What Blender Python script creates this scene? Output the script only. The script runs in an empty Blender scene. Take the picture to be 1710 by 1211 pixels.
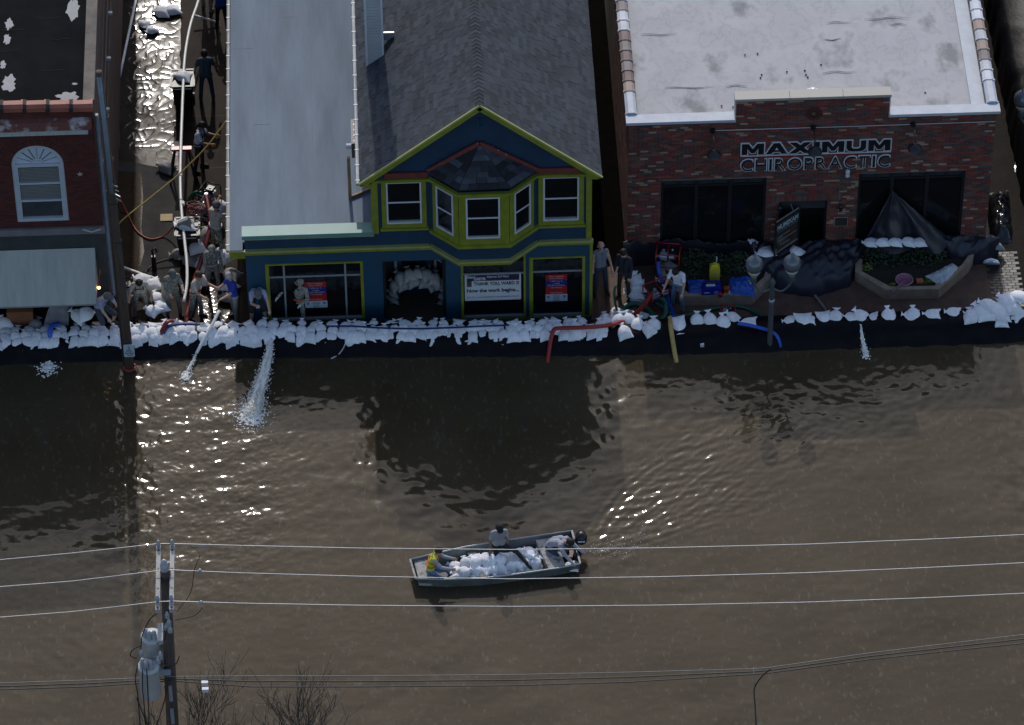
import bpy, bmesh, math, random
import numpy as np
from mathutils import Vector, Matrix, Euler, noise as mnoise
random.seed(7); rng = np.random.default_rng(7)
SC = bpy.context.scene
COL = SC.collection

# ------------------------------------------------------------------ camera
CX, CY, FPX = 855.0, 605.5, 7800.0            # photograph 1710 x 1211
TH, PSI, ROLL = [math.radians(a) for a in (44.7, 2.0, -0.5)]
FV = np.array([math.sin(PSI)*math.cos(TH), math.cos(PSI)*math.cos(TH), -math.sin(TH)])
RV = np.array([math.cos(PSI), -math.sin(PSI), 0.0]); UV_ = np.cross(RV, FV)
RV, UV_ = math.cos(ROLL)*RV+math.sin(ROLL)*UV_, -math.sin(ROLL)*RV+math.cos(ROLL)*UV_
def ray(x, y): return FV*FPX + RV*(x-CX) - UV_*(y-CY)
CAMP = -ray(700, 543)/FPX*127.0               # the shop front's foot at pixel (700,543) is the origin
def gz(x, y, z=0.0):                          # pixel -> point on the level z
    d = ray(x, y); return Vector(CAMP + d*((z-CAMP[2])/d[2]))
def fy(x, y, Y=0.0):                          # pixel -> point on the upright plane Y
    d = ray(x, y); return Vector(CAMP + d*((Y-CAMP[1])/d[1]))
cam = bpy.data.cameras.new('camera'); camo = bpy.data.objects.new('camera', cam); COL.objects.link(camo)
cam.sensor_width = 36.0; cam.lens = FPX/1710.0*36.0; cam.clip_start = 1; cam.clip_end = 3000
camo.matrix_world = Matrix(((RV[0], UV_[0], -FV[0], CAMP[0]), (RV[1], UV_[1], -FV[1], CAMP[1]), (RV[2], UV_[2], -FV[2], CAMP[2]), (0, 0, 0, 1)))
SC.camera = camo
# ------------------------------------------------------------------ sky, sun, exposure
SUN_EL, SUN_AZ = math.radians(37.5), math.radians(-2.5)    # azimuth from +Y towards +X
w = bpy.data.worlds.new('World'); SC.world = w; w.use_nodes = True
nt = w.node_tree; nt.nodes.clear()
sky = nt.nodes.new('ShaderNodeTexSky'); sky.sky_type = 'NISHITA'; sky.sun_disc = False
sky.sun_elevation = SUN_EL; sky.sun_rotation = SUN_AZ
sky.air_density = 1.0; sky.dust_density = 1.5; sky.ozone_density = 1.0
bg = nt.nodes.new('ShaderNodeBackground'); bg.inputs[1].default_value = 0.15
wo = nt.nodes.new('ShaderNodeOutputWorld')
nt.links.new(sky.outputs[0], bg.inputs[0]); nt.links.new(bg.outputs[0], wo.inputs[0])
sl = bpy.data.lights.new('sun', 'SUN'); sl.energy = 2.0; sl.angle = math.radians(0.53); sl.color = (1.0, 0.96, 0.91)
so = bpy.data.objects.new('sun', sl); COL.objects.link(so)
sdir = Vector((math.sin(SUN_AZ)*math.cos(SUN_EL), math.cos(SUN_AZ)*math.cos(SUN_EL), math.sin(SUN_EL)))
so.rotation_euler = sdir.to_track_quat('Z', 'Y').to_euler(); so.location = (0, 60, 60)
vs = SC.view_settings; vs.view_transform = 'Standard'; vs.look = 'None'; vs.gamma = 1.0; vs.use_curve_mapping = False
vs.exposure = 0.06

# ------------------------------------------------------------------ materials
MATS = {}
def mat(name, col, rough=0.7, var=0.18, scale=3.0, bump=0.0, bscale=25.0, metal=0.0, spec=0.5, orand=0.0, col2=None, thr=0.5, soft=0.12, detail=6.0, stretch=(1, 1, 1)):
    if name in MATS: return MATS[name]
    m = bpy.data.materials.new(name); m.use_nodes = True; MATS[name] = m
    n = m.node_tree.nodes; l = m.node_tree.links; b = n['Principled BSDF']
    b.inputs['Roughness'].default_value = rough; b.inputs['Metallic'].default_value = metal
    b.inputs['Specular IOR Level'].default_value = spec
    tc = n.new('ShaderNodeTexCoord'); mp = n.new('ShaderNodeMapping'); mp.inputs['Scale'].default_value = stretch
    l.new(tc.outputs['Object'], mp.inputs[0])
    nz = n.new('ShaderNodeTexNoise'); nz.inputs['Scale'].default_value = scale; nz.inputs['Detail'].default_value = detail; nz.inputs['Roughness'].default_value = 0.62
    l.new(mp.outputs[0], nz.inputs[0])
    r = n.new('ShaderNodeValToRGB'); l.new(nz.outputs[0], r.inputs[0])
    if col2 is None:
        r.color_ramp.elements[0].position = 0.3; r.color_ramp.elements[1].position = 0.7
        r.color_ramp.elements[0].color = [c*(1-var) for c in col]+[1]; r.color_ramp.elements[1].color = [min(1, c*(1+var)) for c in col]+[1]
    else:
        r.color_ramp.elements[0].position = thr-soft; r.color_ramp.elements[1].position = thr+soft
        r.color_ramp.elements[0].color = list(col)+[1]; r.color_ramp.elements[1].color = list(col2)+[1]
    out = r.outputs[0]
    if orand:
        oi = n.new('ShaderNodeObjectInfo'); mr = n.new('ShaderNodeMapRange'); mr.inputs[3].default_value = 1-orand; mr.inputs[4].default_value = 1+orand
        l.new(oi.outputs['Random'], mr.inputs[0]); mx = n.new('ShaderNodeVectorMath'); mx.operation = 'SCALE'
        l.new(out, mx.inputs[0]); l.new(mr.outputs[0], mx.inputs['Scale']); out = mx.outputs[0]
    l.new(out, b.inputs['Base Color'])
    if bump:
        n2 = n.new('ShaderNodeTexNoise'); n2.inputs['Scale'].default_value = bscale; n2.inputs['Detail'].default_value = 5
        l.new(mp.outputs[0], n2.inputs[0]); bp = n.new('ShaderNodeBump'); bp.inputs['Strength'].default_value = bump; bp.inputs['Distance'].default_value = 0.02
        l.new(n2.outputs[0], bp.inputs['Height']); l.new(bp.outputs[0], b.inputs['Normal'])
    return m
def palette_mat(name, cols, rough=0.8, use='attr', bump=0.25, bscale=60.0):
    """colour per piece from a palette, by the mesh attribute 'rnd' or the object's random number"""
    m = bpy.data.materials.new(name); m.use_nodes = True; MATS[name] = m
    n = m.node_tree.nodes; l = m.node_tree.links; b = n['Principled BSDF']; b.inputs['Roughness'].default_value = rough
    if use == 'attr':
        a = n.new('ShaderNodeAttribute'); a.attribute_name = 'rnd'; fac = a.outputs['Fac']
    else:
        a = n.new('ShaderNodeObjectInfo'); fac = a.outputs['Random']
    r = n.new('ShaderNodeValToRGB'); r.color_ramp.interpolation = 'CONSTANT'
    k = len(cols)
    while len(r.color_ramp.elements) < k: r.color_ramp.elements.new(0.5)
    for i, c in enumerate(cols):
        r.color_ramp.elements[i].position = i/k; r.color_ramp.elements[i].color = list(c)+[1]
    l.new(fac, r.inputs[0])
    tc = n.new('ShaderNodeTexCoord'); nz = n.new('ShaderNodeTexNoise'); nz.inputs['Scale'].default_value = 1.6; nz.inputs['Detail'].default_value = 7
    l.new(tc.outputs['Object'], nz.inputs[0]); mr = n.new('ShaderNodeMapRange'); mr.inputs[1].default_value = .3; mr.inputs[2].default_value = .7; mr.inputs[3].default_value = 0.78; mr.inputs[4].default_value = 1.22
    l.new(nz.outputs[0], mr.inputs[0]); mx = n.new('ShaderNodeVectorMath'); mx.operation = 'SCALE'; l.new(r.outputs[0], mx.inputs[0]); l.new(mr.outputs[0], mx.inputs['Scale'])
    l.new(mx.outputs[0], b.inputs['Base Color'])
    if bump:
        n2 = n.new('ShaderNodeTexNoise'); n2.inputs['Scale'].default_value = bscale; l.new(tc.outputs['Object'], n2.inputs[0])
        bp = n.new('ShaderNodeBump'); bp.inputs['Strength'].default_value = bump; bp.inputs['Distance'].default_value = 0.01; l.new(n2.outputs[0], bp.inputs['Height']); l.new(bp.outputs[0], b.inputs['Normal'])
    return m
def glow_mat(name, col, strength):
    m = bpy.data.materials.new(name); m.use_nodes = True; MATS[name] = m
    b = m.node_tree.nodes['Principled BSDF']; b.inputs['Base Color'].default_value = list(col)+[1]
    b.inputs['Emission Color'].default_value = list(col)+[1]; b.inputs['Emission Strength'].default_value = strength
    return m

BLUE = mat('blue_paint', (0.008, 0.036, 0.078), 0.55, 0.24, 1.5, 0.15, 40)
BLUE2 = mat('blue_paint_lower', (0.010, 0.052, 0.096), 0.55, 0.16, 1.2, 0.15, 40)
LIME = mat('lime_paint', (0.19, 0.215, 0.016), 0.55, 0.22, 3, 0.1, 40)
LIMEW = mat('lime_paint_light', (0.30, 0.31, 0.10), 0.5, 0.12, 3)
TEAL = mat('teal_paint', (0.12, 0.26, 0.23), 0.5, 0.12, 2.5)
REDT = mat('red_flaking_trim', (0.17, 0.035, 0.028), 0.7, col2=(0.42, 0.30, 0.28), thr=0.66, soft=0.03, scale=9)
REDP = mat('red_trim', (0.15, 0.032, 0.026), 0.6, 0.25, 5)
WHITE = mat('white_frame', (0.55, 0.57, 0.62), 0.45, 0.06, 4)
SIDING = mat('white_siding', (0.40, 0.42, 0.44), 0.55, 0.08, 3)
GLASS = mat('window_glass', (0.008, 0.009, 0.010), 0.06, 0.3, 1.5, 0.02, 3, spec=0.35)
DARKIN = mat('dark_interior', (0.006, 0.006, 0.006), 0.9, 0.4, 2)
ALU = mat('grey_mullion', (0.30, 0.32, 0.34), 0.4, 0.1, 4, metal=0.3)
MEMB = mat('grey_roof_membrane', (0.165, 0.205, 0.255), 0.75, 0.16, 0.9, 0.1, 14, spec=0.12, stretch=(2.4, 0.35, 1))
BROWN = mat('brown_sheet_metal', (0.09, 0.07, 0.06), 0.5, 0.12, 4)
LUMBER = mat('raw_lumber', (0.30, 0.20, 0.10), 0.7, 0.25, 10, stretch=(1, 1, .3))
WOODD = mat('weathered_pole_wood', (0.075, 0.052, 0.040), 0.8, 0.45, 5, 0.5, 30, stretch=(6, 6, .5))
WOODG = mat('grey_crossarm_wood', (0.34, 0.33, 0.31), 0.7, 0.2, 6, stretch=(1, .4, 1))
STEEL = mat('galvanised_steel', (0.36, 0.40, 0.46), 0.4, 0.12, 5, metal=0.4)
BLK = mat('black_plastic', (0.010, 0.010, 0.011), 0.4, 0.3, 4)
BLKM = mat('black_metal', (0.012, 0.013, 0.015), 0.45, 0.2, 4)
TARP = mat('black_tarp', (0.0032, 0.0034, 0.0048), 0.45, 0.35, 2.5, 0.35, 9, spec=0.12)
BAG = mat('white_woven_bag', (0.78, 0.78, 0.80), 0.75, 0.12, 5, 0.35, 30, orand=0.10)
BAGD = mat('wet_dirty_or_shaded_bag', (0.30, 0.29, 0.28), 0.7, 0.3, 5, 0.25, 40, orand=0.12)  # grey of dirty bags; also stands in for shade on the entry arch
CONC = mat('planter_concrete', (0.33, 0.245, 0.17), 0.85, 0.25, 4, 0.4, 40)
PVC = mat('white_pvc', (0.78, 0.77, 0.74), 0.35, 0.05, 3)
REDH = mat('red_hose', (0.30, 0.018, 0.016), 0.45, 0.2, 6)
DREDH = mat('dark_red_hose', (0.16, 0.012, 0.014), 0.45, 0.2, 6)
BLUEH = mat('blue_hose', (0.012, 0.085, 0.46), 0.45, 0.2, 6)
DBLUEH = mat('navy_hose', (0.010, 0.022, 0.13), 0.5, 0.2, 6)
GRNH = mat('green_hose', (0.014, 0.105, 0.062), 0.4, 0.15, 6)
YELH = mat('tan_hose', (0.42, 0.29, 0.10), 0.5, 0.15, 6)
ROPE = mat('yellow_rope', (0.52, 0.34, 0.09), 0.7, 0.15, 9)
GREYH = mat('grey_hose', (0.22, 0.17, 0.165), 0.6, 0.15, 6)
ORANGE = mat('orange', (0.65, 0.10, 0.02), 0.6, 0.15, 6)
YELLOW = mat('yellow_plastic', (0.62, 0.50, 0.02), 0.45, 0.1, 6)
REDM = mat('red_enamel', (0.36, 0.012, 0.014), 0.35, 0.15, 6)
ENGINE = mat('engine_metal', (0.22, 0.22, 0.23), 0.35, col2=(0.02, 0.02, 0.02), thr=0.5, soft=0.08, scale=14, metal=0.4)
NAVYM = mat('blue_plastic', (0.012, 0.022, 0.28), 0.35, 0.1, 6)
BTARP = mat('blue_tarp', (0.015, 0.085, 0.42), 0.4, 0.25, 5, 0.4, 12)
PLYW = mat('plywood', (0.46, 0.35, 0.18), 0.75, 0.15, 4, stretch=(.4, 3, 1))
PINK = mat('pink_plastic', (0.30, 0.11, 0.17), 0.45, 0.1, 6)
CLEARP = mat('white_plastic_sheet', (0.52, 0.53, 0.56), 0.35, 0.2, 5, 0.4, 15)
SIGNW = mat('sign_white', (0.55, 0.58, 0.62), 0.45, 0.05, 3)
SIGNK = mat('sign_black', (0.008, 0.009, 0.012), 0.4, 0.1, 3)
SIGNR = mat('sign_red', (0.30, 0.012, 0.012), 0.45, 0.1, 3)
SIGNB = mat('sign_blue', (0.008, 0.018, 0.16), 0.45, 0.1, 3)
SIGNN = mat('sign_navy', (0.016, 0.018, 0.055), 0.45, 0.1, 3)
SIGNP = mat('sign_pale', (0.34, 0.42, 0.48), 0.45, 0.05, 3)
SIGNM = mat('sign_maroon', (0.10, 0.02, 0.045), 0.45, 0.2, 3)
PALEL = mat('poster_lettering', (0.45, 0.30, 0.28), 0.5, 0.1, 3)
BOATM = mat('boat_aluminium', (0.13, 0.15, 0.145), 0.5, 0.3, 3, 0.15, 10, metal=0.25)
BOATI = mat('boat_deck_worn', (0.34, 0.33, 0.31), 0.7, col2=(0.12, 0.11, 0.10), thr=0.56, soft=0.08, scale=7)
MUDIN = mat('boat_floor', (0.10, 0.095, 0.085), 0.6, 0.35, 4)
TANKG = mat('transformer_grey', (0.46, 0.47, 0.48), 0.4, 0.08, 3)
CERAM = mat('grey_porcelain', (0.34, 0.36, 0.39), 0.25, 0.1, 5)
WIRE = mat('bright_wire', (0.42, 0.42, 0.43), 0.35, 0.1, 3, metal=0.5)
WIRED = mat('dark_cable', (0.035, 0.032, 0.030), 0.6, 0.2, 3)
BARK = mat('bare_bark', (0.045, 0.036, 0.030), 0.85, 0.35, 9)
FOLI = mat('shrub_leaf', (0.022, 0.042, 0.014), 0.6, 0.5, 6, orand=0)
FOLIY = mat('lime_leaf', (0.13, 0.19, 0.02), 0.6, 0.3, 6)
SOIL = mat('dark_soil', (0.025, 0.018, 0.012), 0.95, 0.4, 8, 0.4, 30)
MORT = mat('mortar', (0.125, 0.108, 0.10), 0.95, 0.2, 8, 0.3, 60)
MORT2 = mat('dark_mortar', (0.055, 0.026, 0.022), 0.95, 0.2, 8, 0.3, 60)
GLOBE = mat('lamp_globe_dark', (0.10, 0.12, 0.145), 0.12, 0.2, 4, spec=0.7)
GLOBEW = mat('lamp_globe_white', (0.42, 0.42, 0.38), 0.3, 0.1, 4)
LAMPG = mat('lamp_post_green', (0.06, 0.085, 0.085), 0.4, 0.15, 5)
LAMPP = mat('lamp_post_grey', (0.065, 0.07, 0.085), 0.5, 0.15, 5)
BRICKC = [tuple(1.25*v for v in q) for q in [(0.120, 0.024, 0.018), (0.090, 0.020, 0.018), (0.150, 0.034, 0.020), (0.048, 0.040, 0.038), (0.135, 0.030, 0.026), (0.066, 0.024, 0.018), (0.100, 0.052, 0.040), (0.060, 0.056, 0.054), (0.125, 0.026, 0.022), (0.040, 0.032, 0.030), (0.155, 0.050, 0.036), (0.085, 0.030, 0.024), (0.110, 0.022, 0.018), (0.24, 0.165, 0.115)]]
BRICKM = palette_mat('mixed_brick', BRICKC)
BRICKO = palette_mat('mixed_brick_single', BRICKC, use='obj')
BRICKL = palette_mat('dark_red_brick', [(0.085, 0.018, 0.014), (0.075, 0.015, 0.012), (0.095, 0.021, 0.016), (0.065, 0.014, 0.012), (0.090, 0.020, 0.016)])
BRICKLO = palette_mat('dark_red_brick_single', [(0.085, 0.018, 0.014), (0.075, 0.015, 0.012), (0.095, 0.021, 0.016), (0.065, 0.014, 0.012), (0.090, 0.020, 0.016)], use='obj')
SHC = [(f*.034, f*.041, f*.053) for f in (.66, 1.15, .9, 1.28, .75, 1.05, 1.2, .95, .82, 1.1)]
SHING = palette_mat('shingle', SHC, 0.9, bump=0.5, bscale=90); SHINGO = palette_mat('shingle_single', SHC, 0.9, 'obj', 0.5, 90)
SHD = palette_mat('bay_shingle', [(0.036, 0.040, 0.050), (0.014, 0.015, 0.021), (0.070, 0.076, 0.092), (0.022, 0.023, 0.030), (0.052, 0.058, 0.072)], 0.9, 'obj', 0.5, 90)
COPO = palette_mat('orange_coping', [(0.30, 0.095, 0.06), (0.27, 0.085, 0.052), (0.33, 0.105, 0.068)], 0.6, 'obj', 0.2, 20)
COPP = palette_mat('patched_coping', [(0.52, 0.53, 0.56), (0.20, 0.14, 0.125), (0.55, 0.56, 0.6), (0.34, 0.25, 0.21), (0.50, 0.50, 0.52), (0.24, 0.20, 0.19)], 0.7, 'obj', 0.3, 20)

# ------------------------------------------------------------------ mesh helpers
class MB:
    def __init__(s): s.v = []; s.f = []; s.m = []; s.a = []
    def add(s, vs, fs, m=0, a=0.0):
        o = len(s.v); s.v.extend([tuple(p) for p in vs]); s.f.extend([tuple(o+i for i in f) for f in fs]); s.m.extend([m]*len(fs)); s.a.extend([a]*len(fs)); return s
    def quad(s, a, b, c, d, m=0): return s.add([a, b, c, d], [(0, 1, 2, 3)], m)
    def box(s, x0, x1, y0, y1, z0, z1, m=0, a=0.0):
        if x0 > x1: x0, x1 = x1, x0
        if y0 > y1: y0, y1 = y1, y0
        if z0 > z1: z0, z1 = z1, z0
        return s.add([(x0, y0, z0), (x1, y0, z0), (x1, y1, z0), (x0, y1, z0), (x0, y0, z1), (x1, y0, z1), (x1, y1, z1), (x0, y1, z1)],
                     [(0, 3, 2, 1), (4, 5, 6, 7), (0, 1, 5, 4), (1, 2, 6, 5), (2, 3, 7, 6), (3, 0, 4, 7)], m, a)
    def obox(s, p, ax, ay, az, m=0, a=0.0):        # centre and three half-axis vectors
        p, ax, ay, az = map(Vector, (p, ax, ay, az)); vs = []
        for z in (-1, 1):
            for x, y in ((-1, -1), (1, -1), (1, 1), (-1, 1)): vs.append(p+ax*x+ay*y+az*z)
        return s.add(vs, [(0, 3, 2, 1), (4, 5, 6, 7), (0, 1, 5, 4), (1, 2, 6, 5), (2, 3, 7, 6), (3, 0, 4, 7)], m, a)
    def bar(s, p0, p1, w, h, m=0, up=(0, 0, 1)):   # square bar from p0 to p1
        p0, p1, up = Vector(p0), Vector(p1), Vector(up); d = p1-p0
        sx = d.cross(up)
        if sx.length < 1e-5: sx = d.cross(Vector((0, 1, 0)))
        sx.normalize(); uz = sx.cross(d).normalized()
        return s.obox((p0+p1)/2, d/2, sx*(w/2), uz*(h/2), m)
    def cyl(s, p0, p1, r0, r1=None, n=12, m=0, caps=True):
        r1 = r0 if r1 is None else r1; p0, p1 = Vector(p0), Vector(p1); d = (p1-p0).normalized()
        u = d.cross(Vector((0, 0, 1)))
        if u.length < 1e-4: u = Vector((1, 0, 0))
        u.normalize(); v = d.cross(u); vs = []; fs = []
        for p, r in ((p0, r0), (p1, r1)):
            for i in range(n):
                t = 2*math.pi*i/n; vs.append(p+u*(r*math.cos(t))+v*(r*math.sin(t)))
        for i in range(n): fs.append((i, (i+1) % n, n+(i+1) % n, n+i))
        if caps: fs += [tuple(range(n-1, -1, -1)), tuple(range(n, 2*n))]
        return s.add(vs, fs, m)
    def tube(s, pts, r, n=8, m=0, flat=1.0):
        pts = [Vector(p) for p in pts]; vs = []; fs = []; k = len(pts); pu = None
        for i, p in enumerate(pts):
            d = (pts[min(i+1, k-1)]-pts[max(i-1, 0)]).normalized()
            u = d.cross(Vector((0, 0, 1))) if pu is None else pu-d*pu.dot(d)
            if u.length < 1e-4: u = d.cross(Vector((0, 1, 0)))
            u.normalize(); pu = u; v = d.cross(u); rr = r[i] if hasattr(r, '__len__') else r
            for j in range(n):
                t = 2*math.pi*j/n; vs.append(p+u*(rr*math.cos(t))+v*(rr*flat*math.sin(t)))
        for i in range(k-1):
            for j in range(n): fs.append((i*n+j, i*n+(j+1) % n, (i+1)*n+(j+1) % n, (i+1)*n+j))
        fs += [tuple(range(n-1, -1, -1)), tuple(range((k-1)*n, k*n))]
        return s.add(vs, fs, m)
    def lathe(s, c, prof, n=16, m=0):              # profile [(r, z)], upright axis at c
        vs = []; fs = []; k = len(prof)
        for r, z in prof:
            for j in range(n):
                t = 2*math.pi*j/n; vs.append((c[0]+r*math.cos(t), c[1]+r*math.sin(t), c[2]+z))
        for i in range(k-1):
            for j in range(n): fs.append((i*n+j, i*n+(j+1) % n, (i+1)*n+(j+1) % n, (i+1)*n+j))
        fs += [tuple(range(n-1, -1, -1)), tuple(range((k-1)*n, k*n))]
        return s.add(vs, fs, m)
    def prism(s, poly, vec, m=0):                  # planar polygon swept by vec
        poly = [Vector(p) for p in poly]; vec = Vector(vec); k = len(poly)
        return s.add(poly+[p+vec for p in poly], [tuple(range(k-1, -1, -1)), tuple(range(k, 2*k))]+[(i, (i+1) % k, k+(i+1) % k, k+i) for i in range(k)], m)
    def build(s, name, mats, parent=None, smooth=False, loc=None, fixn=True):
        me = bpy.data.meshes.new(name)
        off = Vector((0, 0, 0))
        if parent is not None:
            t = parent
            while t.parent: t = t.parent
            off = t.location
        elif loc is not None: off = Vector(loc)
        me.from_pydata([(p[0]-off[0], p[1]-off[1], p[2]-off[2]) for p in s.v], [], s.f)
        if not isinstance(mats, (list, tuple)): mats = [mats]
        for mm in mats: me.materials.append(mm)
        if len(mats) > 1: me.polygons.foreach_set('material_index', s.m)
        if any(s.a):
            at = me.attributes.new('rnd', 'FLOAT', 'FACE'); at.data.foreach_set('value', s.a)
        if fixn:
            bm = bmesh.new(); bm.from_mesh(me); bmesh.ops.recalc_face_normals(bm, faces=bm.faces); bm.to_mesh(me); bm.free()
        if smooth: me.polygons.foreach_set('use_smooth', [True]*len(me.polygons))
        me.update()
        o = bpy.data.objects.new(name, me); COL.objects.link(o)
        if parent is not None: o.parent = parent
        elif loc is not None: o.location = off
        return o
def thing(name, label, cat, loc=(0, 0, 0), group=None):
    o = bpy.data.objects.new(name, None); COL.objects.link(o); o.location = loc; o.empty_display_size = 0.2
    return tag(o, label, cat, group)
def tag(o, label, cat, group=None, kind=None):
    o['label'] = label; o['category'] = cat
    if group: o['group'] = group
    if kind: o['kind'] = kind
    return o
def struct(o): o['kind'] = 'structure'; return o
def stuff(o): o['kind'] = 'stuff'; return o
def spline(pts, k=8):
    pts = [Vector(p) for p in pts]; P = [2*pts[0]-pts[1]]+pts+[2*pts[-1]-pts[-2]]; out = []
    for i in range(1, len(P)-2):
        for j in range(k):
            t = j/k; a, b, c, d = P[i-1], P[i], P[i+1], P[i+2]
            out.append(0.5*((2*b)+(c-a)*t+(2*a-5*b+4*c-d)*t*t+(3*b-a-3*c+d)*t**3))
    out.append(pts[-1]); return out
def hose(name, label, pts, r, m, cat='hose', group=None, flat=1.0, k=8, n=8):
    b = MB(); b.tube(spline(pts, k), r, n, 0, flat); p = Vector(pts[0])
    o = b.build(name, m, None, True, loc=(p[0], p[1], min(q[2] for q in pts)))
    return tag(o, label, cat, group)
def text_mesh(body, bold=0.0, extrude=0.01):
    cu = bpy.data.curves.new('lettering', 'FONT'); cu.body = body; cu.size = 1.0; cu.extrude = extrude; cu.offset = bold; cu.resolution_u = 4
    o = bpy.data.objects.new('lettering', cu); COL.objects.link(o)
    dg = bpy.context.evaluated_depsgraph_get(); me = bpy.data.meshes.new_from_object(o.evaluated_get(dg))
    bpy.data.objects.remove(o); bpy.data.curves.remove(cu)
    v = np.array([p.co[:] for p in me.vertices]); f = [tuple(p.vertices) for p in me.polygons]; bpy.data.meshes.remove(me)
    return v, f
def lettering(body, x0, x1, z0, z1, Y, m, parent, bold=0.0, depth=0.01, name='lettering', mirror=False, frame=None):
    """text stretched into the rectangle x0..x1, z0..z1 on the plane Y facing -Y (or on frame = (origin, xdir, zdir, out))"""
    v, f = text_mesh(body, bold, 0.01)
    lo, hi = v.min(0), v.max(0); b = MB(); P = []
    for p in v:
        u = (p[0]-lo[0])/(hi[0]-lo[0]); t = (p[1]-lo[1])/(hi[1]-lo[1]); e = p[2]/0.01*depth
        if mirror: u = 1-u
        if frame is None: P.append((x0+u*(x1-x0), Y-e, z0+t*(z1-z0)))
        else:
            o_, dx, dz, dn = frame; P.append(tuple(Vector(o_)+Vector(dx)*(x0+u*(x1-x0))+Vector(dz)*(z0+t*(z1-z0))+Vector(dn)*e))
    b.add(P, f); return b.build(name, m, parent)
# ------------------------------------------------------------------ building helpers
def rect(x0, y0, x1, y1, Y):
    ym = (y0+y1)/2
    return fy(x0, ym, Y).x, fy(x1, ym, Y).x, fy(x1, y1, Y).z, fy(x0, y0, Y).z     # X0 X1 Z0 Z1
def holed_wall(b, x0, x1, z0, z1, Y, th, holes, m=0):
    """upright wall slab, front face at Y, with rectangular openings (X0,X1,Z0,Z1)"""
    xs = sorted({x0, x1}|{min(max(h[i], x0), x1) for h in holes for i in (0, 1)}); zs = sorted({z0, z1}|{min(max(h[i], z0), z1) for h in holes for i in (2, 3)})
    nx, nz = len(xs)-1, len(zs)-1
    def solid(i, j):
        if i < 0 or j < 0 or i >= nx or j >= nz: return False
        cx, cz = (xs[i]+xs[i+1])/2, (zs[j]+zs[j+1])/2
        return not any(h[0] < cx < h[1] and h[2] < cz < h[3] for h in holes)
    for i in range(nx):
        for j in range(nz):
            if not solid(i, j): continue
            a, c, d, e = xs[i], xs[i+1], zs[j], zs[j+1]; Yb = Y+th
            b.quad((a, Y, d), (c, Y, d), (c, Y, e), (a, Y, e), m); b.quad((c, Yb, d), (a, Yb, d), (a, Yb, e), (c, Yb, e), m)
            if not solid(i-1, j): b.quad((a, Yb, d), (a, Y, d), (a, Y, e), (a, Yb, e), m)
            if not solid(i+1, j): b.quad((c, Y, d), (c, Yb, d), (c, Yb, e), (c, Y, e), m)
            if not solid(i, j-1): b.quad((a, Yb, d), (c, Yb, d), (c, Y, d), (a, Y, d), m)
            if not solid(i, j+1): b.quad((a, Y, e), (c, Y, e), (c, Yb, e), (a, Yb, e), m)
    return b
def ring(b, x0, x1, z0, z1, w, y0, y1, m=0, wt=None, wb=None):     # rectangular frame of width w inside the rectangle
    wt = w if wt is None else wt; wb = w if wb is None else wb
    b.box(x0, x0+w, y0, y1, z0, z1, m); b.box(x1-w, x1, y0, y1, z0, z1, m)
    if wb: b.box(x0+w, x1-w, y0, y1, z0, z0+wb, m)
    if wt: b.box(x0+w, x1-w, y0, y1, z1-wt, z1, m)
    return b
def sash_window(parent, fr, Y, cw=0.125, sill=True):
    """double-hung window: fr = (X0,X1,Z0,Z1) of the white frame; lime casing round it, wall face at Y"""
    x0, x1, z0, z1 = fr
    b = MB(); ring(b, x0-cw, x1+cw, z0-cw, z1+cw*0.9, cw-0.002, Y-0.035, Y+0.03); cs = b.build('window', LIME, parent)
    b = MB(); ring(b, x0, x1, z0, z1, 0.045, Y-0.02, Y+0.05); b.build('frame', WHITE, cs)
    zm = (z0+z1)/2-0.02
    b = MB(); b.box(x0+.045, x1-.045, Y-.004, Y+.045, zm, zm+.045); b.build('sash_rail', WHITE, cs)
    b = MB(); b.box(x0+.045, x1-.045, Y+.002, Y+.045, z0+.045, z0+.10); b.build('bottom_rail', ALU, cs)
    b = MB(); b.box(x0+.045, x1-.045, Y+.012, Y+.02, zm+.045, z1-.045); b.build('pane', GLASS, cs)
    b = MB(); b.box(x0+.045, x1-.045, Y+.03, Y+.04, z0+.10, zm); b.build('pane', GLASS, cs)
    if sill:
        b = MB(); b.box(x0-cw-.05, x1+cw+.05, Y-.09, Y+.0, z0-cw-.07, z0-cw+.005); b.build('sill', LIME, cs)
    return cs
def brick_list(x0, x1, z0, z1, skip, bl=0.203, bh=0.0575, j=0.0102):
    out = []; r = 0; z = z0
    while z+bh <= z1+1e-4:
        x = x0-(r % 2)*(bl+j)/2
        while x < x1:
            a, c = max(x, x0), min(x+bl, x1)
            if c-a > 0.03:
                for (p, q) in skip(a, c, z, z+bh): out.append((p, q, z, z+bh))
            x += bl+j
        z += bh+j; r += 1
    return out
def rect_skip(holes):
    def f(a, c, d, e):
        segs = [(a, c)]
        for h in holes:
            if e > h[2]+.002 and d < h[3]-.002:
                ns = []
                for p, q in segs:
                    if h[1] <= p or h[0] >= q: ns.append((p, q)); continue
                    if p < h[0]-0.02: ns.append((p, h[0]))
                    if q > h[1]+0.02: ns.append((h[1], q))
                segs = ns
        return segs
    return f
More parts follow.
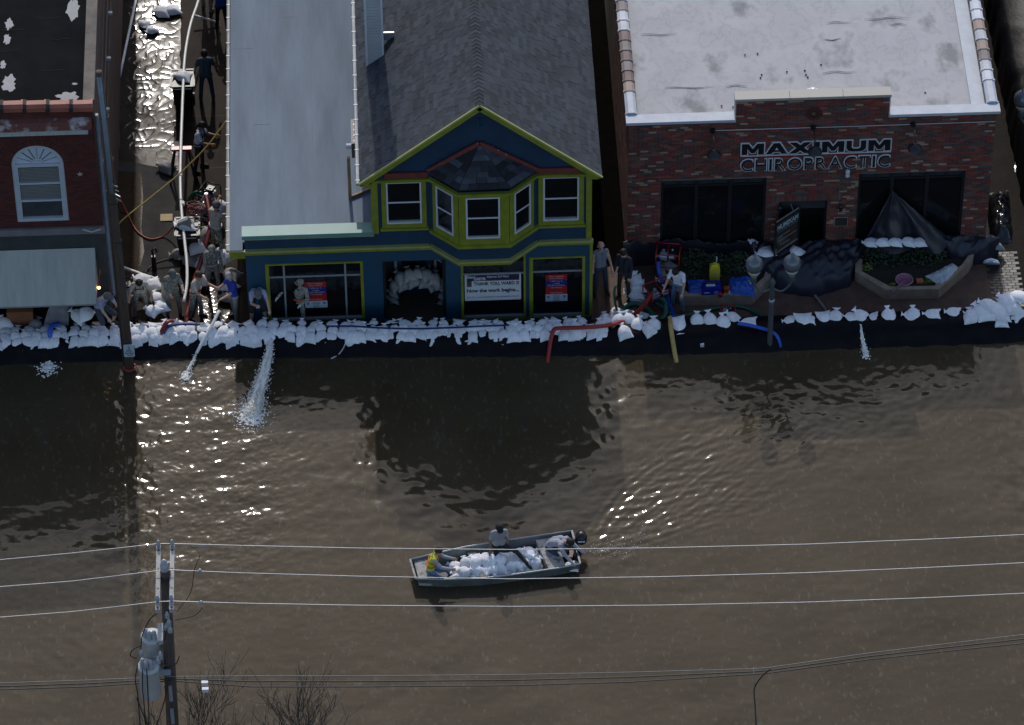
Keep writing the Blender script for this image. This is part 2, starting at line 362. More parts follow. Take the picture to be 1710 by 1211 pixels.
def lay_bricks(bl, Y, parent, mm, mo, centre, nsingle=300, proud=0.007):
    full = [b for b in bl if abs(b[1]-b[0]-0.203) < 1e-3]
    full.sort(key=lambda b: (b[0]+.1-centre[0])**2+(b[2]-centre[1])**2); single = set(full[:nsingle])
    mb = MB(); fs = [(0, 1, 5, 4), (3, 2, 1, 0), (4, 5, 6, 7), (1, 2, 6, 5), (3, 0, 4, 7)]
    for (a, c, d, e) in bl:
        if (a, c, d, e) in single: continue
        p = proud+random.uniform(-.002, .003); y0, y1 = Y-p, Y+.004
        mb.add([(a, y0, d), (c, y0, d), (c, y1, d), (a, y1, d), (a, y0, e), (c, y0, e), (c, y1, e), (a, y1, e)], fs, 0, random.uniform(.001, .999))
    stuff(mb.build('brick_courses', mm, parent, fixn=False))
    t = MB(); t.add([(0, -proud, 0), (.203, -proud, 0), (.203, .004, 0), (0, .004, 0), (0, -proud, .0575), (.203, -proud, .0575), (.203, .004, .0575), (0, .004, .0575)], fs)
    me = None
    for (a, c, d, e) in single:
        if me is None: o = t.build('brick', mo); o.parent = parent; me = o.data
        else: o = bpy.data.objects.new('brick', me); COL.objects.link(o); o.parent = parent
        loc = Vector((a, Y+random.uniform(-.002, .003), d)); o.location = loc-parent.location if parent.parent is None else loc-parent.parent.location

# ------------------------------------------------------------------ ground and pavements
WZ = 0.40                                              # flood level above the dry pavement
LX = [-60, -11.3, -6.5, 2.5, 8.0, 16.1, 60]; LY = [-1.26, -1.26, -1.24, -1.58, -1.74, -1.69, -1.69]
def levY(x): return float(np.interp(x, LX, LY))       # waterline of the sandbag levee
ASPH = mat('wet_ground', (0.012, 0.010, 0.008), 0.55, 0.3, 1.2, 0.3, 20)
b = MB(); b.quad((-400, -0.75, 0), (400, -0.75, 0), (400, 600, 0), (-400, 600, 0)); struct(b.build('ground', ASPH))
PAVE = mat('brick_pavement', (0.105, 0.058, 0.038), 0.75, 0.35, 3, 0.5, 30)
b = MB(); b.quad((4.72, -0.9, .004), (15.9, -0.9, .004), (15.9, 2.05, .004), (4.72, 2.05, .004)); struct(b.build('sidewalk', PAVE))
ALLEY = mat('alley_concrete', (0.024, 0.016, 0.011), .7, .45, 1.6, .25, 25, spec=.12)
b = MB(); b.quad((-8.25, -0.7, .004), (-4.62, -0.7, .004), (-4.62, 30, .004), (-8.25, 30, .004)); al = struct(b.build('alley_floor', ALLEY))
JOINT = mat('floor_joint', (0.03, 0.022, 0.018), 0.8)
for yy in (2.2, 4.4, 6.6, 8.8, 11.0):
    b = MB(); b.box(-6.2, -4.66, yy, yy+.03, .003, .0065); b.build('joint', JOINT, al)
PUDB = mat('brown_puddle', (0.028, 0.017, 0.008), 0.05, 0.25, 1.5, 0.02, 6)
pts = [gz(*p, .010) for p in ((193, 285), (236, 288), (239, 330), (236, 380), (241, 420), (232, 452), (200, 440), (190, 400))]
b = MB(); b.add(pts, [tuple(range(len(pts)))]); struct(b.build('puddle', PUDB))
WETG = mat('wet_grey_concrete', (0.052, 0.050, 0.047), .8, .35, 1.3, .15, 10, spec=.05)
pts = [gz(*p, .007) for p in ((196, 250), (300, 240), (306, 300), (300, 450), (262, 476), (226, 455), (190, 300))]
b = MB(); b.add(pts, [tuple(range(len(pts)))]); struct(b.build('wet_floor', WETG))
pts = [gz(*p, .011) for p in ((338, 485), (352, 478), (372, 482), (385, 492), (384, 520), (372, 546), (338, 548), (330, 520))]
b = MB(); b.add(pts, [tuple(range(len(pts)))]); struct(b.build('puddle', mat('dark_puddle', (0.03, 0.02, 0.012), 0.08, 0.3, 2, 0.35, 9)))
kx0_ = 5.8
b = MB(); b.quad((4.72, 2.06, .004), (kx0_, 2.06, .004), (kx0_, 30, .004), (4.72, 30, .004)); struct(b.build('path', mat('painted_gap_shade', (0.003, 0.0026, 0.0022), .9, .5, 4, spec=.02)))  # near-black gap floor: the passage's shade is put into its colour
# right-hand lane: wet pavers and asphalt
LANE = mat('wet_lane', (0.011, 0.008, 0.006), 0.6, 0.35, 2.0, 0.45, 9, spec=.05)
b = MB(); b.quad((15.9, -0.85, .004), (20, -0.85, .004), (20, 30, .004), (15.9, 30, .004)); ln = struct(b.build('lane', LANE))
PAVM = mat('wet_paver', (0.024, 0.020, 0.017), 0.4, 0.25, 5, 0.2, 40, orand=0.25)
pv = MB(); pv.box(-.095, .095, -.045, .045, .0, .012); me = None
for r in range(26):
    for c in range(4):
        x, y = 15.75+c*.205+(r % 2)*.1, -0.55+r*.105
        if me is None: o = pv.build('paver', PAVM, ln); me = o.data
        else: o = bpy.data.objects.new('paver', me); COL.objects.link(o); o.parent = ln
        o.location = (x, y, .004); o.rotation_euler = (random.uniform(-.03, .03), random.uniform(-.03, .03), random.uniform(-.02, .02))

# ================================================================== BLUE SHOP HOUSE
H = thing('shop_house', 'blue and lime green two-storey shop house with grey shingle gable roof and bay window', 'house', (0, 0, 0))
hx0, hx1 = fy(413, 480).x, fy(988, 480).x             # ground floor ends
ux0, ux1 = fy(621, 340).x, fy(987, 340).x             # upper floor ends
ZC = 2.93                                             # cornice between the storeys
ZE = 5.48                                             # eaves
XR, ZR = fy(801, 178, -.2).x, fy(801, 174, -.2).z     # ridge
wL = rect(445, 441, 608, 531, 0); wE = rect(640, 437, 745, 529, 0); wE = (wE[0], wE[1], 0.06, wE[3])
wP = rect(770, 440, 878, 528, 0); wR = rect(884, 430, 977, 526, 0)
wP = (wP[0], wP[1], wP[2], 2.55)
b = MB(); holed_wall(b, hx0, hx1, 0, ZC, 0, .25, [wL, wE, wP, wR]); b.box(hx0, hx0+.2, .25, 14, 0, ZC); b.box(hx1-.2, hx1, .25, 14, 0, ZE); gw = b.build('wall', BLUE2, H); gw['label'] = 'blue ground floor shop front wall'
uw1 = rect(645, 304.5, 704, 372, 0); uw2 = rect(907, 296, 967, 367, 0)
b = MB(); holed_wall(b, ux0, ux1, ZC, ZE+.06, 0, .25, [uw1, uw2]); b.box(ux0, ux0+.2, .25, 14, 3.0, ZE)
b.prism([(ux0-.02, .02, ZE+.06), (ux1+.02, .02, ZE+.06), (XR, .02, ZR-.12)], (0, .2, 0)); b.build('wall', BLUE, H)
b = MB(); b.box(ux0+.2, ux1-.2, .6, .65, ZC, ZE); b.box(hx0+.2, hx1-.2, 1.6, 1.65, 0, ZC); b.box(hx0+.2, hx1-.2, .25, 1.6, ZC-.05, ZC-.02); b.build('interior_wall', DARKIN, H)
# annex upper band, parapet cap and flat roof
b = MB(); b.box(hx0, ux0-.005, 0.0, .25, ZC, 3.47); b.build('wall', BLUE, H)
b = MB(); b.box(hx0-.02, ux0+.03, -.05, .0, 3.40, 3.46); b.build('trim', LIMEW, H)
b = MB(); b.box(hx0-.06, ux0+.02, -.10, .30, 3.47, 3.60); b.build('parapet_cap', TEAL, H)
RZ = 3.02
b = MB(); b.box(-5.0, ux0-.005, .30, 16, RZ-.1, RZ); b.box(-5.0, hx0-.065, -.02, .30, RZ-.1, RZ); rf = b.build('flat_roof', MEMB, H)
b = MB()
for xx in (-4.35, -3.55, -2.75): b.box(xx, xx+.006, .4, 15, RZ, RZ+.003)
for (xa, xc, yy) in ((-4.97, -4.36, 8.2), (-4.35, -3.9, 5.0), (-3.5, -3.2, 9.5)): b.box(xa, xc, yy, yy+.012, RZ, RZ+.004)
b.build('seam', mat('roof_seam', (0.13, 0.15, 0.18), .7), rf)
b = MB(); b.box(-5.02, hx0-.0, -.055, -.022, RZ-.28, RZ-.02); b.box(-5.02, -5.0, -.02, 3.0, RZ-.2, RZ-.01); b.build('fascia', LIME, H)
b = MB(); b.tube([(-5.06, -.02, RZ-.03), (-5.06, 8, RZ-.03), (-5.06, 16, RZ-.03)], .05, 8); g1 = b.build('gutter', mat('gutter_metal', (0.42, 0.42, 0.40), .4, metal=.4), H)
st = MB(); st.box(-.055, .045, -.014, .014, .035, .052)
me = None
for k in range(28):
    if me is None: o = st.build('gutter_strap', WHITE, g1); me = o.data
    else: o = bpy.data.objects.new('gutter_strap', me); COL.objects.link(o); o.parent = g1
    o.location = (-5.06, .2+k*.55, RZ-.03)
# main gable roof: sheathing, shingles, ridge caps
EX0, EX1 = fy(600, 290, -.22).x-.02, fy(1004, 279, -.2).x
EZ = ZR-(XR-EX0)*(ZR-ZE)/(XR-EX0)+.0
YF, YB = -.24, 16
def slope_pt(side, s, y, up=0.0):                     # s metres down the slope from the ridge
    ex = EX0 if side < 0 else EX1; d = Vector((ex-XR, 0, ZE-ZR)); L = d.length; d /= L; nrm = Vector((-d.z*side, 0, d.x*side)) if side > 0 else Vector((d.z, 0, -d.x))
    if nrm.z < 0: nrm = -nrm
    return Vector((XR, y, ZR))+d*s+nrm*up
SL = {s: math.hypot((EX0 if s < 0 else EX1)-XR, ZE-ZR) for s in (-1, 1)}
b = MB()
for s in (-1, 1):
    a, c = slope_pt(s, 0, YF, -.005), slope_pt(s, SL[s], YF, -.005); a2, c2 = slope_pt(s, 0, YF, -.12), slope_pt(s, SL[s], YF, -.12)
    b.prism([a, c, c2, a2], (0, YB-YF, 0))
roof = b.build('roof', mat('roof_edge', (0.05, 0.052, 0.06), .9), H)
sh = MB(); singles = []
for s in (-1, 1):
    n = int(SL[s]/.140)
    for r in range(n+1):
        s1 = SL[s]+.02-r*.140; s0 = max(s1-.155, .0)
        if s1 < .03: break
        y = YF-.02+random.uniform(0, .2)-.2
        while y < YB-.3:
            wd = random.choice((.16, .22, .3, .34)); y0, y1 = max(y, YF+.002), y+wd-.008; y += wd
            if y1 < YF+.05: continue
            th = random.choice((.012, .014, .022)); rec = (s, s0, s1, y0, y1, th)
            if -0.1 < y0 < 3.2 and abs(wd-.3) < .05 and len(singles) < 300 and random.random() < .6: singles.append(rec)
            else: 
                P = [slope_pt(s, s0, y0, .0), slope_pt(s, s1, y0, 0), slope_pt(s, s1, y1, 0), slope_pt(s, s0, y1, 0), slope_pt(s, s0, y0, .006), slope_pt(s, s1, y0, th), slope_pt(s, s1, y1, th), slope_pt(s, s0, y1, .006)]
                sh.add(P, [(4, 5, 6, 7), (0, 1, 5, 4), (1, 2, 6, 5), (2, 3, 7, 6)], 0, random.uniform(.001, .999))
stuff(sh.build('shingle_courses', SHING, roof))
for (s, s0, s1, y0, y1, th) in singles:
    P = [slope_pt(s, s0, y0, .0), slope_pt(s, s1, y0, 0), slope_pt(s, s1, y1, 0), slope_pt(s, s0, y1, 0), slope_pt(s, s0, y0, .006), slope_pt(s, s1, y0, th), slope_pt(s, s1, y1, th), slope_pt(s, s0, y1, .006)]
    MB().add(P, [(4, 5, 6, 7), (0, 1, 5, 4), (1, 2, 6, 5), (2, 3, 7, 6)]).build('shingle', SHINGO, roof)
cap = MB()
dl, dr = slope_pt(-1, .16, 0)-slope_pt(-1, 0, 0), slope_pt(1, .16, 0)-slope_pt(1, 0, 0)
for (yy, zz) in ((0, .035), (.2, .022)): pass
V = []
for yy, up in ((0, .040), (.22, .018)):
    V += [(dl.x, yy, dl.z+up), (0, yy, up+.004), (dr.x, yy, dr.z+up), (dr.x, yy, dr.z), (0, yy, -.004), (dl.x, yy, dl.z)]
cap.add(V, [(0, 1, 7, 6), (1, 2, 8, 7), (0, 5, 4, 1), (1, 4, 3, 2), (2, 3, 9, 8), (0, 6, 11, 5)])
me = None
for k in range(70):
    if me is None: o = cap.build('ridge_cap', SHINGO, roof); me = o.data
    else: o = bpy.data.objects.new('ridge_cap', me); COL.objects.link(o); o.parent = roof
    o.location = (XR, YF-.02+k*.152, ZR)
# rake boards, drip edges, eave returns, eave gutter
b = MB(); b2 = MB()
for s in (-1, 1):
    p0, p1 = slope_pt(s, .0, YF, -.02), slope_pt(s, SL[s]-.05, YF, -.02)
    q0, q1 = slope_pt(s, .0, YF, -.15), slope_pt(s, SL[s]-.05, YF, -.15)
    b.prism([p0, p1, q1, q0], (0, -.035, 0))
    p0, p1 = slope_pt(s, .0, YF, .03), slope_pt(s, SL[s]+.03, YF, .03); q0, q1 = slope_pt(s, .0, YF, -.022), slope_pt(s, SL[s], YF, -.022)
    b2.prism([p0, p1, q1, q0], (0, -.055, 0))
b.build('rake_board', LIME, roof); b2.build('drip_edge', LIMEW, roof)
b = MB(); b.box(EX0+.02, ux0+.02, YF, .0, ZE-.10, ZE-.03); b.build('eave_return', LIME, H); MB().box(ux1-.02, EX1-.04, YF, .0, ZE-.10, ZE-.03).build('eave_return', LIME, H)
b = MB(); b.box(ux0+.0, ux1, -.06, .0, ZE-.16, ZE-.08); b.build('trim', LIME, H)
b = MB(); b.tube([(EX0-.03, YF-.02, ZE-.0), (EX0-.03, 6, ZE), (EX0-.03, 15.8, ZE)], .052, 8); g2 = b.build('gutter', MATS['gutter_metal'], H)
me = None
for k in range(26):
    if me is None: o = MB().box(-.06, .05, -.014, .014, .035, .055).build('gutter_strap', WHITE, g2); me = o.data
    else: o = bpy.data.objects.new('gutter_strap', me); COL.objects.link(o); o.parent = g2
    o.location = (EX0-.03, YF+.1+k*.6, ZE)
vt = rect(797, 198, 810, 211, 0); b = MB(); ring(b, vt[0], vt[1], vt[2], vt[3], .03, -.02, .03)
for k in range(5): b.box(vt[0]+.03, vt[1]-.03, -.012, .02, vt[2]+.05+k*.05, vt[2]+.08+k*.05)
b.build('gable_vent', BLUE2, H)
# corner boards and mid cornice
b = MB(); b.box(ux0-.02, ux0+.16, -.03, .0, 3.47, ZE-.16); b.build('corner_board', LIME, H)
b = MB(); b.box(ux1-.13, ux1+.02, -.03, .0, ZC+.12, ZE-.16); b.build('corner_board', LIME, H)
b = MB(); b.box(hx1-.06, hx1+.02, -.03, .0, .16, ZC-.09); b.build('corner_board', LIME, H)
# the bay
BD = 0.68
bx = [fy(720, 418, 0).x, fy(768, 445, -BD).x, fy(851, 443, -BD).x, fy(897, 412, 0).x]
plan = [(bx[0], 0), (bx[1], -BD), (bx[2], -BD), (bx[3], 0)]
def bay_strip(z0, z1, out, m, name, parent, x_end=None):
    """a moulding that follows the front wall and the bay; out = how far it stands proud"""
    b = MB(); pl = plan
    segs = [(pl[0], pl[1]), (pl[1], pl[2]), (pl[2], pl[3])]
    offs = []
    for (a, c) in segs:
        d = Vector((c[0]-a[0], c[1]-a[1])).normalized(); offs.append(Vector((d.y, -d.x)))
    def corner(i, o):
        p = Vector(pl[i])
        if i == 0: n1, n2 = Vector((0, -1)), offs[0]
        elif i == 3: n1, n2 = offs[2], Vector((0, -1))
        else: n1, n2 = offs[i-1], offs[i]
        m_ = (n1+n2); m_ = m_/m_.length; return p+m_*(o/max(.3, m_.dot(n1)))
    inner = [corner(i, -.02) for i in range(4)]; outer = [corner(i, out) for i in range(4)]
    for i in range(3):
        b.prism([(inner[i].x, inner[i].y, z0), (inner[i+1].x, inner[i+1].y, z0), (outer[i+1].x, outer[i+1].y, z0), (outer[i].x, outer[i].y, z0)], (0, 0, z1-z0))
    xa, xb = (x_end or (hx0-.02, hx1+.03))
    if xa is not None:
        b.box(xa, outer[0].x, -out, -.0, z0, z1); b.box(outer[3].x, xb, -out, -.0, z0, z1)
    return b.build(name, m, parent)
bay = MB()
for i in range(3):
    a, c = plan[i], plan[i+1]; bay.quad((a[0], a[1], ZC), (c[0], c[1], ZC), (c[0], c[1], ZE), (a[0], a[1], ZE))
bay.add([(p[0], p[1], ZC) for p in plan], [(0, 1, 2, 3)]); bayo = bay.build('bay', BLUE, H, fixn=False)
bay_strip(ZC-.08, ZC+.03, .055, LIME, 'cornice', H); bay_strip(ZC+.03, ZC+.10, .10, LIMEW, 'cornice', H)
bay_strip(3.50, 3.60, .09, LIME, 'sill', bayo, (None, None))
bay_strip(ZE-.10, ZE-.02, .10, LIME, 'cornice', bayo, (None, None))
# bay casing and windows: pixel rectangles of the white frames
def facet_window(parent, p0, p1, u0, u1, z0, z1):
    """sash window on the upright facet from plan point p0 to p1, fraction u0..u1 wide"""
    a, c = Vector((p0[0], p0[1], 0)), Vector((p1[0], p1[1], 0)); d = (c-a); L = d.length; d /= L; n = Vector((d.y, -d.x, 0))
    def bxx(s0, s1, o0, o1, za, zb, mm, name, par):
        b = MB(); b.obox(a+d*((s0+s1)/2)+n*((o0+o1)/2)+Vector((0, 0, (za+zb)/2)), d*((s1-s0)/2), n*((o1-o0)/2), (0, 0, (zb-za)/2)); return b.build(name, mm, par)
    s0, s1 = u0*L, u1*L
    b = MB()
    def piece(sa, sb, za, zb, o0, o1, bb): bb.obox(a+d*((sa+sb)/2)+n*((o0+o1)/2)+Vector((0, 0, (za+zb)/2)), d*((sb-sa)/2), n*((o1-o0)/2), (0, 0, (zb-za)/2))
    zt_ = z1+.12; ca = max(.0, s0-.12) if p0[1] == 0 else .0; cb_ = min(L, s1+.12) if p1[1] == 0 else L; piece(ca, s0-.001, 3.60, zt_, .0, .03, b); piece(s1+.001, cb_, 3.60, zt_, .0, .03, b); piece(s0, s1, 3.60, z0-.001, .0, .03, b); piece(s0, s1, z1+.001, zt_, .0, .03, b)
    win = b.build('window', LIME, parent)
    b = MB(); w_ = .045
    for q in ((s0, s0+w_, z0, z1), (s1-w_, s1, z0, z1), (s0+w_, s1-w_, z0, z0+w_), (s0+w_, s1-w_, z1-w_, z1)): piece(*q, .004, .042, b)
    b.build('frame', WHITE, win); zm = (z0+z1)/2
    b = MB(); piece(s0+w_, s1-w_, zm-.022, zm+.022, .004, .034, b); b.build('sash_rail', WHITE, win)
    for (za, zb, o) in ((z0+w_, zm-.022, .012), (zm+.022, z1-w_, .020)):
        b = MB(); piece(s0+w_, s1-w_, za, zb, .004, o, b); b.build('pane', GLASS, win)
    b = MB(); piece(s0+w_, s1-w_, z0+w_, z0+w_+.05, .004, .026, b); b.build('bottom_rail', ALU, win)
fzl, fzh = fy(806, 397, -BD).z, fy(806, 329, -BD).z
fX = lambda px: fy(px, 365, -BD).x
facet_window(bayo, plan[1], plan[2], (fX(778)-bx[1])/(bx[2]-bx[1]), (fX(835)-bx[1])/(bx[2]-bx[1]), fzl, fzh)
facet_window(bayo, plan[0], plan[1], .24, .83, fzl, fzh); facet_window(bayo, plan[2], plan[3], .16, .74, fzl, fzh)
# bay roof with single shingles and flaking red flashing
APX = Vector((fy(801, 243, 0).x, -.02, fy(801, 240, 0).z)); er = []
for i, (px, py) in enumerate(((714, 286), (765, 317), (852, 313), (898, 284))):
    er.append(fy(px, py, -.02 if i in (0, 3) else -BD-.10))
b = MB(); 
for i in range(3): b.add([er[i], er[i+1], APX], [(0, 1, 2)])
for i in range(3): b.add([er[i], er[i+1], er[i+1]-Vector((0, 0, .05)), er[i]-Vector((0, 0, .05))], [(0, 1, 2, 3)])
br = b.build('bay_roof', mat('bay_roof_edge', (0.02, 0.02, 0.024), .9), H)
for i in range(3):
    A, B_, T = er[i], er[i+1], APX; nrm = (B_-A).cross(T-A).normalized()
    if nrm.z < 0: nrm = -nrm
    rows = 8
    for r in range(rows):
        t0, t1 = r/rows, (r+1.12)/rows; t1 = min(t1, 1.0)
        L0, R0 = A.lerp(T, t0), B_.lerp(T, t0); L1, R1 = A.lerp(T, t1), B_.lerp(T, t1)
        n = max(1, int(round((R0-L0).length/.30)))
        cuts = [0]+[(k+ (.3 if r % 2 else .0)+random.uniform(-.1, .1))/n for k in range(1, n)]+[1]; cuts = sorted(min(1, max(0, c)) for c in cuts)
        for k in range(len(cuts)-1):
            u0, u1 = cuts[k]+.006, cuts[k+1]-.006
            if u1-u0 < .03: continue
            P = [L0.lerp(R0, u0), L0.lerp(R0, u1), L1.lerp(R1, u1), L1.lerp(R1, u0)]
            Q = [P[0]+nrm*.04, P[1]+nrm*.04, P[2]+nrm*.008, P[3]+nrm*.008]
            MB().add(P+Q, [(4, 5, 6, 7), (0, 1, 5, 4), (1, 2, 6, 5), (3, 0, 4, 7)]).build('shingle', SHD, br)
b = MB()
for e in (er[0], er[3]): b.bar(e+Vector((0, -.03, .03)), APX+Vector((0, -.03, .06)), .05, .13, 0, (0, 0, 1))
b.build('flashing', REDT, br)
zr_ = fy(660, 284, -.02).z
for (xa, xc) in ((ux0+.35, er[0].x), (er[3].x, ux1-.25)): MB().box(xa, xc, -.05, -.0, ZE-.02, ZE+.16).build('trim', REDP, H)
# upper windows
sash_window(H, uw1, 0); sash_window(H, uw2, 0)
# shop windows: lime surround, grey mullions, dark glass
def shop_window(parent, fr, cols, rows, side=.10, top=.05, bot=.05, mw=.05):
    x0, x1, z0, z1 = fr
    b = MB(); b.box(x0, x0+side, -.03, .06, z0, z1); b.box(x1-side*.8, x1, -.03, .06, z0, z1); b.box(x0+side, x1-side*.8, -.03, .06, z1-top, z1); wn = b.build('window', LIME, parent)
    b = MB(); b.box(x0+side, x1-side*.8, -.02, .06, z0, z0+bot+.02); b.build('sill', ALU, wn)
    for c in cols: MB().box(c-mw/2, c+mw/2, .012, .07, z0+bot+.02, z1-top).build('mullion', ALU, wn)
    xs = [x0+side]+[v for c in cols for v in (c-mw/2, c+mw/2)]+[x1-side*.8]
    for r in rows:
        for k in range(0, len(xs), 2): MB().box(xs[k], xs[k+1], .016, .07, r-mw/2, r+mw/2).build('transom', ALU, wn)
    zs = [z0+bot+.02]+[v for r in rows for v in (r-mw/2, r+mw/2)]+[z1-top]
    for k in range(0, len(xs), 2):
        for j in range(0, len(zs), 2): MB().box(xs[k], xs[k+1], .04, .05, zs[j], zs[j+1]).build('pane', GLASS, wn)
    return wn
sw = shop_window(H, wL, [fy(476, 490).x, fy(578, 490).x], [fy(530, 462).z])
sp = shop_window(H, wP, [], [fy(823, 458).z], side=.07)
sr = shop_window(H, wR, [], [fy(930, 454).z], side=.10)
b = MB(); b.box(wP[0]-.4, hx1-.05, -.035, .0, .10, .17); b.box(hx0+.05, wE[0]-.05, -.03, .0, .10, .15); b.build('trim', mat('olive_trim', (0.10, 0.115, 0.02), .6), H)
# recessed entry
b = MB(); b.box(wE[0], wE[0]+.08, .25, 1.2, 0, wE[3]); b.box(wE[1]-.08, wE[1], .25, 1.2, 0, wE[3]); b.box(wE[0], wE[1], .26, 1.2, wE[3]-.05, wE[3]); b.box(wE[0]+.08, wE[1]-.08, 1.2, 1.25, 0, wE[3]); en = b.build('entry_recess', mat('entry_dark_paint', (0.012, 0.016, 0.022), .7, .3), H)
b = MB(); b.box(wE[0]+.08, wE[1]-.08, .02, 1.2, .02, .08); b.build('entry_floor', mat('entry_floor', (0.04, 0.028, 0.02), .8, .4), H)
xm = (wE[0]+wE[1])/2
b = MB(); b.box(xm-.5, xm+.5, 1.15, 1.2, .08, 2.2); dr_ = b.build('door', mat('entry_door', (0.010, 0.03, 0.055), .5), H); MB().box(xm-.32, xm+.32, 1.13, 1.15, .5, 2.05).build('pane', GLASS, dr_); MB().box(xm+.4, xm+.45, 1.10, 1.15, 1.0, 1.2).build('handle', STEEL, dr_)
for xx in (wE[0]+.32, xm+.55): MB().box(xx, xx+.07, 1.10, 1.2, .08, wE[3]-.05).build('post', ALU, en)
b = MB(); b.bar((xm+.35, .35, 2.35), (wE[1]-.1, .3, 2.05), .025, .025); b.build('bracket', ALU, en)
# posters
def lease_poster(fr, Y, par_label):
    x0, x1, z0, z1 = fr; w_ = x1-x0; h_ = z1-z0
    P = thing('lease_poster', par_label, 'poster', ((x0+x1)/2, Y, z0), 'lease posters in the shop windows')
    MB().box(x0, x1, Y-.006, Y, z0+.02, z1).build('sheet', SIGNR, P)
    MB().box(x0+.0, x1-.0, Y-.009, Y-.006, z0+h_*.56, z0+h_*.79).build('blue_band', SIGNB, P)
    MB().box(x0, x1+.01, Y-.011, Y-.006, z0, z0+h_*.26).build('pale_band', SIGNP, P)
    lettering('For Lease', x0+w_*.17, x1-w_*.17, z0+h_*.905, z0+h_*.97, Y-.008, PALEL, P, .01, .003)
    lettering('Retail Space', x0+w_*.20, x1-w_*.20, z0+h_*.825, z0+h_*.88, Y-.008, PALEL, P, 0, .003)
    lettering('1,600 sq. ft.', x0+w_*.22, x1-w_*.2, z0+h_*.73, z0+h_*.78, Y-.011, SIGNP, P, 0, .003)
    lettering('or divide', x0+w_*.36, x1-w_*.34, z0+h_*.65, z0+h_*.70, Y-.011, SIGNP, P, 0, .003)
    lettering('Call for information', x0+w_*.1, x1-w_*.1, z0+h_*.58, z0+h_*.63, Y-.011, SIGNP, P, 0, .003)
    lettering('Main Street', x0+w_*.24, x1-w_*.22, z0+h_*.49, z0+h_*.535, Y-.008, PALEL, P, 0, .003)
    lettering('Real Estate', x0+w_*.22, x1-w_*.2, z0+h_*.30, z0+h_*.345, Y-.008, PALEL, P, 0, .003)
    for cx in (x0+w_*.13, x1-w_*.12):                       # two shield-shaped badges
        c = (cx, z0+h_*.17); MB().prism([(c[0]-.045, Y-.012, c[1]+.04), (c[0]+.045, Y-.012, c[1]+.04), (c[0]+.042, Y-.012, c[1]), (c[0], Y-.012, c[1]-.05), (c[0]-.042, Y-.012, c[1])], (0, -.003, 0)).build('badge', SIGNB, P)
        MB().box(c[0]-.042, c[0]+.042, Y-.0165, Y-.0151, c[1]+.002, c[1]+.016).build('badge_band', SIGNP, P)
    for k, (a, c_) in enumerate(((.33, .20), (.33, .15), (.36, .10))): MB().box(x0+w_*a, x1-w_*a, Y-.014, Y-.011, z0+h_*c_, z0+h_*(c_+.022)).build('lettering', mat('green_print', (0.05, 0.14, 0.09), .5), P)
    lettering('RETAIL', x0+w_*.38, x1-w_*.34, z0+h_*.02, z0+h_*.055, Y-.013, SIGNK, P, .01, .003)
lease_poster(rect(509, 471, 545.5, 513, .03), .030, 'red and blue for-lease poster in the wide left shop window')
lease_poster(rect(911, 459, 947, 502, .03), .030, 'red and blue for-lease poster in the right-hand shop window by the corner')
x0, x1, z0, z1 = rect(776, 458.5, 870, 499.5, .03); w_, h_ = x1-x0, z1-z0; Yp = .028
BN = thing('campaign_banner', 'white banner thanking Ward 3 in the middle shop window', 'banner', ((x0+x1)/2, Yp, z0))
MB().box(x0, x1, Yp-.004, Yp, z0, z1).build('sheet', SIGNW, BN)
MB().box(x0+w_*.04, x1-w_*.03, Yp-.007, Yp-.004, z0+h_*.74, z0+h_*.965).build('navy_band', SIGNN, BN)
MB().box(x0+w_*.30, x1-w_*.03, Yp-.009, Yp-.007, z0+h_*.75, z0+h_*.80).build('maroon_band', SIGNM, BN)
MB().box(x0+w_*.04, x0+w_*.125, Yp-.008, Yp-.004, z0+h_*.53, z0+h_*.74).build('portrait', mat('portrait_print', (0.09, 0.055, 0.045), .5, .5, 18), BN)
lettering('Steve', x0+w_*.045, x0+w_*.19, z0+h_*.85, z0+h_*.95, Yp-.010, SIGNW, BN, .02, .002)
lettering('GREYB', x0+w_*.16, x0+w_*.37, z0+h_*.77, z0+h_*.88, Yp-.010, SIGNW, BN, .03, .002)
lettering('Alderman 3rd Ward', x0+w_*.39, x0+w_*.78, z0+h_*.855, z0+h_*.94, Yp-.010, SIGNW, BN, .01, .002)
lettering('THANK YOU, WARD 3!', x0+w_*.16, x1-w_*.035, z0+h_*.55, z0+h_*.70, Yp-.006, SIGNK, BN, .03, .002)
lettering('Now the work begins...', x0+w_*.04, x1-w_*.04, z0+h_*.27, z0+h_*.45, Yp-.006, SIGNK, BN, .03, .002)
lettering('Go To www.facebook.com/greyb3rdward', x0+w_*.04, x1-w_*.04, z0+h_*.09, z0+h_*.16, Yp-.006, SIGNM, BN, .0, .002)
# chimney chase with white siding
cb = gz(612, 111, 5.72); cX0, cX1 = cb.x, cb.x+.47; cY0 = cb.y
b = MB(); b.box(cX0, cX1, cY0, cY0+.75, 5.45, 9.6); ch = b.build('chimney_chase', SIDING, roof)
for k in range(38):
    MB().box(cX0+.06, cX1-.05, cY0-.014, cY0, 5.72+k*.105, 5.72+k*.105+.088).build('siding_board', SIDING, ch)
b = MB(); b.box(cX0-.012, cX0+.05, cY0-.02, cY0, 5.5, 9.6); b.box(cX1-.045, cX1+.012, cY0-.02, cY0, 5.85, 9.6); b.build('corner_trim', WHITE, ch)
b = MB(); b.box(cX0-.08, cX1+.08, cY0-.08, cY0+.83, 9.6, 9.7); b.build('chase_cap', STEEL, ch)
MB().box(cX1+.02, cX1+.30, cY0+.45, cY0+.50, 6.25, 6.50).build('cricket_flashing', STEEL, ch)
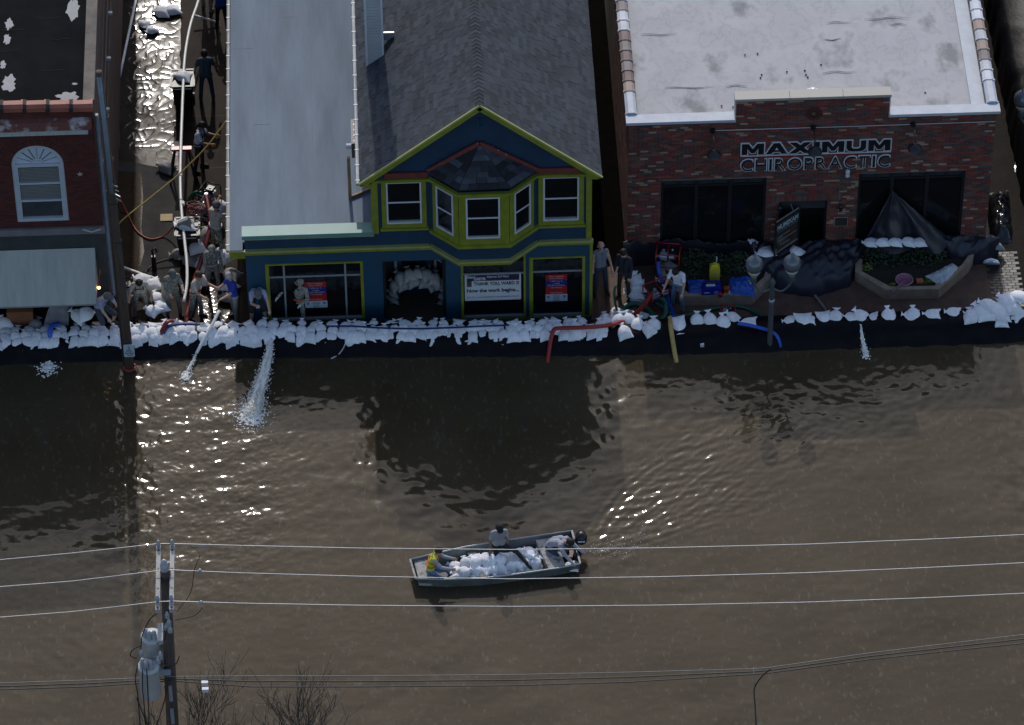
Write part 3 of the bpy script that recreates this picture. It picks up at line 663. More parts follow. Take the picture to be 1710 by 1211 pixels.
# brown vent box on the wall and lumber frame below it
pf = gz(582, 333, RZ); fY = pf.y
b = MB(); b.box(ux0-.50, ux0-.01, fY+.02, fY+1.0, 4.50, 5.02); vb = b.build('vent_hood', BROWN, H)
b = MB(); b.cyl((ux0-.50, fY+.25, 4.72), (ux0-.64, fY+.25, 4.72), .075, .075, 12); b.build('vent_outlet', WHITE, vb)
for k in range(4): MB().cyl((ux0-.42, fY+.12+k*.22, 5.02), (ux0-.42, fY+.12+k*.22, 5.03), .016, n=6).build('screw', STEEL, vb)
b = MB(); b.box(pf.x, pf.x+.09, fY, fY+.09, RZ, 4.50); lf = b.build('lumber_frame', LUMBER, H)
MB().bar((pf.x+.09, fY+.05, RZ+.045), (ux0-.03, fY+.34, RZ+.045), .06, .09).build('rail', LUMBER, lf)
MB().box(ux0-.06, ux0-.003, fY+.38, fY+.47, RZ, 4.50).build('post', LUMBER, lf)

# ================================================================== BRICK CLINIC
YM = 2.1
K = thing('brick_clinic', 'low mixed-brick clinic with white flat roof and large black windows', 'building', (10.7, YM, 0))
kx0, kx1 = fy(1049, 300, YM).x, fy(1655, 290, YM).x
kz = fy(1140, 202, YM).z; kr = rect(1230, 168, 1486, 158, YM); kzr = (fy(1230, 167, YM).z+fy(1485, 156, YM).z)/2
k1 = rect(1103, 303, 1278, 404, YM); k2 = rect(1431, 291, 1608, 400, YM); kd = rect(1300, 337, 1380, 405, YM)
k1 = (k1[0], k1[1], .55, k1[3]); k2 = (k2[0], k2[1], .55, k2[3]); kd = (kd[0], kd[1], .05, kd[3])
holes = [k1, k2, kd]
b = MB(); holed_wall(b, kx0+.004, kx1-.004, 0, kz-.06, YM+.004, .25, holes); b.box(kr[0]+.004, kr[1]-.004, YM+.004, YM+.25, kz-.06, kzr-.05)
b.box(kx0+.004, kx0+.25, YM+.254, 20, 0, kz-.06); b.box(kx1-.25, kx1-.004, YM+.254, 20, 0, kz-.06); kw = b.build('wall', MORT, K)
zones = brick_list(kx0, kx1, .03, kz-.08, rect_skip(holes+[(kd[0]-.35, kd[1]+.35, kd[3], kd[3]+.21)]))
zones += brick_list(kr[0], kr[1], kz-.07, kzr-.06, rect_skip([]))
lay_bricks(zones, YM+.004, kw, BRICKM, BRICKO, ((kx0+kx1)/2+.6, 2.9))
# soldier course over the door, side walls' bricks
b = MB()
nn = int((kd[1]-kd[0]+.7)/.068)
for k in range(nn): b.box(kd[0]-.35+k*.068, kd[0]-.35+k*.068+.058, YM-.008, YM+.004, kd[3]+.005, kd[3]+.2, 0, random.uniform(.01, .6))
b.build('soldier_course', BRICKM, kw)
b = MB(); z = .03; r = 0
while z < kz-.1:
    y = YM+.02-(r % 2)*.1
    while y < 9:
        b.box(kx1-.004, kx1+.005, max(y, YM+.01), y+.203, z, z+.0575, 0, random.uniform(.01, .99)); b.box(kx0-.005, kx0+.004, max(y, YM+.01), y+.203, z, z+.0575, 0, random.uniform(.01, .99)); y += .213
    z += .0677; r += 1
stuff(b.build('side_brick_courses', BRICKM, kw))
MEMW = mat('dirty_white_membrane', (0.42, 0.42, 0.44), .8, col2=(0.25, 0.245, 0.245), spec=.15, thr=.52, soft=.16, scale=.75, bump=.35, bscale=2.2, stretch=(1.2, .8, 1))
ROZ = kz-.22
b = MB()
gx, gy = 60, 80
nn_ = MEMW.node_tree.nodes; rp = [q for q in nn_ if q.type == 'VALTORGB'][0].color_ramp   # tide-mark stains left by ponding
for e_, (ps, cc) in zip([rp.elements[0], rp.elements[1]]+[rp.elements.new(.5) for _ in range(6)], ((.28, (.36, .35, .35)), (.78, (.41, .41, .43))), ): e_.position = ps; e_.color = (*cc, 1)
for k_, (ps, cc) in enumerate(((.36, .41), (.425, .43), (.445, .375), (.47, .42), (.54, .45), (.575, .415))): rp.elements[k_+1].position = ps; rp.elements[k_+1].color = (cc, cc*.985, cc*.995, 1)
xs = np.linspace(kx0+.25, kx1-.25, gx); ys = np.linspace(YM+.25, 19, gy)
V = [(x, y, ROZ+.02*mnoise.noise(Vector((x*.8, y*.9, 0)))+.012*mnoise.noise(Vector((x*.5, y*3.0, 4)))) for y in ys for x in xs]
b.add(V, [(j*gx+i, j*gx+i+1, (j+1)*gx+i+1, (j+1)*gx+i) for j in range(gy-1) for i in range(gx-1)]); krf = b.build('flat_roof', MEMW, K, True)
# wrinkles in the membrane
WRK = mat('membrane_fold', (0.36, 0.35, 0.33), .75, .2)
for (px, py, wd) in ((1100, 57, 1.0), (1150, 146, 1.3), (1230, 143, .6), (1400, 37, .7), (1400, 120, .9), (1480, 30, 1.2), (1390, 66, .5), (1500, 40, .5)):
    c = gz(px, py, ROZ+.02); pts = [(c.x+(t-.5)*wd, c.y+.03*math.sin(t*7+px), ROZ+.025) for t in np.linspace(0, 1, 9)]
    MB().tube(pts, [.003, .008, .012, .010, .013, .011, .009, .006, .003], 8).build('membrane_fold', WRK, krf, True)
DEB = mat('dark_debris', (0.02, 0.018, 0.016), .8)
for (px, py) in ((1270, 129), (1272, 124), (1314, 119), (1344, 117), (1346, 124), (1349, 128), (1371, 107), (1244, 91), (1265, 89), (1545, 154), (1205, 176), (1224, 178)):
    c = gz(px, py, ROZ+.04); MB().box(c.x-.022, c.x+.022, c.y-.012, c.y+.012, ROZ+.01, ROZ+.04).build('debris', DEB, krf)
# parapet: white front copings, raised cap, tiled sides
MEMP = mat('white_coping', (0.42, 0.45, 0.50), .6, .1, 3)
CAPR = mat('rust_stained_cap', (0.36, 0.34, 0.30), .6, col2=(0.30, 0.13, 0.05), thr=.68, soft=.05, scale=3)
for (xa, xc) in ((kx0-.08, kr[0]), (kr[1], kx1+.10)): MB().box(xa, xc, YM-.06, YM+.28, kz-.06, kz+.03).build('coping', MEMP, K)
for (xa, xc) in ((kr[0]-.04, kr[0]+1.42), (kr[0]+1.43, kr[0]+2.85), (kr[0]+2.86, kr[1]+.04)): MB().box(xa, xc, YM-.06, YM+.28, kzr-.05, kzr+.03).build('parapet_cap', CAPR, K)
b = MB(); b.box(kr[0]-.03, kr[0], YM+.0, YM+.26, kz+.03, kzr-.05); b.box(kr[1], kr[1]+.03, YM+.0, YM+.26, kz+.03, kzr-.05); b.build('parapet_flashing', MEMP, K)
for side, xx in ((-1, kx0+.08), (1, kx1-.08)):
    y = YM+.29; first = 0
    while y < 17:
        L = .9 if first == 0 else (.42 if side < 0 else .42)
        half = .15
        P = [(xx-half, 0, kz-.08), (xx-half, 0, kz+.02), (xx-half*.5, 0, kz+.075), (xx+half*.5, 0, kz+.075), (xx+half, 0, kz+.02), (xx+half, 0, kz-.08)]
        b = MB(); b.prism([(p[0], y, p[2]) for p in P], (0, L-.006, 0))
        P2 = [(xx+(p[0]-xx)*1.14, y, p[2]+.02) for p in P]
        b.prism([(p[0], y-.004, p[2]) for p in P2], (0, .06, 0)); b.build('coping_tile', COPP if first else MEMP, K); y += L; first += 1
b = MB(); b.box(kx1-.62, kx1-.24, YM+.28, 18, ROZ+.02, ROZ+.05); b.build('flashing_strip', MEMP, K)
c = fy(1358, 152, YM+.7); b = MB(); b.lathe((c.x, YM+.75, ROZ), [(.30, 0), (.30, .25), (.27, .36), (.16, .43), (.02, .45)], 18); vd = b.build('roof_vent', mat('cream_metal', (0.62, 0.58, 0.48), .5), K); MB().lathe((c.x, YM+.75, ROZ), [(.09, .40), (.09, .54), (.03, .56)], 10).build('vent_cap', STEEL, vd)
# windows of the clinic
def big_window(fr, vx, tz, short):
    x0, x1, z0, z1 = fr; Yw = YM+.10
    b = MB(); ring(b, x0, x1, z0, z1, .07, Yw-.03, Yw+.06); wn = b.build('window', BLKM, K)
    for v in vx: MB().box(v-.05, v+.05, Yw-.02, Yw+.05, z0+.07, z1-.07).build('mullion', BLKM, wn)
    xs = [x0+.07]+[q for v in vx for q in (v-.05, v+.05)]+[x1-.07]
    for k in range(0, len(xs), 2):
        MB().box(xs[k], xs[k+1], Yw-.01, Yw+.04, tz-.03, tz+.03).build('transom', BLKM, wn)
        MB().box(xs[k], xs[k+1], Yw+.03, Yw+.04, z0+.07, tz-.03).build('pane', GLASS, wn)
        xm = (xs[k]+xs[k+1])/2; MB().box(xm-.02, xm+.02, Yw, Yw+.03, tz+.03, z1-.07).build('muntin', BLKM, wn)
        for (a, c) in ((xs[k], xm-.02), (xm+.02, xs[k+1])): MB().box(a, c, Yw+.03, Yw+.04, tz+.03, z1-.07).build('pane', mat('pale_glass', (0.035, 0.04, 0.045), .1), wn)
big_window(k1, [k1[0]+(k1[1]-k1[0])*.34, k1[0]+(k1[1]-k1[0])*.66], k1[3]-.28, 0); big_window(k2, [k2[0]+(k2[1]-k2[0])*.32, k2[0]+(k2[1]-k2[0])*.65], k2[3]-.28, 0)
# entrance and open glass door with mirrored lettering
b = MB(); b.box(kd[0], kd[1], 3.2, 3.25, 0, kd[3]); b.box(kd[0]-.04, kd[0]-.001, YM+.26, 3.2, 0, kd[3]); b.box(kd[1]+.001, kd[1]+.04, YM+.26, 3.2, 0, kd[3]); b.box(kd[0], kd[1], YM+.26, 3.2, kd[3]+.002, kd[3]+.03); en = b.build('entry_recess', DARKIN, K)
b = MB(); ring(b, kd[0], kd[1], .05, kd[3], .05, YM+.06, YM+.14, 0, .05, 0); b.build('door_frame', BLKM, K)
MB().box(kd[0]+.05, kd[1]-.05, YM+.09, YM+.10, kd[3]-.36, kd[3]-.05).build('transom_pane', mat('pale_glass', (0, 0, 0)), K)
dp = Vector((fy(1336, 345, YM).x, YM-.02, .08)); dq = fy(1295, 372, YM-.62); dd = Vector((dq.x-dp.x, dq.y-dp.y, 0)); dL = dd.length; dd /= dL; dn = Vector((dd.y, -dd.x, 0)); 
if dn.y > 0: dn = -dn
DH = fy(1331, 345, YM-.02).z-.03
def dpt(s, z, o=0): return dp+dd*s+Vector((0, 0, z-dp.z))+dn*o
b = MB()
for (s0, s1, z0, z1) in ((0, .06, .08, DH), (dL-.07, dL, .08, DH), (.06, dL-.07, .08, .2), (.06, dL-.07, DH-.08, DH)): b.obox(dpt((s0+s1)/2, (z0+z1)/2), dd*((s1-s0)/2), dn*.02, (0, 0, (z1-z0)/2))
dob = b.build('door', BLKM, K); dob['label'] = 'open glass door with mirrored white lettering'
b = MB(); b.obox(dpt(dL/2, (DH+.2)/2), dd*((dL-.13)/2), dn*.004, (0, 0, (DH-.3)/2)); b.build('pane', mat('brown_glass', (0.045, 0.032, 0.026), .08, .3, 2), dob)
MB().bar(dpt(.05, DH+.01), dpt(dL-.05, DH+.01), .03, .02).build('top_edge', WIRE, dob)
MB().bar(dpt(.25, DH-.02, .02), dpt(.05, DH+.05, -.4), .02, .02).build('closer_arm', WIRE, dob)
MB().bar(dpt(.06, .85, .012), dpt(dL-.05, .85, .03), .02, .025).build('push_bar', WIRE, dob)
MB().bar(dpt(dL-.035, .8, .03), dpt(dL-.035, 1.0, .03), .02, .02).build('handle', WIRE, dob)
fo = dpt(dL-.08, 0, .006); fx = -dd; lw = dL-.14
frm = (fo, fx, Vector((0, 0, 1)), dn)
lettering('MAXIMUM', .0, lw, 1.62, 1.80, 0, mat('door_print', (0.30, 0.42, 0.50), .5), dob, .03, .002, mirror=True, frame=frm)
lettering('CHIROPRACTIC', .0, lw, 1.52, 1.61, 0, mat('door_print2', (0.10, 0.17, 0.24), .5), dob, .0, .002, mirror=True, frame=frm)
for zz, a, c in ((1.36, .1, .62), (1.20, .1, .95), (1.02, .15, .62)):
    b = MB(); b.obox(fo+fx*(lw*(a+c)/2)+Vector((0, 0, zz))+dn*.002, fx*(lw*(c-a)/2), dn*.002, (0, 0, .012)); b.build('print_line', mat('grey_print', (0.22, 0.20, 0.19), .5), dob)
# the sign: two lines of black letters with white edges, white and red rules
SG = MB(); sy = YM-.02
s0 = fy(1237, 250, YM-.05); s1 = fy(1489, 240, YM-.05); sx0, sx1 = s0.x, s1.x
zt = fy(1237, 240, YM-.05).z; zmid = fy(1237, 263, YM-.05).z; zbt = fy(1237, 287, YM-.05).z
SG.box(sx0, sx1, sy-.02, sy+.004, zmid+.005, zmid+.035, 0); SG.box(sx0, sx1, sy-.02, sy+.004, zmid-.045, zmid-.022, 1)
sg = SG.build('sign', [WHITE, SIGNR], K)
def sign_line(txt, x0, x1, z0, z1, bold, edge, gap, wx):
    gl = [text_mesh(ch, bold) for ch in txt]; ws = []
    for (v, f), ch in zip(gl, txt): ws.append((v[:, 0].max()-v[:, 0].min())*wx.get(ch, 1.0))
    tot = sum(ws)+gap*(len(txt)-1); sc = (x1-x0)/tot; x = x0
    for (v, f), ch, wdt in zip(gl, txt, ws):
        lo, hi = v.min(0), v.max(0); a, c = x, x+wdt*sc; x = c+gap*sc
        lettering(ch, a, c, z0, z1, sy-.035, SIGNK, sg, bold-.03, .012, 'letter')
        e = edge; lettering(ch, a-e, c+e, z0-e, z1+e, sy-.012, WHITE, sg, bold, .012, 'letter_edge')
GLY = {'M': [(0, 0), (0, 1), (.3, 1), (.5, .5), (.7, 1), (1, 1), (1, 0), (.75, 0), (.75, .58), (.58, .14), (.42, .14), (.25, .58), (.25, 0)],
       'A': [(0, 0), (.35, 1), (.65, 1), (1, 0), (.74, 0), (.67, .19), (.33, .19), (.26, 0)],
       'X': [(0, 0), (.33, .5), (0, 1), (.32, 1), (.5, .74), (.68, 1), (1, 1), (.67, .5), (1, 0), (.68, 0), (.5, .26), (.32, 0)],
       'I': [(0, 0), (0, 1), (1, 1), (1, 0)],
       'U': [(0, 1), (.27, 1), (.27, .38), (.36, .25), (.64, .25), (.73, .38), (.73, 1), (1, 1), (1, .30), (.9, .09), (.7, 0), (.3, 0), (.1, .09), (0, .30)]}
GW = {'M': 1.22, 'A': 1.15, 'X': 1.2, 'I': .34, 'U': 1.08}
def grow_poly(P, e):
    k = len(P); A = sum(P[i][0]*P[(i+1) % k][1]-P[(i+1) % k][0]*P[i][1] for i in range(k)); s_ = 1 if A > 0 else -1; out = []
    for i in range(k):
        a, b_, c_ = Vector(P[i-1]), Vector(P[i]), Vector(P[(i+1) % k]); d1, d2 = (b_-a).normalized(), (c_-b_).normalized(); n1, n2 = Vector((d1.y, -d1.x))*s_, Vector((d2.y, -d2.x))*s_; m_ = n1+n2
        m_ = n1 if m_.length < .2 else m_.normalized(); out.append(tuple(b_+m_*min(e/max(m_.dot(n1), .35), e*2)))
    return out
def flat_letter(P, Y, dep, m_, name):
    k = len(P); from_ = [Vector((p[0], p[1], 0)) for p in P]; tri = __import__('mathutils').geometry.tessellate_polygon([from_]); b = MB()
    b.add([(p[0], Y-dep, p[1]) for p in P]+[(p[0], Y, p[1]) for p in P], [tuple(t) for t in tri]+[(i, (i+1) % k, k+(i+1) % k, k+i) for i in range(k)]); return b.build(name, m_, sg)
zl0, zl1 = zmid+.085, zt-.03; gp_ = .13; tw_ = sum(GW[c_] for c_ in 'MAXIMUM')+gp_*6; su = (sx1-sx0-.06)/tw_; xx_ = sx0+.03
for c_ in 'MAXIMUM':
    P = [(xx_+p[0]*GW[c_]*su, zl0+p[1]*(zl1-zl0)) for p in GLY[c_]]; flat_letter(P, sy-.022, .014, SIGNK, 'letter'); flat_letter(grow_poly(P, .036), sy-.0, .020, WHITE, 'letter_edge')
    if c_ == 'A': flat_letter([(xx_+q[0]*GW[c_]*su, zl0+q[1]*(zl1-zl0)) for q in ((.42, .38), (.5, .62), (.58, .38))], sy-.036, .004, WHITE, 'letter_edge')
    xx_ += (GW[c_]+gp_)*su
sign_line('CHIROPRACTIC', sx0+.03, sx1-.03, zbt+.02, zmid-.10, .02, .034, .20, {'I': 1.0})
# gooseneck lamps on their conduit
c0, c1 = fy(1190, 219, YM-.05), fy(1658, 205, YM-.05)
b = MB(); b.tube([(c0.x, YM-.03, c0.z), ((c0.x+c1.x)/2, YM-.03, (c0.z+c1.z)/2), (kx1-.02, YM-.03, c0.z)], .012, 6); b.build('conduit', WIRE, K)
for px, py in ((1190, 250), (1358, 243), (1525, 234)):
    p = fy(px, py-30, YM-.05); zc = c0.z; x = p.x
    b = MB(); b.cyl((x, YM+.0, zc), (x, YM-.08, zc), .075, .075, 10); b.tube(spline([(x, YM-.06, zc), (x, YM-.35, zc+.10), (x, YM-.62, zc+.02), (x, YM-.68, zc-.12)], 5), .018, 6)
    lm = b.build('wall_lamp', BLKM, K)
    MB().lathe((x, YM-.68, zc-.30), [(.20, 0), (.18, .05), (.08, .14), (.035, .20)], 16).build('shade', BLKM, lm)
p = fy(1359, 190, YM); b = MB(); 
for k in range(16):
    a = k*math.pi/8; b.bar((p.x+.07*math.cos(a), YM-.008, p.z+.07*math.sin(a)), (p.x+.24*math.cos(a), YM-.008, p.z+.24*math.sin(a)), .05, .02, 0, (0, 1, 0))
b.build('brick_rosette', mat('rosette_brick', (0.06, 0.018, 0.014), .8), kw)
p = fy(1415, 289, YM-.03); b = MB(); b.lathe((p.x, YM-.09, p.z+.04), [(.03, 0), (.065, .04), (.06, .1), (.02, .13)], 10); b.lathe((p.x, YM-.09, p.z-.10), [(.03, 0), (.065, .04), (.06, .1), (.02, .13)], 10); b.box(p.x-.02, p.x+.02, YM-.05, YM, p.z-.08, p.z+.1); b.build('flood_lamp', WHITE, K)
pl = rect(1393, 364, 1416, 378, YM-.03); b = MB(); b.box(pl[0], pl[1], YM-.02, YM, pl[2], pl[3]); pq = b.build('plaque', mat('plaque_frame', (0.24, 0.21, 0.18), .5), K); MB().box(pl[0]+.02, pl[1]-.02, YM-.026, YM-.02, pl[2]+.02, pl[3]-.02).build('plaque_face', mat('plaque_face', (0.035, 0.034, 0.034), .3), pq)
p = fy(1404, 346, YM-.05); b = MB(); b.lathe((p.x, YM-.08, p.z-.1), [(.04, 0), (.06, .06), (.06, .16), (.03, .2)], 10); b.build('wall_lantern', BLKM, K)
p = fy(1302, 348, YM-.05); b = MB(); b.lathe((p.x, YM-.08, p.z-.1), [(.04, 0), (.06, .06), (.06, .16), (.03, .2)], 10); b.build('wall_lantern', BLKM, K)

# ================================================================== OLD BRICK CORNER BUILDING (left)
LB = thing('brick_building', 'old dark red brick building with orange coping tiles and arched white window', 'building', (-11, 0, 0))
lx1 = fy(163, 270, 0).x; lx0 = -17.0
zl = fy(80, 380, 0).z                                  # ledge under the upper floor
ztop = 8.35
aw = rect(27, 278, 108, 371, 0); acx = (fy(19, 285).x+fy(104, 280).x)/2+.03; ar = (fy(106, 282).x-fy(19, 285).x)/2; zsp = fy(64, 276, 0).z; zsill = fy(64, 371, 0).z
def arch_skip(a, c, d, e):
    zc = (d+e)/2; out = []
    def half(z):
        if z < zsill: return -1
        if z < zsp: return ar
        r = ar*1.0; return math.sqrt(max(0, r*r-(z-zsp)**2)) if z < zsp+r else -1
    hw = half(zc)
    ring_ = math.sqrt(max(0, (ar+.42)**2-(zc-zsp)**2)) if zsp <= zc < zsp+ar+.42 else -1
    hw = max(hw, ring_)
    if hw <= 0: return [(a, c)]
    l, r = acx-hw, acx+hw
    if c <= l or a >= r: return [(a, c)]
    if a < l-.02: out.append((a, l))
    if c > r+.02: out.append((r, c))
    return out
b = MB(); n = 24
# wall behind the bricks with an arched opening
hole = [(acx-ar, zsill), (acx-ar, zsp)]+[(acx-ar*math.cos(t), zsp+ar*math.sin(t)) for t in np.linspace(0, math.pi, n)][1:-1]+[(acx+ar, zsp), (acx+ar, zsill)]
for i in range(1, len(hole)-2):
    p, q = hole[i], hole[i+1]; b.quad((p[0], .004, p[1]), (q[0], .004, q[1]), (q[0], .004, ztop-.5), (p[0], .004, ztop-.5)); b.quad((p[0], .004, p[1]), (q[0], .004, q[1]), (q[0], .2, q[1]), (p[0], .2, p[1]))
b.box(lx0, acx-ar, .004, .3, zl, ztop-.5); b.box(acx+ar, lx1-.004, .004, .3, zl, ztop-.5); b.box(acx-ar, acx+ar, .004, .3, zl, zsill); b.box(lx0, lx1-.004, .004, .3, ztop-.5, ztop-.1)
lw = b.build('wall', MORT2, LB)
lay_bricks(brick_list(-12.2, lx1, zl+.02, ztop-.12, arch_skip), .004, lw, BRICKL, BRICKLO, (acx+.9, 5.6))
b = MB()
for rr in (ar+.02, ar+.22):
    k = int(math.pi*rr/.075)
    for i in range(k):
        t = (i+.5)/k*math.pi; c = Vector((acx-math.cos(t)*(rr+.09), 0, zsp+math.sin(t)*(rr+.09))); rd = Vector((-math.cos(t), 0, math.sin(t))); tg = Vector((math.sin(t), 0, math.cos(t)))
        b.obox(c+Vector((0, -.004, 0)), rd*.088, tg*.030, (0, .008, 0), 0, random.uniform(.01, .99))
b.build('arch_ring', BRICKL, lw)
# arched window: frame, fan light with glazing bars, blinds, rails
WFR = mat('pale_blue_frame', (0.46, 0.51, 0.57), .5, .08, 3)
b = MB()
o1 = [(acx-ar, zsill)]+[(acx-ar*math.cos(t), zsp+ar*math.sin(t)) for t in np.linspace(0, math.pi, 33)]+[(acx+ar, zsill)]
ri = ar-.10; o2 = [(acx-ri, zsill)]+[(acx-ri*math.cos(t), zsp+ri*math.sin(t)) for t in np.linspace(0, math.pi, 33)]+[(acx+ri, zsill)]
for i in range(len(o1)-1):
    b.prism([(o1[i][0], .03, o1[i][1]), (o1[i+1][0], .03, o1[i+1][1]), (o2[i+1][0], .03, o2[i+1][1]), (o2[i][0], .03, o2[i][1])], (0, .10, 0))
b.box(acx-ri, acx+ri, .04, .13, zsp-.10, zsp-.0); b.box(acx-ri, acx+ri, .03, .13, zsill, zsill+.10)
awn = b.build('window', WFR, LB)
b = MB(); fan = [(acx-ri*math.cos(t), .09, zsp+ri*math.sin(t)) for t in np.linspace(0, math.pi, 33)]; b.prism(fan, (0, .01, 0)); b.build('fan_light', mat('fan_panel', (0.50, 0.56, 0.66), .4, .06, 2), awn)
for k in range(1, 8):
    t = k*math.pi/8; MB().bar((acx-.16*math.cos(t), .08, zsp+.16*math.sin(t)), (acx-ri*.99*math.cos(t), .08, zsp+ri*.99*math.sin(t)), .012, .022, 0, (0, 1, 0)).build('glazing_bar', BLKM if k in (2, 3, 5, 6) else ALU, awn)
b = MB(); b.prism([(acx-.16*math.cos(t), .07, zsp+.0+.10*math.sin(t)) for t in np.linspace(0, math.pi, 12)], (0, .02, 0)); b.build('fan_hub', WFR, awn)
h3 = (zsp-.10-zsill-.10)/3; BLIND = mat('blind_slat', (0.20, 0.205, 0.20), .6, .08, 4)
for k in range(3):
    z0 = zsill+.10+k*h3; z1 = z0+h3
    MB().box(acx-ri+.05, acx+ri-.05, .10, .11, z0+.03, z1-.03).build('pane', mat('blind_glass', (0.055, 0.06, 0.065) , .15, .2), awn)
    if k:
        MB().box(acx-ri, acx+ri, .06, .12, z0-.03, z0+.03).build('rail', WFR, awn)
        ns = int((h3-.08)/.05)
        for q in range(ns): MB().box(acx-ri+.06, acx+ri-.06, .088, .098, z0+.045+q*.05, z0+.045+q*.05+.036).build('blind_slat', BLIND, awn)
b = MB(); b.box(acx-ri, acx-ri+.05, .05, .12, zsill+.10, zsp-.10); b.box(acx+ri-.05, acx+ri, .05, .12, zsill+.10, zsp-.10); b.build('stile', WFR, awn)
# star, ledge, lower grey wall, cornice, coping
c = fy(133.5, 291.5, -.02); b = MB(); P = []
for k in range(10):
    a = math.pi/2+k*math.pi/5; r = .10 if k % 2 == 0 else .042; P.append((c.x+r*math.cos(a), -.012, c.z+r*math.sin(a)))
P.append((c.x, -.045, c.z)); b.add(P, [(k, (k+1) % 10, 10) for k in range(10)]+[tuple(range(9, -1, -1))]); b.build('star_ornament', mat('star_metal', (0.40, 0.34, 0.30), .5), LB)
b = MB(); b.box(lx0, lx1+.03, -.07, .25, zl-.22, zl); b.build('ledge', mat('grey_ledge', (0.17, 0.16, 0.165), .7, .2, 3), LB)
b = MB(); holed_wall(b, lx0, lx1, 0, zl-.22, .02, .25, [(-11.9, -8.75, .05, 2.55)]); b.box(-11.9, -8.75, 1.2, 1.25, 0, 2.6); b.build('lower_wall', mat('grey_green_render', (0.038, 0.046, 0.048), .7, .25, 2, .2, 20), LB)
zc0, zc1 = fy(75, 224, -.1).z, fy(75, 205, -.1).z
CORN = mat('rusty_cornice', (0.14, 0.045, 0.035), .8, col2=(0.42, 0.40, 0.39), thr=.60, soft=.06, scale=2.2)
b = MB(); b.box(lx0, lx1-.17, -.16, .0, zc0, zc0+.20); b.build('cornice', mat('pale_cornice', (0.40, 0.43, 0.43), .7, .2, 5, stretch=(8, 1, .6)), LB)
b = MB(); b.prism([(lx0, -.22, zc0+.20), (lx0, 0, zc0+.20), (lx0, 0, zc0+.46), (lx0, -.14, zc0+.42)], (lx1-lx0-.06, 0, 0)); b.build('cornice_top', CORN, LB)
for k in range(12):
    xe = lx1-.02-k*.60; zz = ztop-.12+.03*k*.6
    b = MB(); P = [(-.16, -.1), (-.16, .03), (-.08, .10), (.08, .10), (.16, .03), (.16, -.1)]
    b.prism([(xe-.5, .14+p[0], zz+p[1]) for p in P], (.5, 0, 0)); b.prism([(xe-.03, .14+p[0]*1.12, zz+p[1]+.012) for p in P], (.05, 0, 0)); ct = b.build('coping_tile', COPO, LB)
    b = MB(); b.prism([(xe-.6, .14+p[0]*1.16, zz+p[1]+.015) for p in P], (.11, 0, 0)); b.build('tar_joint', mat('tar', (0.018, 0.018, 0.018), .8, .3, 9, .4, 30), ct)
TARR = mat('tar_roof', (0.0105, 0.011, 0.0122), .9, .25, 1.2, .2, 12, spec=.03)
b = MB(); b.box(lx0, lx1-.22, .3, 22, ztop-.55, ztop-.40); tr = b.build('roof', TARR, LB)
PEEL = mat('peeled_silver_paint', (0.20, 0.21, 0.225), .6, .15, 6)
for (px, py, rx, ry) in ((122, 15, .16, .45), (15, 40, .10, .22), (12, 65, .09, .2), (15, 140, .16, .32), (113, 162, .26, .22), (5, 108, .08, .16), (125, 140, .07, .04)):
    c = gz(px, py, ztop-.394); n = 26; P = []
    for k in range(n):
        a = 2*math.pi*k/n; q = 1+.55*mnoise.noise(Vector((math.cos(a)*2.1+px, math.sin(a)*2.1, py)))+random.uniform(-.16, .16); P.append((c.x+rx*q*math.cos(a), c.y+ry*q*math.sin(a), ztop-.396))
    MB().add(P, [tuple(range(n))]).build('paint_patch', PEEL, tr)
for (px, py) in ((20, 50), (95, 65), (80, 30), (85, 117), (8, 85)):
    c = gz(px, py, ztop-.395); MB().tube([(c.x-.3, c.y, c.z), (c.x, c.y-.03, c.z), (c.x+.35, c.y+.01, c.z)], .007, 5).build('seam', MATS['tar'], tr)
# side wall to the alley with its pipes
SIDE = mat('brown_stained_wall', (0.085, 0.042, 0.030), .8, .4, 2.5, .35, 20, stretch=(1, .4, 2))
COPG = mat('weathered_parapet', (0.115, 0.095, 0.080), .8, .4, 2.5, .4, 14)
b = MB(); b.box(lx1-.25, lx1, .3, 22, 0, ztop-.25); b.build('side_wall', SIDE, LB)
b = MB(); b.box(lx1-.26, lx1+.03, .31, 22, ztop-.25, ztop-.10); b.build('side_parapet', COPG, LB)
for zz, r in ((5.6, .03), (4.6, .022), (6.6, .018)): MB().tube([(lx1+.05, .6, zz), (lx1+.05, 10, zz), (lx1+.05, 21, zz)], r, 6).build('wall_conduit', mat('dark_conduit', (0.07, 0.045, 0.036), .6), LB)
for yy in (1.5, 3.6, 5.7, 7.6, 9.5, 11.5): MB().box(lx1, lx1+.14, yy, yy+.09, 4.9, 4.98).build('pipe_bracket', STEEL, LB)
b = MB(); b.tube([(lx1+.07, .12, 7.9), (lx1+.07, .12, 4.5), (lx1+.09, .12, 1.5)], .055, 8); b.build('downpipe', mat('blue_grey_pipe', (0.17, 0.21, 0.26), .5), LB)
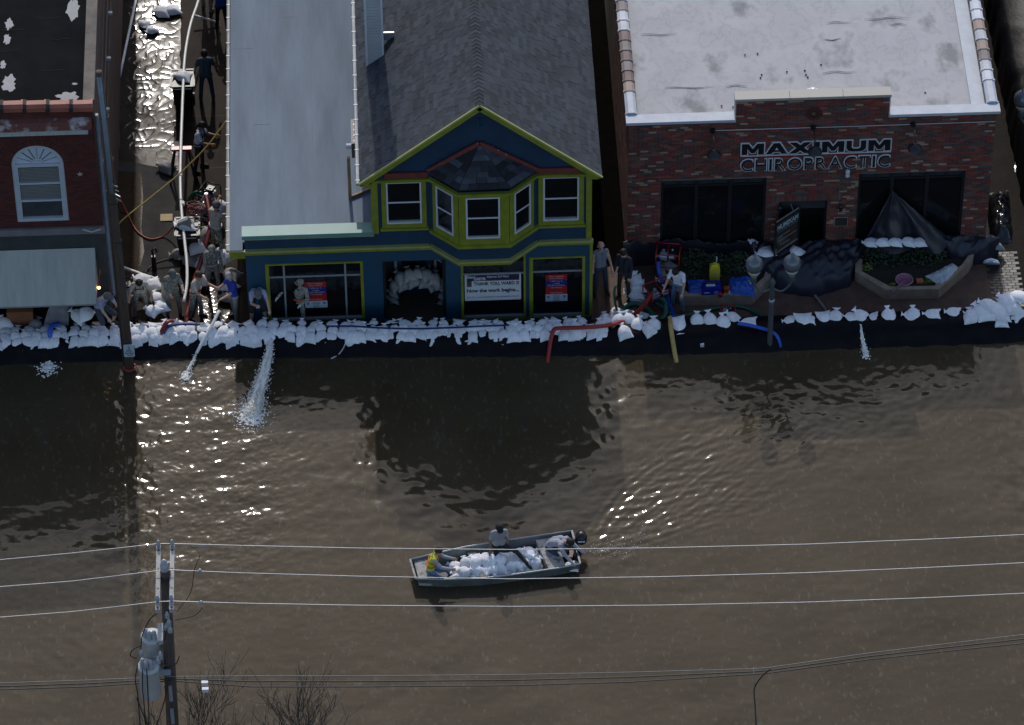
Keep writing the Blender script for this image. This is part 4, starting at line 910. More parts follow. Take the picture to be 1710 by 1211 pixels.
# awning
a0, a1 = fy(-260, 425, 0), fy(158.5, 414, 0); f0, f1 = fy(-260, 520, -1.05), fy(160.5, 508, -1.05); za = (a1.z+fy(0, 418, 0).z)/2; zf = (f1.z+fy(0, 512, -1.05).z)/2
b = MB(); P = [(a0.x, -.01, za), (a1.x, -.01, za), (f1.x, -1.05, zf), (f0.x, -1.05, zf)]; b.add(P+[(p[0], p[1], p[2]-.02) for p in P], [(0, 1, 2, 3), (7, 6, 5, 4), (0, 4, 5, 1), (1, 5, 6, 2), (2, 6, 7, 3), (3, 7, 4, 0)])
b.add([(a1.x, -.01, za), (f1.x, -1.05, zf), (f1.x, -1.05, zf-.10), (a1.x, -.01, zf-.10)], [(0, 1, 2, 3)])
awo = b.build('awning', mat('grey_awning_cloth', (0.40, 0.405, 0.36), .75, .14, 1.6, .12, 12, stretch=(3, .5, .5)), LB)
for xx in np.arange(f0.x+.1, f1.x, .88): MB().bar((xx, -.02, za-.035), (xx, -1.03, zf-.035), .03, .03).build('awning_rib', ALU, awo)
MB().bar((f0.x, -1.03, zf-.05), (f1.x, -1.03, zf-.05), .03, .04).build('front_bar', ALU, awo)
b = MB(); b.bar((fy(138, 380, -.08).x, -.09, zl-.03), (fy(152, 383, -.08).x, -.09, zl-.13), .02, .03); b.bar((fy(152, 383, -.08).x, -.09, zl-.13), (fy(168, 379, -.08).x, -.09, zl-.04), .02, .03); b.build('torn_flashing', WHITE, LB)
# ================================================================== FLOOD WATER
def wave_noise(X, Y, n, lmin, lmax, seed, dirmean=None, spread=math.pi):
    r = np.random.default_rng(seed); Z = np.zeros_like(X)
    for k in range(n):
        lam = lmin*(lmax/lmin)**r.random(); a = (r.uniform(-math.pi, math.pi) if dirmean is None else dirmean+r.normal()*spread)
        kx, ky = math.cos(a)*2*math.pi/lam, math.sin(a)*2*math.pi/lam
        Z += lam*np.sin(kx*X+ky*Y+r.uniform(0, 6.28))
    return Z/math.sqrt(n)/(2*math.pi)                 # unit rms slope-ish
def sm(x, a, b): t = np.clip((x-a)/(b-a), 0, 1); return t*t*(3-2*t)
GX0, GX1, GY0, GY1, ST = -14.0, 18.5, -23.0, -0.95, 0.037
nx, ny = int((GX1-GX0)/ST), int((GY1-GY0)/ST)
gx, gy = np.meshgrid(np.linspace(GX0, GX1, nx), np.linspace(GY0, GY1, ny))
def patch(px, py, rx, ry):                             # soft mask round a spot in the flood
    c = gz(px, py, WZ); return np.exp(-((gx-c.x)/rx)**2-((gy-c.y)/ry)**2)
wl = wave_noise(gx+.5*np.sin(gy*.6), gy, 26, .45, 1.5, 3, math.pi/2+.25, .55)
wm = wave_noise(gx, gy, 40, .22, .6, 5, math.pi/2, .8)
ws = wave_noise(gx, gy, 40, .13, .3, 9)
wt = wave_noise(gx, gy, 40, .10, .17, 77)
slow = wave_noise(gx, gy, 14, 2.0, 6.0, 21)*3
Z = wl*(.004+.005*sm(slow, -.3, .8)) + wm*(.006+.006*sm(slow, -.2, .9)) + ws*(.005+.006*sm(-slow, -.2, .8))
calm = np.clip(1-.92*np.exp(-((gx-1.9)/2.6)**4-((gy+3.2)/2.2)**4)-.6*np.exp(-((gx+11.3)/2.0)**4-((gy+3.5)/2.4)**4), .06, 1)
Z *= calm
edge = patch(640, 690, .5, 2.0)+patch(700, 790, 1.6, .8)+patch(820, 850, 2.2, 1.0)+patch(950, 780, 1.3, 1.1)+patch(1010, 680, .7, 1.5)+patch(540, 655, 1.2, .5)
Z += wl*.034*np.clip(edge, 0, 1.2)+wm*.028*np.clip(edge, 0, 1.2)
glint = patch(340, 720, 2.3, 4.6)+.9*patch(300, 860, 2.4, 2.2)
Z += wm*.018*np.clip(glint, 0, 1)+(ws*.036+wt*.045)*np.clip(glint, 0, 1)+wl*.016*np.clip(glint, 0, 1)
wx = wave_noise(gx, gy, 40, .22, .8, 44, 0.25, .6)
Z += wx*.042*np.clip(patch(212, 700, .7, 3.0)+patch(620, 690, .6, 1.6)+patch(640, 770, .9, 1.0)+patch(1005, 690, .6, 1.8)+patch(1690, 760, .6, 4)+patch(420, 640, .9, .6), 0, 1)
lref = patch(120, 850, 2.6, 1.2)+.8*patch(205, 740, .9, 3.2)
Z += wl*.030*np.clip(lref, 0, 1)+wm*.022*np.clip(lref, 0, 1)
rr_ = patch(1250, 660, 3.6, 1.0)+patch(1480, 640, 2.4, .9)+.8*patch(1330, 720, 3.0, .8)
Z += wm*.030*np.clip(rr_, 0, 1)+ws*.012*np.clip(rr_, 0, 1)+wl*.014*np.clip(rr_, 0, 1)
Z += (wl*.018+wm*.014)*np.clip(patch(1700, 820, .7, 4), 0, 1)
for (px, py, amp, lam, reach) in ((420, 695, .0008, .30, 3.6), (78, 615, .0030, .16, .9), (312, 628, .0010, .26, 3.0), (1445, 590, .0015, .24, 2.8), (217, 618, .0012, .2, 1.2)):
    c = gz(px, py, WZ); r = np.hypot(gx-c.x, gy-c.y); Z += amp*np.sin(2*math.pi*r/lam+.6*np.sin(3*np.arctan2(gy-c.y, gx-c.x)))*np.exp(-r/reach*1.3)*sm(r, .05, .3)
# boat wake: a curved bow-wave arm, a lower arm and churned water between them
def arm(pts, width, amp, lam):
    P = np.array([list(gz(*p, WZ))[:2] for p in pts]); best = np.full(gx.shape, 1e9); tt = np.zeros_like(gx); L = 0
    for a, c in zip(P[:-1], P[1:]):
        d = c-a; l = np.hypot(*d); t = np.clip(((gx-a[0])*d[0]+(gy-a[1])*d[1])/l/l, 0, 1); dist = np.hypot(gx-a[0]-t*d[0], gy-a[1]-t*d[1])
        sgn = np.sign((gx-a[0])*d[1]-(gy-a[1])*d[0]); m = dist < np.abs(best); best = np.where(m, dist*np.where(sgn == 0, 1, sgn), best); tt = np.where(m, L+t*l, tt); L += l
    return amp*np.sin(2*math.pi*best/lam)*np.exp(-(best/width)**2)*sm(tt, 0, .3)*(1-sm(tt, L*.35, L))*(.6+.8*np.clip(.5+ws*1.2/.06*.06, 0, 1.2))
Z += arm([(985, 905), (1010, 865), (1050, 815), (1110, 770), (1200, 728), (1330, 690)], .30, .0022, .24)
Z += arm([(985, 925), (1090, 895), (1180, 865), (1290, 820)], .35, .0018, .22)
ch = patch(1015, 905, .75, .75)+.7*patch(1080, 865, 1.0, .8)+.4*patch(1180, 830, 1.2, .8)
Z += wm*.045*np.clip(ch, 0, 1)+(ws+wt)*.045*np.clip(ch, 0, 1)
wf = wave_noise(gx, gy, 40, .16, .42, 33, math.radians(115), .35)
for (px, py, rx, ry, am) in ((1040, 862, .6, .7, .060), (1085, 830, .9, .9, .058), (1150, 795, 1.2, 1.1, .052), (1240, 750, 1.7, 1.2, .042), (1120, 870, .9, .5, .048), (1215, 835, 1.3, .6, .042), (1340, 720, 1.8, 1.0, .030)):
    Z += wf*am*patch(px, py, rx, ry)
bt = gz(830, 940, WZ); Z *= (1-.5*np.exp(-((gx-bt.x)/2.0)**4-((gy-bt.y)/.7)**4))
fade = sm(gx, GX0, GX0+1)*sm(-gx, -GX1, -GX1+1)*sm(gy, GY0, GY0+1.5)
Z = WZ+Z*fade
V = np.stack([gx, gy, Z], -1).reshape(-1, 3)
idx = np.arange(nx*ny).reshape(ny, nx); Fq = np.stack([idx[:-1, :-1], idx[:-1, 1:], idx[1:, 1:], idx[1:, :-1]], -1).reshape(-1, 4)
B = [(-500, -800), (500, -800), (500, -0.95), (-500, -0.95)]
base = len(V); V2 = [(-500, -800, WZ), (500, -800, WZ), (500, GY0, WZ), (GX1, GY0, WZ), (GX0, GY0, WZ), (-500, GY0, WZ), (500, GY1, WZ), (GX1, GY1, WZ), (GX0, GY1, WZ), (-500, GY1, WZ)]
V = np.vstack([V, np.array(V2)])
me = bpy.data.meshes.new('flood_water')
nq = len(Fq); extra = [(0, 1, 2, 5), (5, 4, 8, 9), (3, 2, 6, 7)]
loops = np.concatenate([Fq.reshape(-1), np.array(extra).reshape(-1)+base]).astype(np.int32)
me.vertices.add(len(V)); me.vertices.foreach_set('co', V.reshape(-1).astype(np.float32)); me.loops.add(len(loops)); me.loops.foreach_set('vertex_index', loops)
npoly = nq+len(extra); me.polygons.add(npoly); me.polygons.foreach_set('loop_start', np.arange(0, npoly*4, 4, dtype=np.int32)); me.polygons.foreach_set('loop_total', np.full(npoly, 4, dtype=np.int32))
me.polygons.foreach_set('use_smooth', [True]*npoly); me.update(calc_edges=True); me.validate()
wm_ = bpy.data.materials.new('muddy_water'); wm_.use_nodes = True; n = wm_.node_tree.nodes; l = wm_.node_tree.links; pb = n['Principled BSDF']
pb.inputs['Roughness'].default_value = 0.068; pb.inputs['IOR'].default_value = 1.28
tc = n.new('ShaderNodeTexCoord'); nz = n.new('ShaderNodeTexNoise'); nz.inputs['Scale'].default_value = .35; nz.inputs['Detail'].default_value = 6; l.new(tc.outputs['Object'], nz.inputs[0])
cr = n.new('ShaderNodeValToRGB'); l.new(nz.outputs[0], cr.inputs[0]); cr.color_ramp.elements[0].position = .3; cr.color_ramp.elements[1].position = .72
cr.color_ramp.elements[0].color = (0.048, 0.035, 0.019, 1); cr.color_ramp.elements[1].color = (0.068, 0.052, 0.031, 1); l.new(cr.outputs[0], pb.inputs['Base Color'])
mpw = n.new('ShaderNodeMapping'); mpw.inputs['Scale'].default_value = (2.6, 1.1, 1); mpw.inputs['Rotation'].default_value = (0, 0, .6); l.new(tc.outputs['Object'], mpw.inputs[0])
fk = n.new('ShaderNodeTexNoise'); fk.inputs['Scale'].default_value = 3.4; fk.inputs['Detail'].default_value = 8; fk.inputs['Roughness'].default_value = .7; l.new(mpw.outputs[0], fk.inputs[0])
fr_ = n.new('ShaderNodeValToRGB'); fr_.color_ramp.elements[0].position = .56; fr_.color_ramp.elements[1].position = .78; fr_.color_ramp.elements[0].color = (0, 0, 0, 1); fr_.color_ramp.elements[1].color = (1, 1, 1, 1); l.new(fk.outputs[0], fr_.inputs[0])
mxw = n.new('ShaderNodeMix'); mxw.data_type = 'RGBA'; l.new(fr_.outputs[0], mxw.inputs[0]); l.new(cr.outputs[0], mxw.inputs[6]); mxw.inputs[7].default_value = (.125, .112, .092, 1); l.new(mxw.outputs[2], pb.inputs['Base Color'])
n2 = n.new('ShaderNodeTexNoise'); n2.inputs['Scale'].default_value = 14; n2.inputs['Detail'].default_value = 3; l.new(tc.outputs['Object'], n2.inputs[0])
bp = n.new('ShaderNodeBump'); bp.inputs['Strength'].default_value = .05; bp.inputs['Distance'].default_value = .02; l.new(n2.outputs[0], bp.inputs['Height']); l.new(bp.outputs[0], pb.inputs['Normal'])
me.materials.append(wm_); wo_ = bpy.data.objects.new('flood_water', me); COL.objects.link(wo_); struct(wo_)

# ================================================================== LEVEE AND SANDBAGS
xs = np.concatenate([np.linspace(-60, -14.5, 20), np.arange(-14, 19, .055), np.linspace(19.5, 60, 20)])
prof = [(-.42, -.25), (-.22, .26), (-.16, .40), (-.08, .49), (.0, .59), (.07, .68), (.15, .76), (.26, .83), (.38, .86), (.52, .87), (.68, .86), (.82, .80), (.92, .62), (.98, .35), (1.02, .0)]
V = []
for x in xs:
    y0 = levY(x)
    for j, (dy, z) in enumerate(prof):
        f = mnoise.noise(Vector((x*2.2, dy*3+z*1.2, 1)))*.05+mnoise.noise(Vector((x*6.0+z*2.5, z*1.6, 7)))*.030+abs(mnoise.noise(Vector((x*3.1-z*3, z*2.4, 3))))*.03
        k = 1.0 if 0 < j < 11 else .2
        V.append((x, y0+dy-f*k*(1 if j < 7 else .2), z+(f*k*.8 if j > 5 else 0)+.03*mnoise.noise(Vector((x*.8, 0, 5)))*(1 if 4 < j < 12 else 0)))
k = len(prof); F = [(i*k+j, (i+1)*k+j, (i+1)*k+j+1, i*k+j+1) for i in range(len(xs)-1) for j in range(k-1)]
b = MB(); b.add(V, F); lev = b.build('levee', TARP, None, True, loc=(0, -1.2, 0)); tag(lev, 'long low levee wrapped in wrinkled black plastic along the flood edge', 'levee')

def bag_mesh(seed, puff=1.0):
    """a filled woven bag lying flat: sewn seam at -Y, tied neck flaring at +Y; origin at the middle of its underside"""
    r = random.Random(seed); W = .215+r.uniform(-.02, .025); L = .50+r.uniform(-.05, .06); T = (.145+r.uniform(-.02, .03))*puff; sx = r.uniform(-.05, .05); b = MB()
    nu, nv = 13, 18; prof = [(0, .98, 0), (.04, 1.0, .18), (.12, 1.0, .52), (.28, 1.0, .88), (.45, .98, 1.0), (.6, .90, .95), (.72, .72, .8), (.80, .46, .6), (.85, .22, .36), (.88, .16, .26), (.93, .30, .22), (1.0, .48+r.uniform(-.1, .15), .05)]
    vs = np.linspace(0, 1, nv); wf = np.interp(vs, [p[0] for p in prof], [p[1] for p in prof]); tf = np.interp(vs, [p[0] for p in prof], [p[2] for p in prof])
    top, bot = [], []
    for j, v in enumerate(vs):
        for i in range(nu):
            u = -1+2*i/(nu-1); corner = (1+.10*abs(u)**3*max(0, 1-v*6))
            x = u*W*wf[j]*corner+sx*v; y = (v-.45)*L-(.03*abs(u)**2*(1 if v < .06 else 0)); sh = max(0, 1-abs(u)**2.6)**.6
            nz_ = mnoise.noise(Vector((x*9+seed*3.1, y*7, seed)))*.022+mnoise.noise(Vector((x*24, y*19, seed*2.7)))*.008
            zt_ = T*tf[j]*sh; lift = .06*max(0, (v-.82)/.18)
            top.append((x, y, zt_*.82+T*.18*sh*tf[j]+nz_*(sh*tf[j]+.12)+.012+lift+T*.10)); bot.append((x, y, -.0+.010-.010*sh+lift*.9+nz_*.3*(1-sh)+T*.10*(1-sh)))
    o = len(top); b.add(top+bot, [(j*nu+i, j*nu+i+1, (j+1)*nu+i+1, (j+1)*nu+i) for j in range(nv-1) for i in range(nu-1)]+[(o+j*nu+i, o+(j+1)*nu+i, o+(j+1)*nu+i+1, o+j*nu+i+1) for j in range(nv-1) for i in range(nu-1)])
    rim = [j*nu for j in range(nv)]+[(nv-1)*nu+i for i in range(1, nu)]+[j*nu+nu-1 for j in range(nv-2, -1, -1)]+[i for i in range(nu-2, 0, -1)]
    b.add([], [])
    b.f += [(rim[i], rim[(i+1) % len(rim)], o+rim[(i+1) % len(rim)], o+rim[i]) for i in range(len(rim))]; b.m += [0]*len(rim); b.a += [0]*len(rim)
    return b
BAGME = []
for s in range(9):
    o = bag_mesh(s+1).build('sandbag', BAG, None, True); BAGME.append(o.data); bpy.data.objects.remove(o)
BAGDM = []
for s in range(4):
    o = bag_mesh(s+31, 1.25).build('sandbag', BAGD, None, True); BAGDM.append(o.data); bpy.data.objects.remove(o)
def bag(p, rz=0.0, pitch=0.0, rollx=0.0, label='', group=None, sc=1.0, dirty=False, sz=None):  # dirty = grey bags, also the shade-toned ones of the entry arch
    o = bpy.data.objects.new('sandbag', random.choice(BAGDM if dirty else BAGME)); COL.objects.link(o)
    o.location = p; o.rotation_euler = Euler((pitch, rollx, rz), 'XYZ'); o.scale = (sc*random.uniform(.93, 1.08), sc*random.uniform(.93, 1.08), sc*(sz or 1))
    return tag(o, label, 'sandbag', group)
ZONES = ((-11.0, 'at the left picture edge'), (-9.9, 'left of the bright blue hose'), (-8.8, 'right of the bright blue hose'), (-7.7, 'beside the utility pole'), (-6.7, 'beside the flat red hose'), (-5.7, 'beside the short white pipe'), (-4.8, 'before the man in blue polo'), (-3.9, 'above the white torrent'), (-3.0, 'before the arm-stretching soldier'), (-2.1, 'below the left lease poster'), (-1.2, 'just left of the shop entry'), (-.2, 'before the left half of the entry'), (.9, 'before the right half of the entry'), (1.9, 'below the left half of the banner'), (2.9, 'below the right half of the banner'), (3.8, 'below the right lease poster'), (99, 'where the red hose lies on it'))
def levee_label(x, row):
    return 'white sandbag, %s levee row, %s' % (row, [z for m_, z in ZONES if x < m_][0])
def jit(a): return random.uniform(-a, a)
CZ = .86
x = -12.4
while x < 5.0:                                        # front row: seams towards the water
    low = -.05 if x < -9.0 else 0
    bag((x, levY(x)+.30+jit(.04), CZ-.10+jit(.02)), jit(.28), math.radians(16)+jit(.1), jit(.12), levee_label(x, 'front'), 'levee sandbags', .80, sz=.95); x += random.uniform(.23, .30)
x = -12.3
while x < 5.05:
    bag((x, levY(x)+.46+jit(.04), CZ-.05+jit(.02)), jit(.4), math.radians(8)+jit(.12), jit(.15), levee_label(x, 'middle'), 'levee sandbags', .80, sz=.9); x += random.uniform(.24, .31)
x = -12.25
while x < 4.6:
    bag((x, levY(x)+.66+jit(.05), CZ-.06+jit(.02)), jit(.6)+(math.pi if random.random() < .2 else 0), jit(.15), jit(.2), levee_label(x, 'rear'), 'levee sandbags', .80, sz=.8); x += random.uniform(.30, .44)
for x in (-6.2, -5.85, -5.5, -5.1, -4.7, -4.35, -7.2, -7.6, -3.2, -1.9):        # a few hang lower over the front
    bag((x+jit(.05), levY(x)+.22, CZ-.20), jit(.3), math.radians(38)+jit(.15), jit(.15), 'white sandbag slumped below the levee rows, %s' % [z for m_, z in ZONES if x < m_][0], 'slumped levee sandbags', .9)
for x in (-1.6, -.9, -.2, .45, .95, 1.5, 2.0, 3.3, 4.1):
    bag((x+jit(.1), levY(x)+.30, CZ-.15), jit(.25), math.radians(22)+jit(.1), jit(.12), levee_label(x, 'lowest'), 'levee sandbags', .92)
# single bags pinning the plastic on the right
right = [(960, 556, 0), (1005, 552, .1), (1042, 560, .3), (1066, 548, -.4), (1085, 556, .5), (1012, 545, .2), (1032, 541, -.2), (1051, 540, .4), (1090, 549, .0), (1132, 548, .1), (1166, 540, -.05), (1187, 540, .1), (1209, 545, .1), (1224, 537, .9), (1342, 541, .1), (1377, 537, .2), (1394, 535, -.2), (1440, 533, .9), (1483, 534, 0), (1525, 531, .05)]
LONE = {1132: 'neck down, right of the tan hose', 1166: 'first of three before the blue generator', 1187: 'second of three before the blue generator', 1209: 'third of three before the blue generator', 1224: 'tilted, beside the small red engine', 1342: 'first to the right of the street lamp', 1377: 'second to the right of the street lamp', 1394: 'third to the right of the street lamp', 1440: 'above the small spout', 1483: 'next to the right of the small spout', 1525: 'last before the heap at the right'}
for (px, py, rz) in right:
    p = gz(px, py, CZ-.02); yy = levY(p.x)
    bag((p.x, max(p.y+.12, yy+.24), CZ-.04), rz+(math.pi if (px in (1132, 1342, 1377)) else 0), math.radians(20)+jit(.1) if px not in (1132, 1342, 1377) else -math.radians(18), jit(.12), 'lone white sandbag on the black plastic, %s' % LONE[px] if px > 1100 else 'white sandbag on the levee beside the green hose coil', 'lone sandbags on the right of the levee' if px > 1100 else 'levee sandbags by the hose coil', .95)
for k, x in enumerate(np.linspace(8.2, 15.0, 13)):    # flat ones half tucked behind the crest
    if k in (2, 5): continue
    bag((x+jit(.1), levY(x)+.60+jit(.04), CZ-.03), math.pi/2+jit(.3), 0, jit(.1), 'flat white sandbag tucked behind the crest of the right levee', 'tucked sandbags on the right levee', .85, sz=.55)
for (px, py, z, rz, sc) in ((1620, 530, .82, .2, 1), (1645, 524, .88, .1, 1.1), (1668, 519, .92, .0, 1.1), (1690, 514, .95, .2, 1.1), (1650, 512, 1.02, 1.2, 1.1), (1680, 505, 1.08, .9, 1.1), (1702, 498, 1.1, 1.4, 1.1), (1670, 528, .86, 1.6, 1.1), (1700, 525, .8, .4, 1), (1672, 537, .74, .05, .95), (1692, 535, .72, -.05, .95), (1640, 519, .92, .7, 1)):
    p = gz(px, py, z); bag(p, rz, math.radians(8), jit(.15), 'white sandbag in the heap at the far right end of the levee', 'sandbag heap at the right end', sc)
# ================================================================== THINGS IN THE STREET
def shrub(b, c, rx, ry, rz, n, m=0, size=.05, r=random):
    for k in range(n):
        while True:
            p = Vector((r.uniform(-1, 1), r.uniform(-1, 1), r.uniform(0, 1)))
            if p.length < 1 and p.length > .35+.5*r.random()*r.random(): break
        q = Vector((c[0]+p.x*rx, c[1]+p.y*ry, c[2]+p.z*rz)); a = Vector((r.uniform(-1, 1), r.uniform(-1, 1), r.uniform(-.3, 1))).normalized(); t = a.orthogonal().normalized(); s = size*r.uniform(.5, 1.3)
        b.add([q-t*s*.4, q+a*s, q+t*s*.4, q-a*s*.6], [(0, 1, 2, 3)], m)
# planters
def planter(name_label, px, back, h, shrubs, wallw=.16):
    top = [gz(x, y, h) for x, y in px]; outl = [Vector((p.x, p.y, 0)) for p in top]; full = [Vector((back[0], back[2], 0))]+outl+[Vector((back[1], back[2], 0))]
    c = sum(full, Vector())/len(full); T = thing('planter', name_label, 'planter', (c.x, c.y, 0))
    inn = [p+(c-p)*(wallw/(c-p).length*1.15) for p in full]
    for i in range(len(full)-1):
        MB().prism([full[i], full[i+1], inn[i+1], inn[i]], (0, 0, h+random.uniform(-.004, .004))).build('curb_wall', CONC, T)
    MB().add([(p.x, p.y, h-.10) for p in inn], [tuple(range(len(inn)))]).build('soil', SOIL, T)
    for k, (sx, sy, rx, ry, rz, n, mm) in enumerate(shrubs):
        p = gz(sx, sy, h-.1); b = MB(); shrub(b, (p.x, p.y, h-.12), rx, ry, rz, n, 0, .055)
        for j in range(9):
            a = random.uniform(0, 6.28); b.cyl((p.x, p.y, h-.12), (p.x+.6*rx*math.cos(a), p.y+.6*ry*math.sin(a), h-.1+rz*.7), .008, .003, 5, 1)
        o = b.build('shrub', [mm, BARK], None, loc=(p.x, p.y, h-.12))
        lab = 'lime leafed tuft' if mm is FOLIY else 'dark green shrub'
        tag(o, '%s in the %s planter, number %d from its left' % (lab, 'left' if sx < 1400 else 'right', k+1) if False else '%s %s' % (lab, shrubs_label[(sx, sy)]), 'shrub', 'planter shrubs')
shrubs_label = {(1160, 440): 'behind the man in the white tee', (1195, 448): 'round the yellow jug', (1235, 445): 'between the yellow jug and the lamp post', (1160, 462): 'low in front of the yellow jug', (1475, 432): 'in the left half of the right planter', (1545, 430): 'in the right half of the right planter', (1446, 448): 'at the left corner of the right planter', (1492, 478): 'beside the pink pan handle', (1550, 470): 'beside the orange packet'}
planter('tan concrete planter holding the blue generator and yellow jug', ((1103, 462), (1142, 495), (1257, 493), (1287, 462)), (gz(1095, 440).x, gz(1292, 440).x, 1.75), .36, [(1160, 440, .5, .35, .5, 500, FOLI), (1195, 448, .5, .4, .45, 500, FOLI), (1235, 445, .45, .4, .5, 500, FOLI), (1160, 462, .3, .2, .2, 160, FOLI)])
planter('tan angular concrete planter holding the pink pan and plastic bag', ((1428, 453), (1479, 484), (1568, 483), (1617, 441)), (gz(1425, 420).x, gz(1622, 415).x, 1.72), .36, [(1475, 432, .62, .45, .5, 700, FOLI), (1545, 430, .62, .45, .45, 700, FOLI), (1446, 448, .17, .14, .16, 90, FOLIY), (1492, 478, .14, .10, .12, 70, FOLIY), (1550, 470, .14, .10, .10, 70, FOLIY)])
# black plastic heaped against the clinic
fp = [(1040, 452), (1075, 440), (1130, 425), (1240, 430), (1262, 462), (1300, 488), (1360, 496), (1420, 478), (1438, 440), (1560, 428), (1600, 446), (1645, 440), (1668, 425)]
fpts = [gz(*p, .02) for p in fp]; FXs = [p.x for p in fpts]; FYs = [p.y for p in fpts]
V = []; nu, nv = 230, 26; xsT = np.linspace(FXs[0], FXs[-1], nu)
for x in xsT:
    yf = float(np.interp(x, FXs, FYs)); 
    for j in range(nv):
        v = j/(nv-1); y = yf+(YM-.03-yf)*v
        hgt = (.58*v**.5+.10*math.sin(v*3.1))*(1-.15*v)+.13*mnoise.noise(Vector((x*1.0, y*1.6, 2)))*min(1, v*5)+.10*(1-abs(mnoise.noise(Vector((x*.5+y*.5, (y-x*.45)*3.6, 5)))))**3*min(1, v*6)+.08*(1-abs(mnoise.noise(Vector(((x+y*.6)*3.0, (y-x)*.5, 15)))))**3*min(1, v*6)+.05*(1-abs(mnoise.noise(Vector(((x-y)*4.6, (y+x)*1.0, 25)))))**4*min(1, v*6)
        hgt *= 1.35 if x < fpts[4].x else 1.1
        V.append((x+.03*mnoise.noise(Vector((x*5, y*5, 0))), min(y+.04*mnoise.noise(Vector((x*4, y*4, 8)))*(1 if v < .9 else 0), YM-.02), max(hgt, .012)))
b = MB(); b.add(V, [(i*nv+j, (i+1)*nv+j, (i+1)*nv+j+1, i*nv+j+1) for i in range(nu-1) for j in range(nv-1)])
TARP2 = mat('blue_black_tarp', (0.022, 0.022, 0.033), .38, .3, 2.5, .3, 8, spec=.5)
hp = b.build('plastic_tarp', TARP2, None, True, loc=(10.7, 1.5, 0)); tag(hp, 'crumpled black plastic heaped along the foot of the brick clinic', 'tarp')
pk = fy(1490, 320, YM-.15); bl_, br_ = fy(1428, 405, YM-.3), fy(1600, 412, YM-.3); V = []; nu, nv = 40, 24
for i in range(nu):
    u = i/(nu-1)
    for j in range(nv):
        v = j/(nv-1); xx = pk.x+((bl_.x+(br_.x-bl_.x)*u)-pk.x)*v**1.05; zz = pk.z-(pk.z-.55)*(v**.95)+.05*math.sin(u*math.pi)*v; yy = YM-.06-.42*v*(.6+.4*math.sin(u*math.pi))-.16*v**.6*math.sin(u*math.pi*5+1+1.2*v)*(.4+.6*v)-.06*math.sin(u*23+v*3)*v**.5+.09*mnoise.noise(Vector((xx*4, zz*2, 3))); zz += .10*v*mnoise.noise(Vector((u*6, 1, 2)))
        V.append((xx, min(yy, YM-.03), zz))
b = MB(); b.add(V, [(i*nv+j, (i+1)*nv+j, (i+1)*nv+j+1, i*nv+j+1) for i in range(nu-1) for j in range(nv-1)])
tag(b.build('plastic_tarp', TARP2, None, True, loc=(pk.x, YM-.2, .55)), 'black plastic drawn up to a tent peak over the right clinic window', 'tarp')
for i, px in enumerate((1452, 1472, 1494, 1516, 1534)):
    p = fy(px, 403, YM-.5); bag((p.x, YM-.55, p.z-.03), math.pi/2+jit(.2), 0, jit(.1), 'white sandbag in the row lying on the tarp below the tent peak', 'sandbags below the tent peak', .8)
p = gz(1277, 421, .75); bag((p.x, p.y, .72), 1.9, .1, .1, 'white sandbag on the tarp behind the left globe of the street lamp', None, .95)
p = gz(1330, 421, .72); bag((p.x, p.y, .70), 2.6, .3, -.2, 'white sandbag on the tarp behind the right globe of the street lamp', None, .95)
p = gz(1257, 405, .8); bag((p.x, p.y, .78), 1.2, .2, .1, 'small white sandbag corner showing in the tarp folds left of the open door', None, .5)
p = gz(1655, 432, .3); bag((p.x, p.y, .1), 2.9, .9, .1, 'white sandbag leaning at the right corner of the clinic', None, .95)
p = gz(1665, 412, .3); bag((p.x, p.y, .25), 1.9, .3, .1, 'grey sandbag on the shiny plastic right of the clinic corner', None, .8, True)
# shiny plastic along the right side of the clinic and the wrapped wall
SHINY = mat('shiny_black_plastic', (0.012, 0.012, 0.013), .16, .3, 3, .6, 7, spec=.6)
def crumple(name, label, quad, h, nu, nv, m, amp, cat='tarp', seed=0, fq=3.0, base=.012, ridged=False):
    A, B_, C_, D = quad; V = []
    for i in range(nu):
        for j in range(nv):
            u, v = i/(nu-1), j/(nv-1); p = A.lerp(B_, u).lerp(D.lerp(C_, u), v); e = min(1, min(u, 1-u, v, 1-v)*8)
            r = amp*(abs(mnoise.noise(Vector((p.x*fq+p.y*fq*.6, p.y*fq*1.2-p.x*fq*.4, seed))))+.6*abs(mnoise.noise(Vector((p.x*fq*2.3-p.y, p.y*fq*2.6, seed+3)))))
            if ridged: r = amp*((1-abs(mnoise.noise(Vector((p.x*fq+p.y*fq*.35, p.y*fq*1.3-p.x*fq*.9, seed)))))**9+.6*(1-abs(mnoise.noise(Vector((p.x*fq*1.8-p.y*fq*.5, p.y*fq*1.5+p.x*fq, seed+3)))))**12)+.012*mnoise.noise(Vector((p.x*.7, p.y*.6, seed+5)))
            V.append((p.x+.04*mnoise.noise(Vector((p.x*3, p.y*3, seed+7))), p.y+.04*mnoise.noise(Vector((p.x*3, p.y*3, seed+9))), p.z+base+(r+h*math.sin(math.pi*u)*math.sin(math.pi*min(1, v*1.0))**.5)*e))
    b = MB(); b.add(V, [(i*nv+j, (i+1)*nv+j, (i+1)*nv+j+1, i*nv+j+1) for i in range(nu-1) for j in range(nv-1)]); c = (A+B_+C_+D)/4
    return tag(b.build(name, m, None, True, loc=(c.x, c.y, A.z)), label, cat)
crumple('plastic_sheet', 'shiny crumpled black plastic at the right corner of the clinic', (gz(1652, 412), gz(1692, 405), gz(1685, 318), gz(1650, 325)), .30, 22, 44, SHINY, .16, seed=3, fq=2.4)
crumple('plastic_sheet', 'long strip of glinting black plastic along the right lane', (gz(1695, 290), gz(1740, 290), gz(1700, -60), gz(1668, -60)), .22, 22, 160, SHINY, .13, seed=11, fq=2.6)
b = MB(); V = []
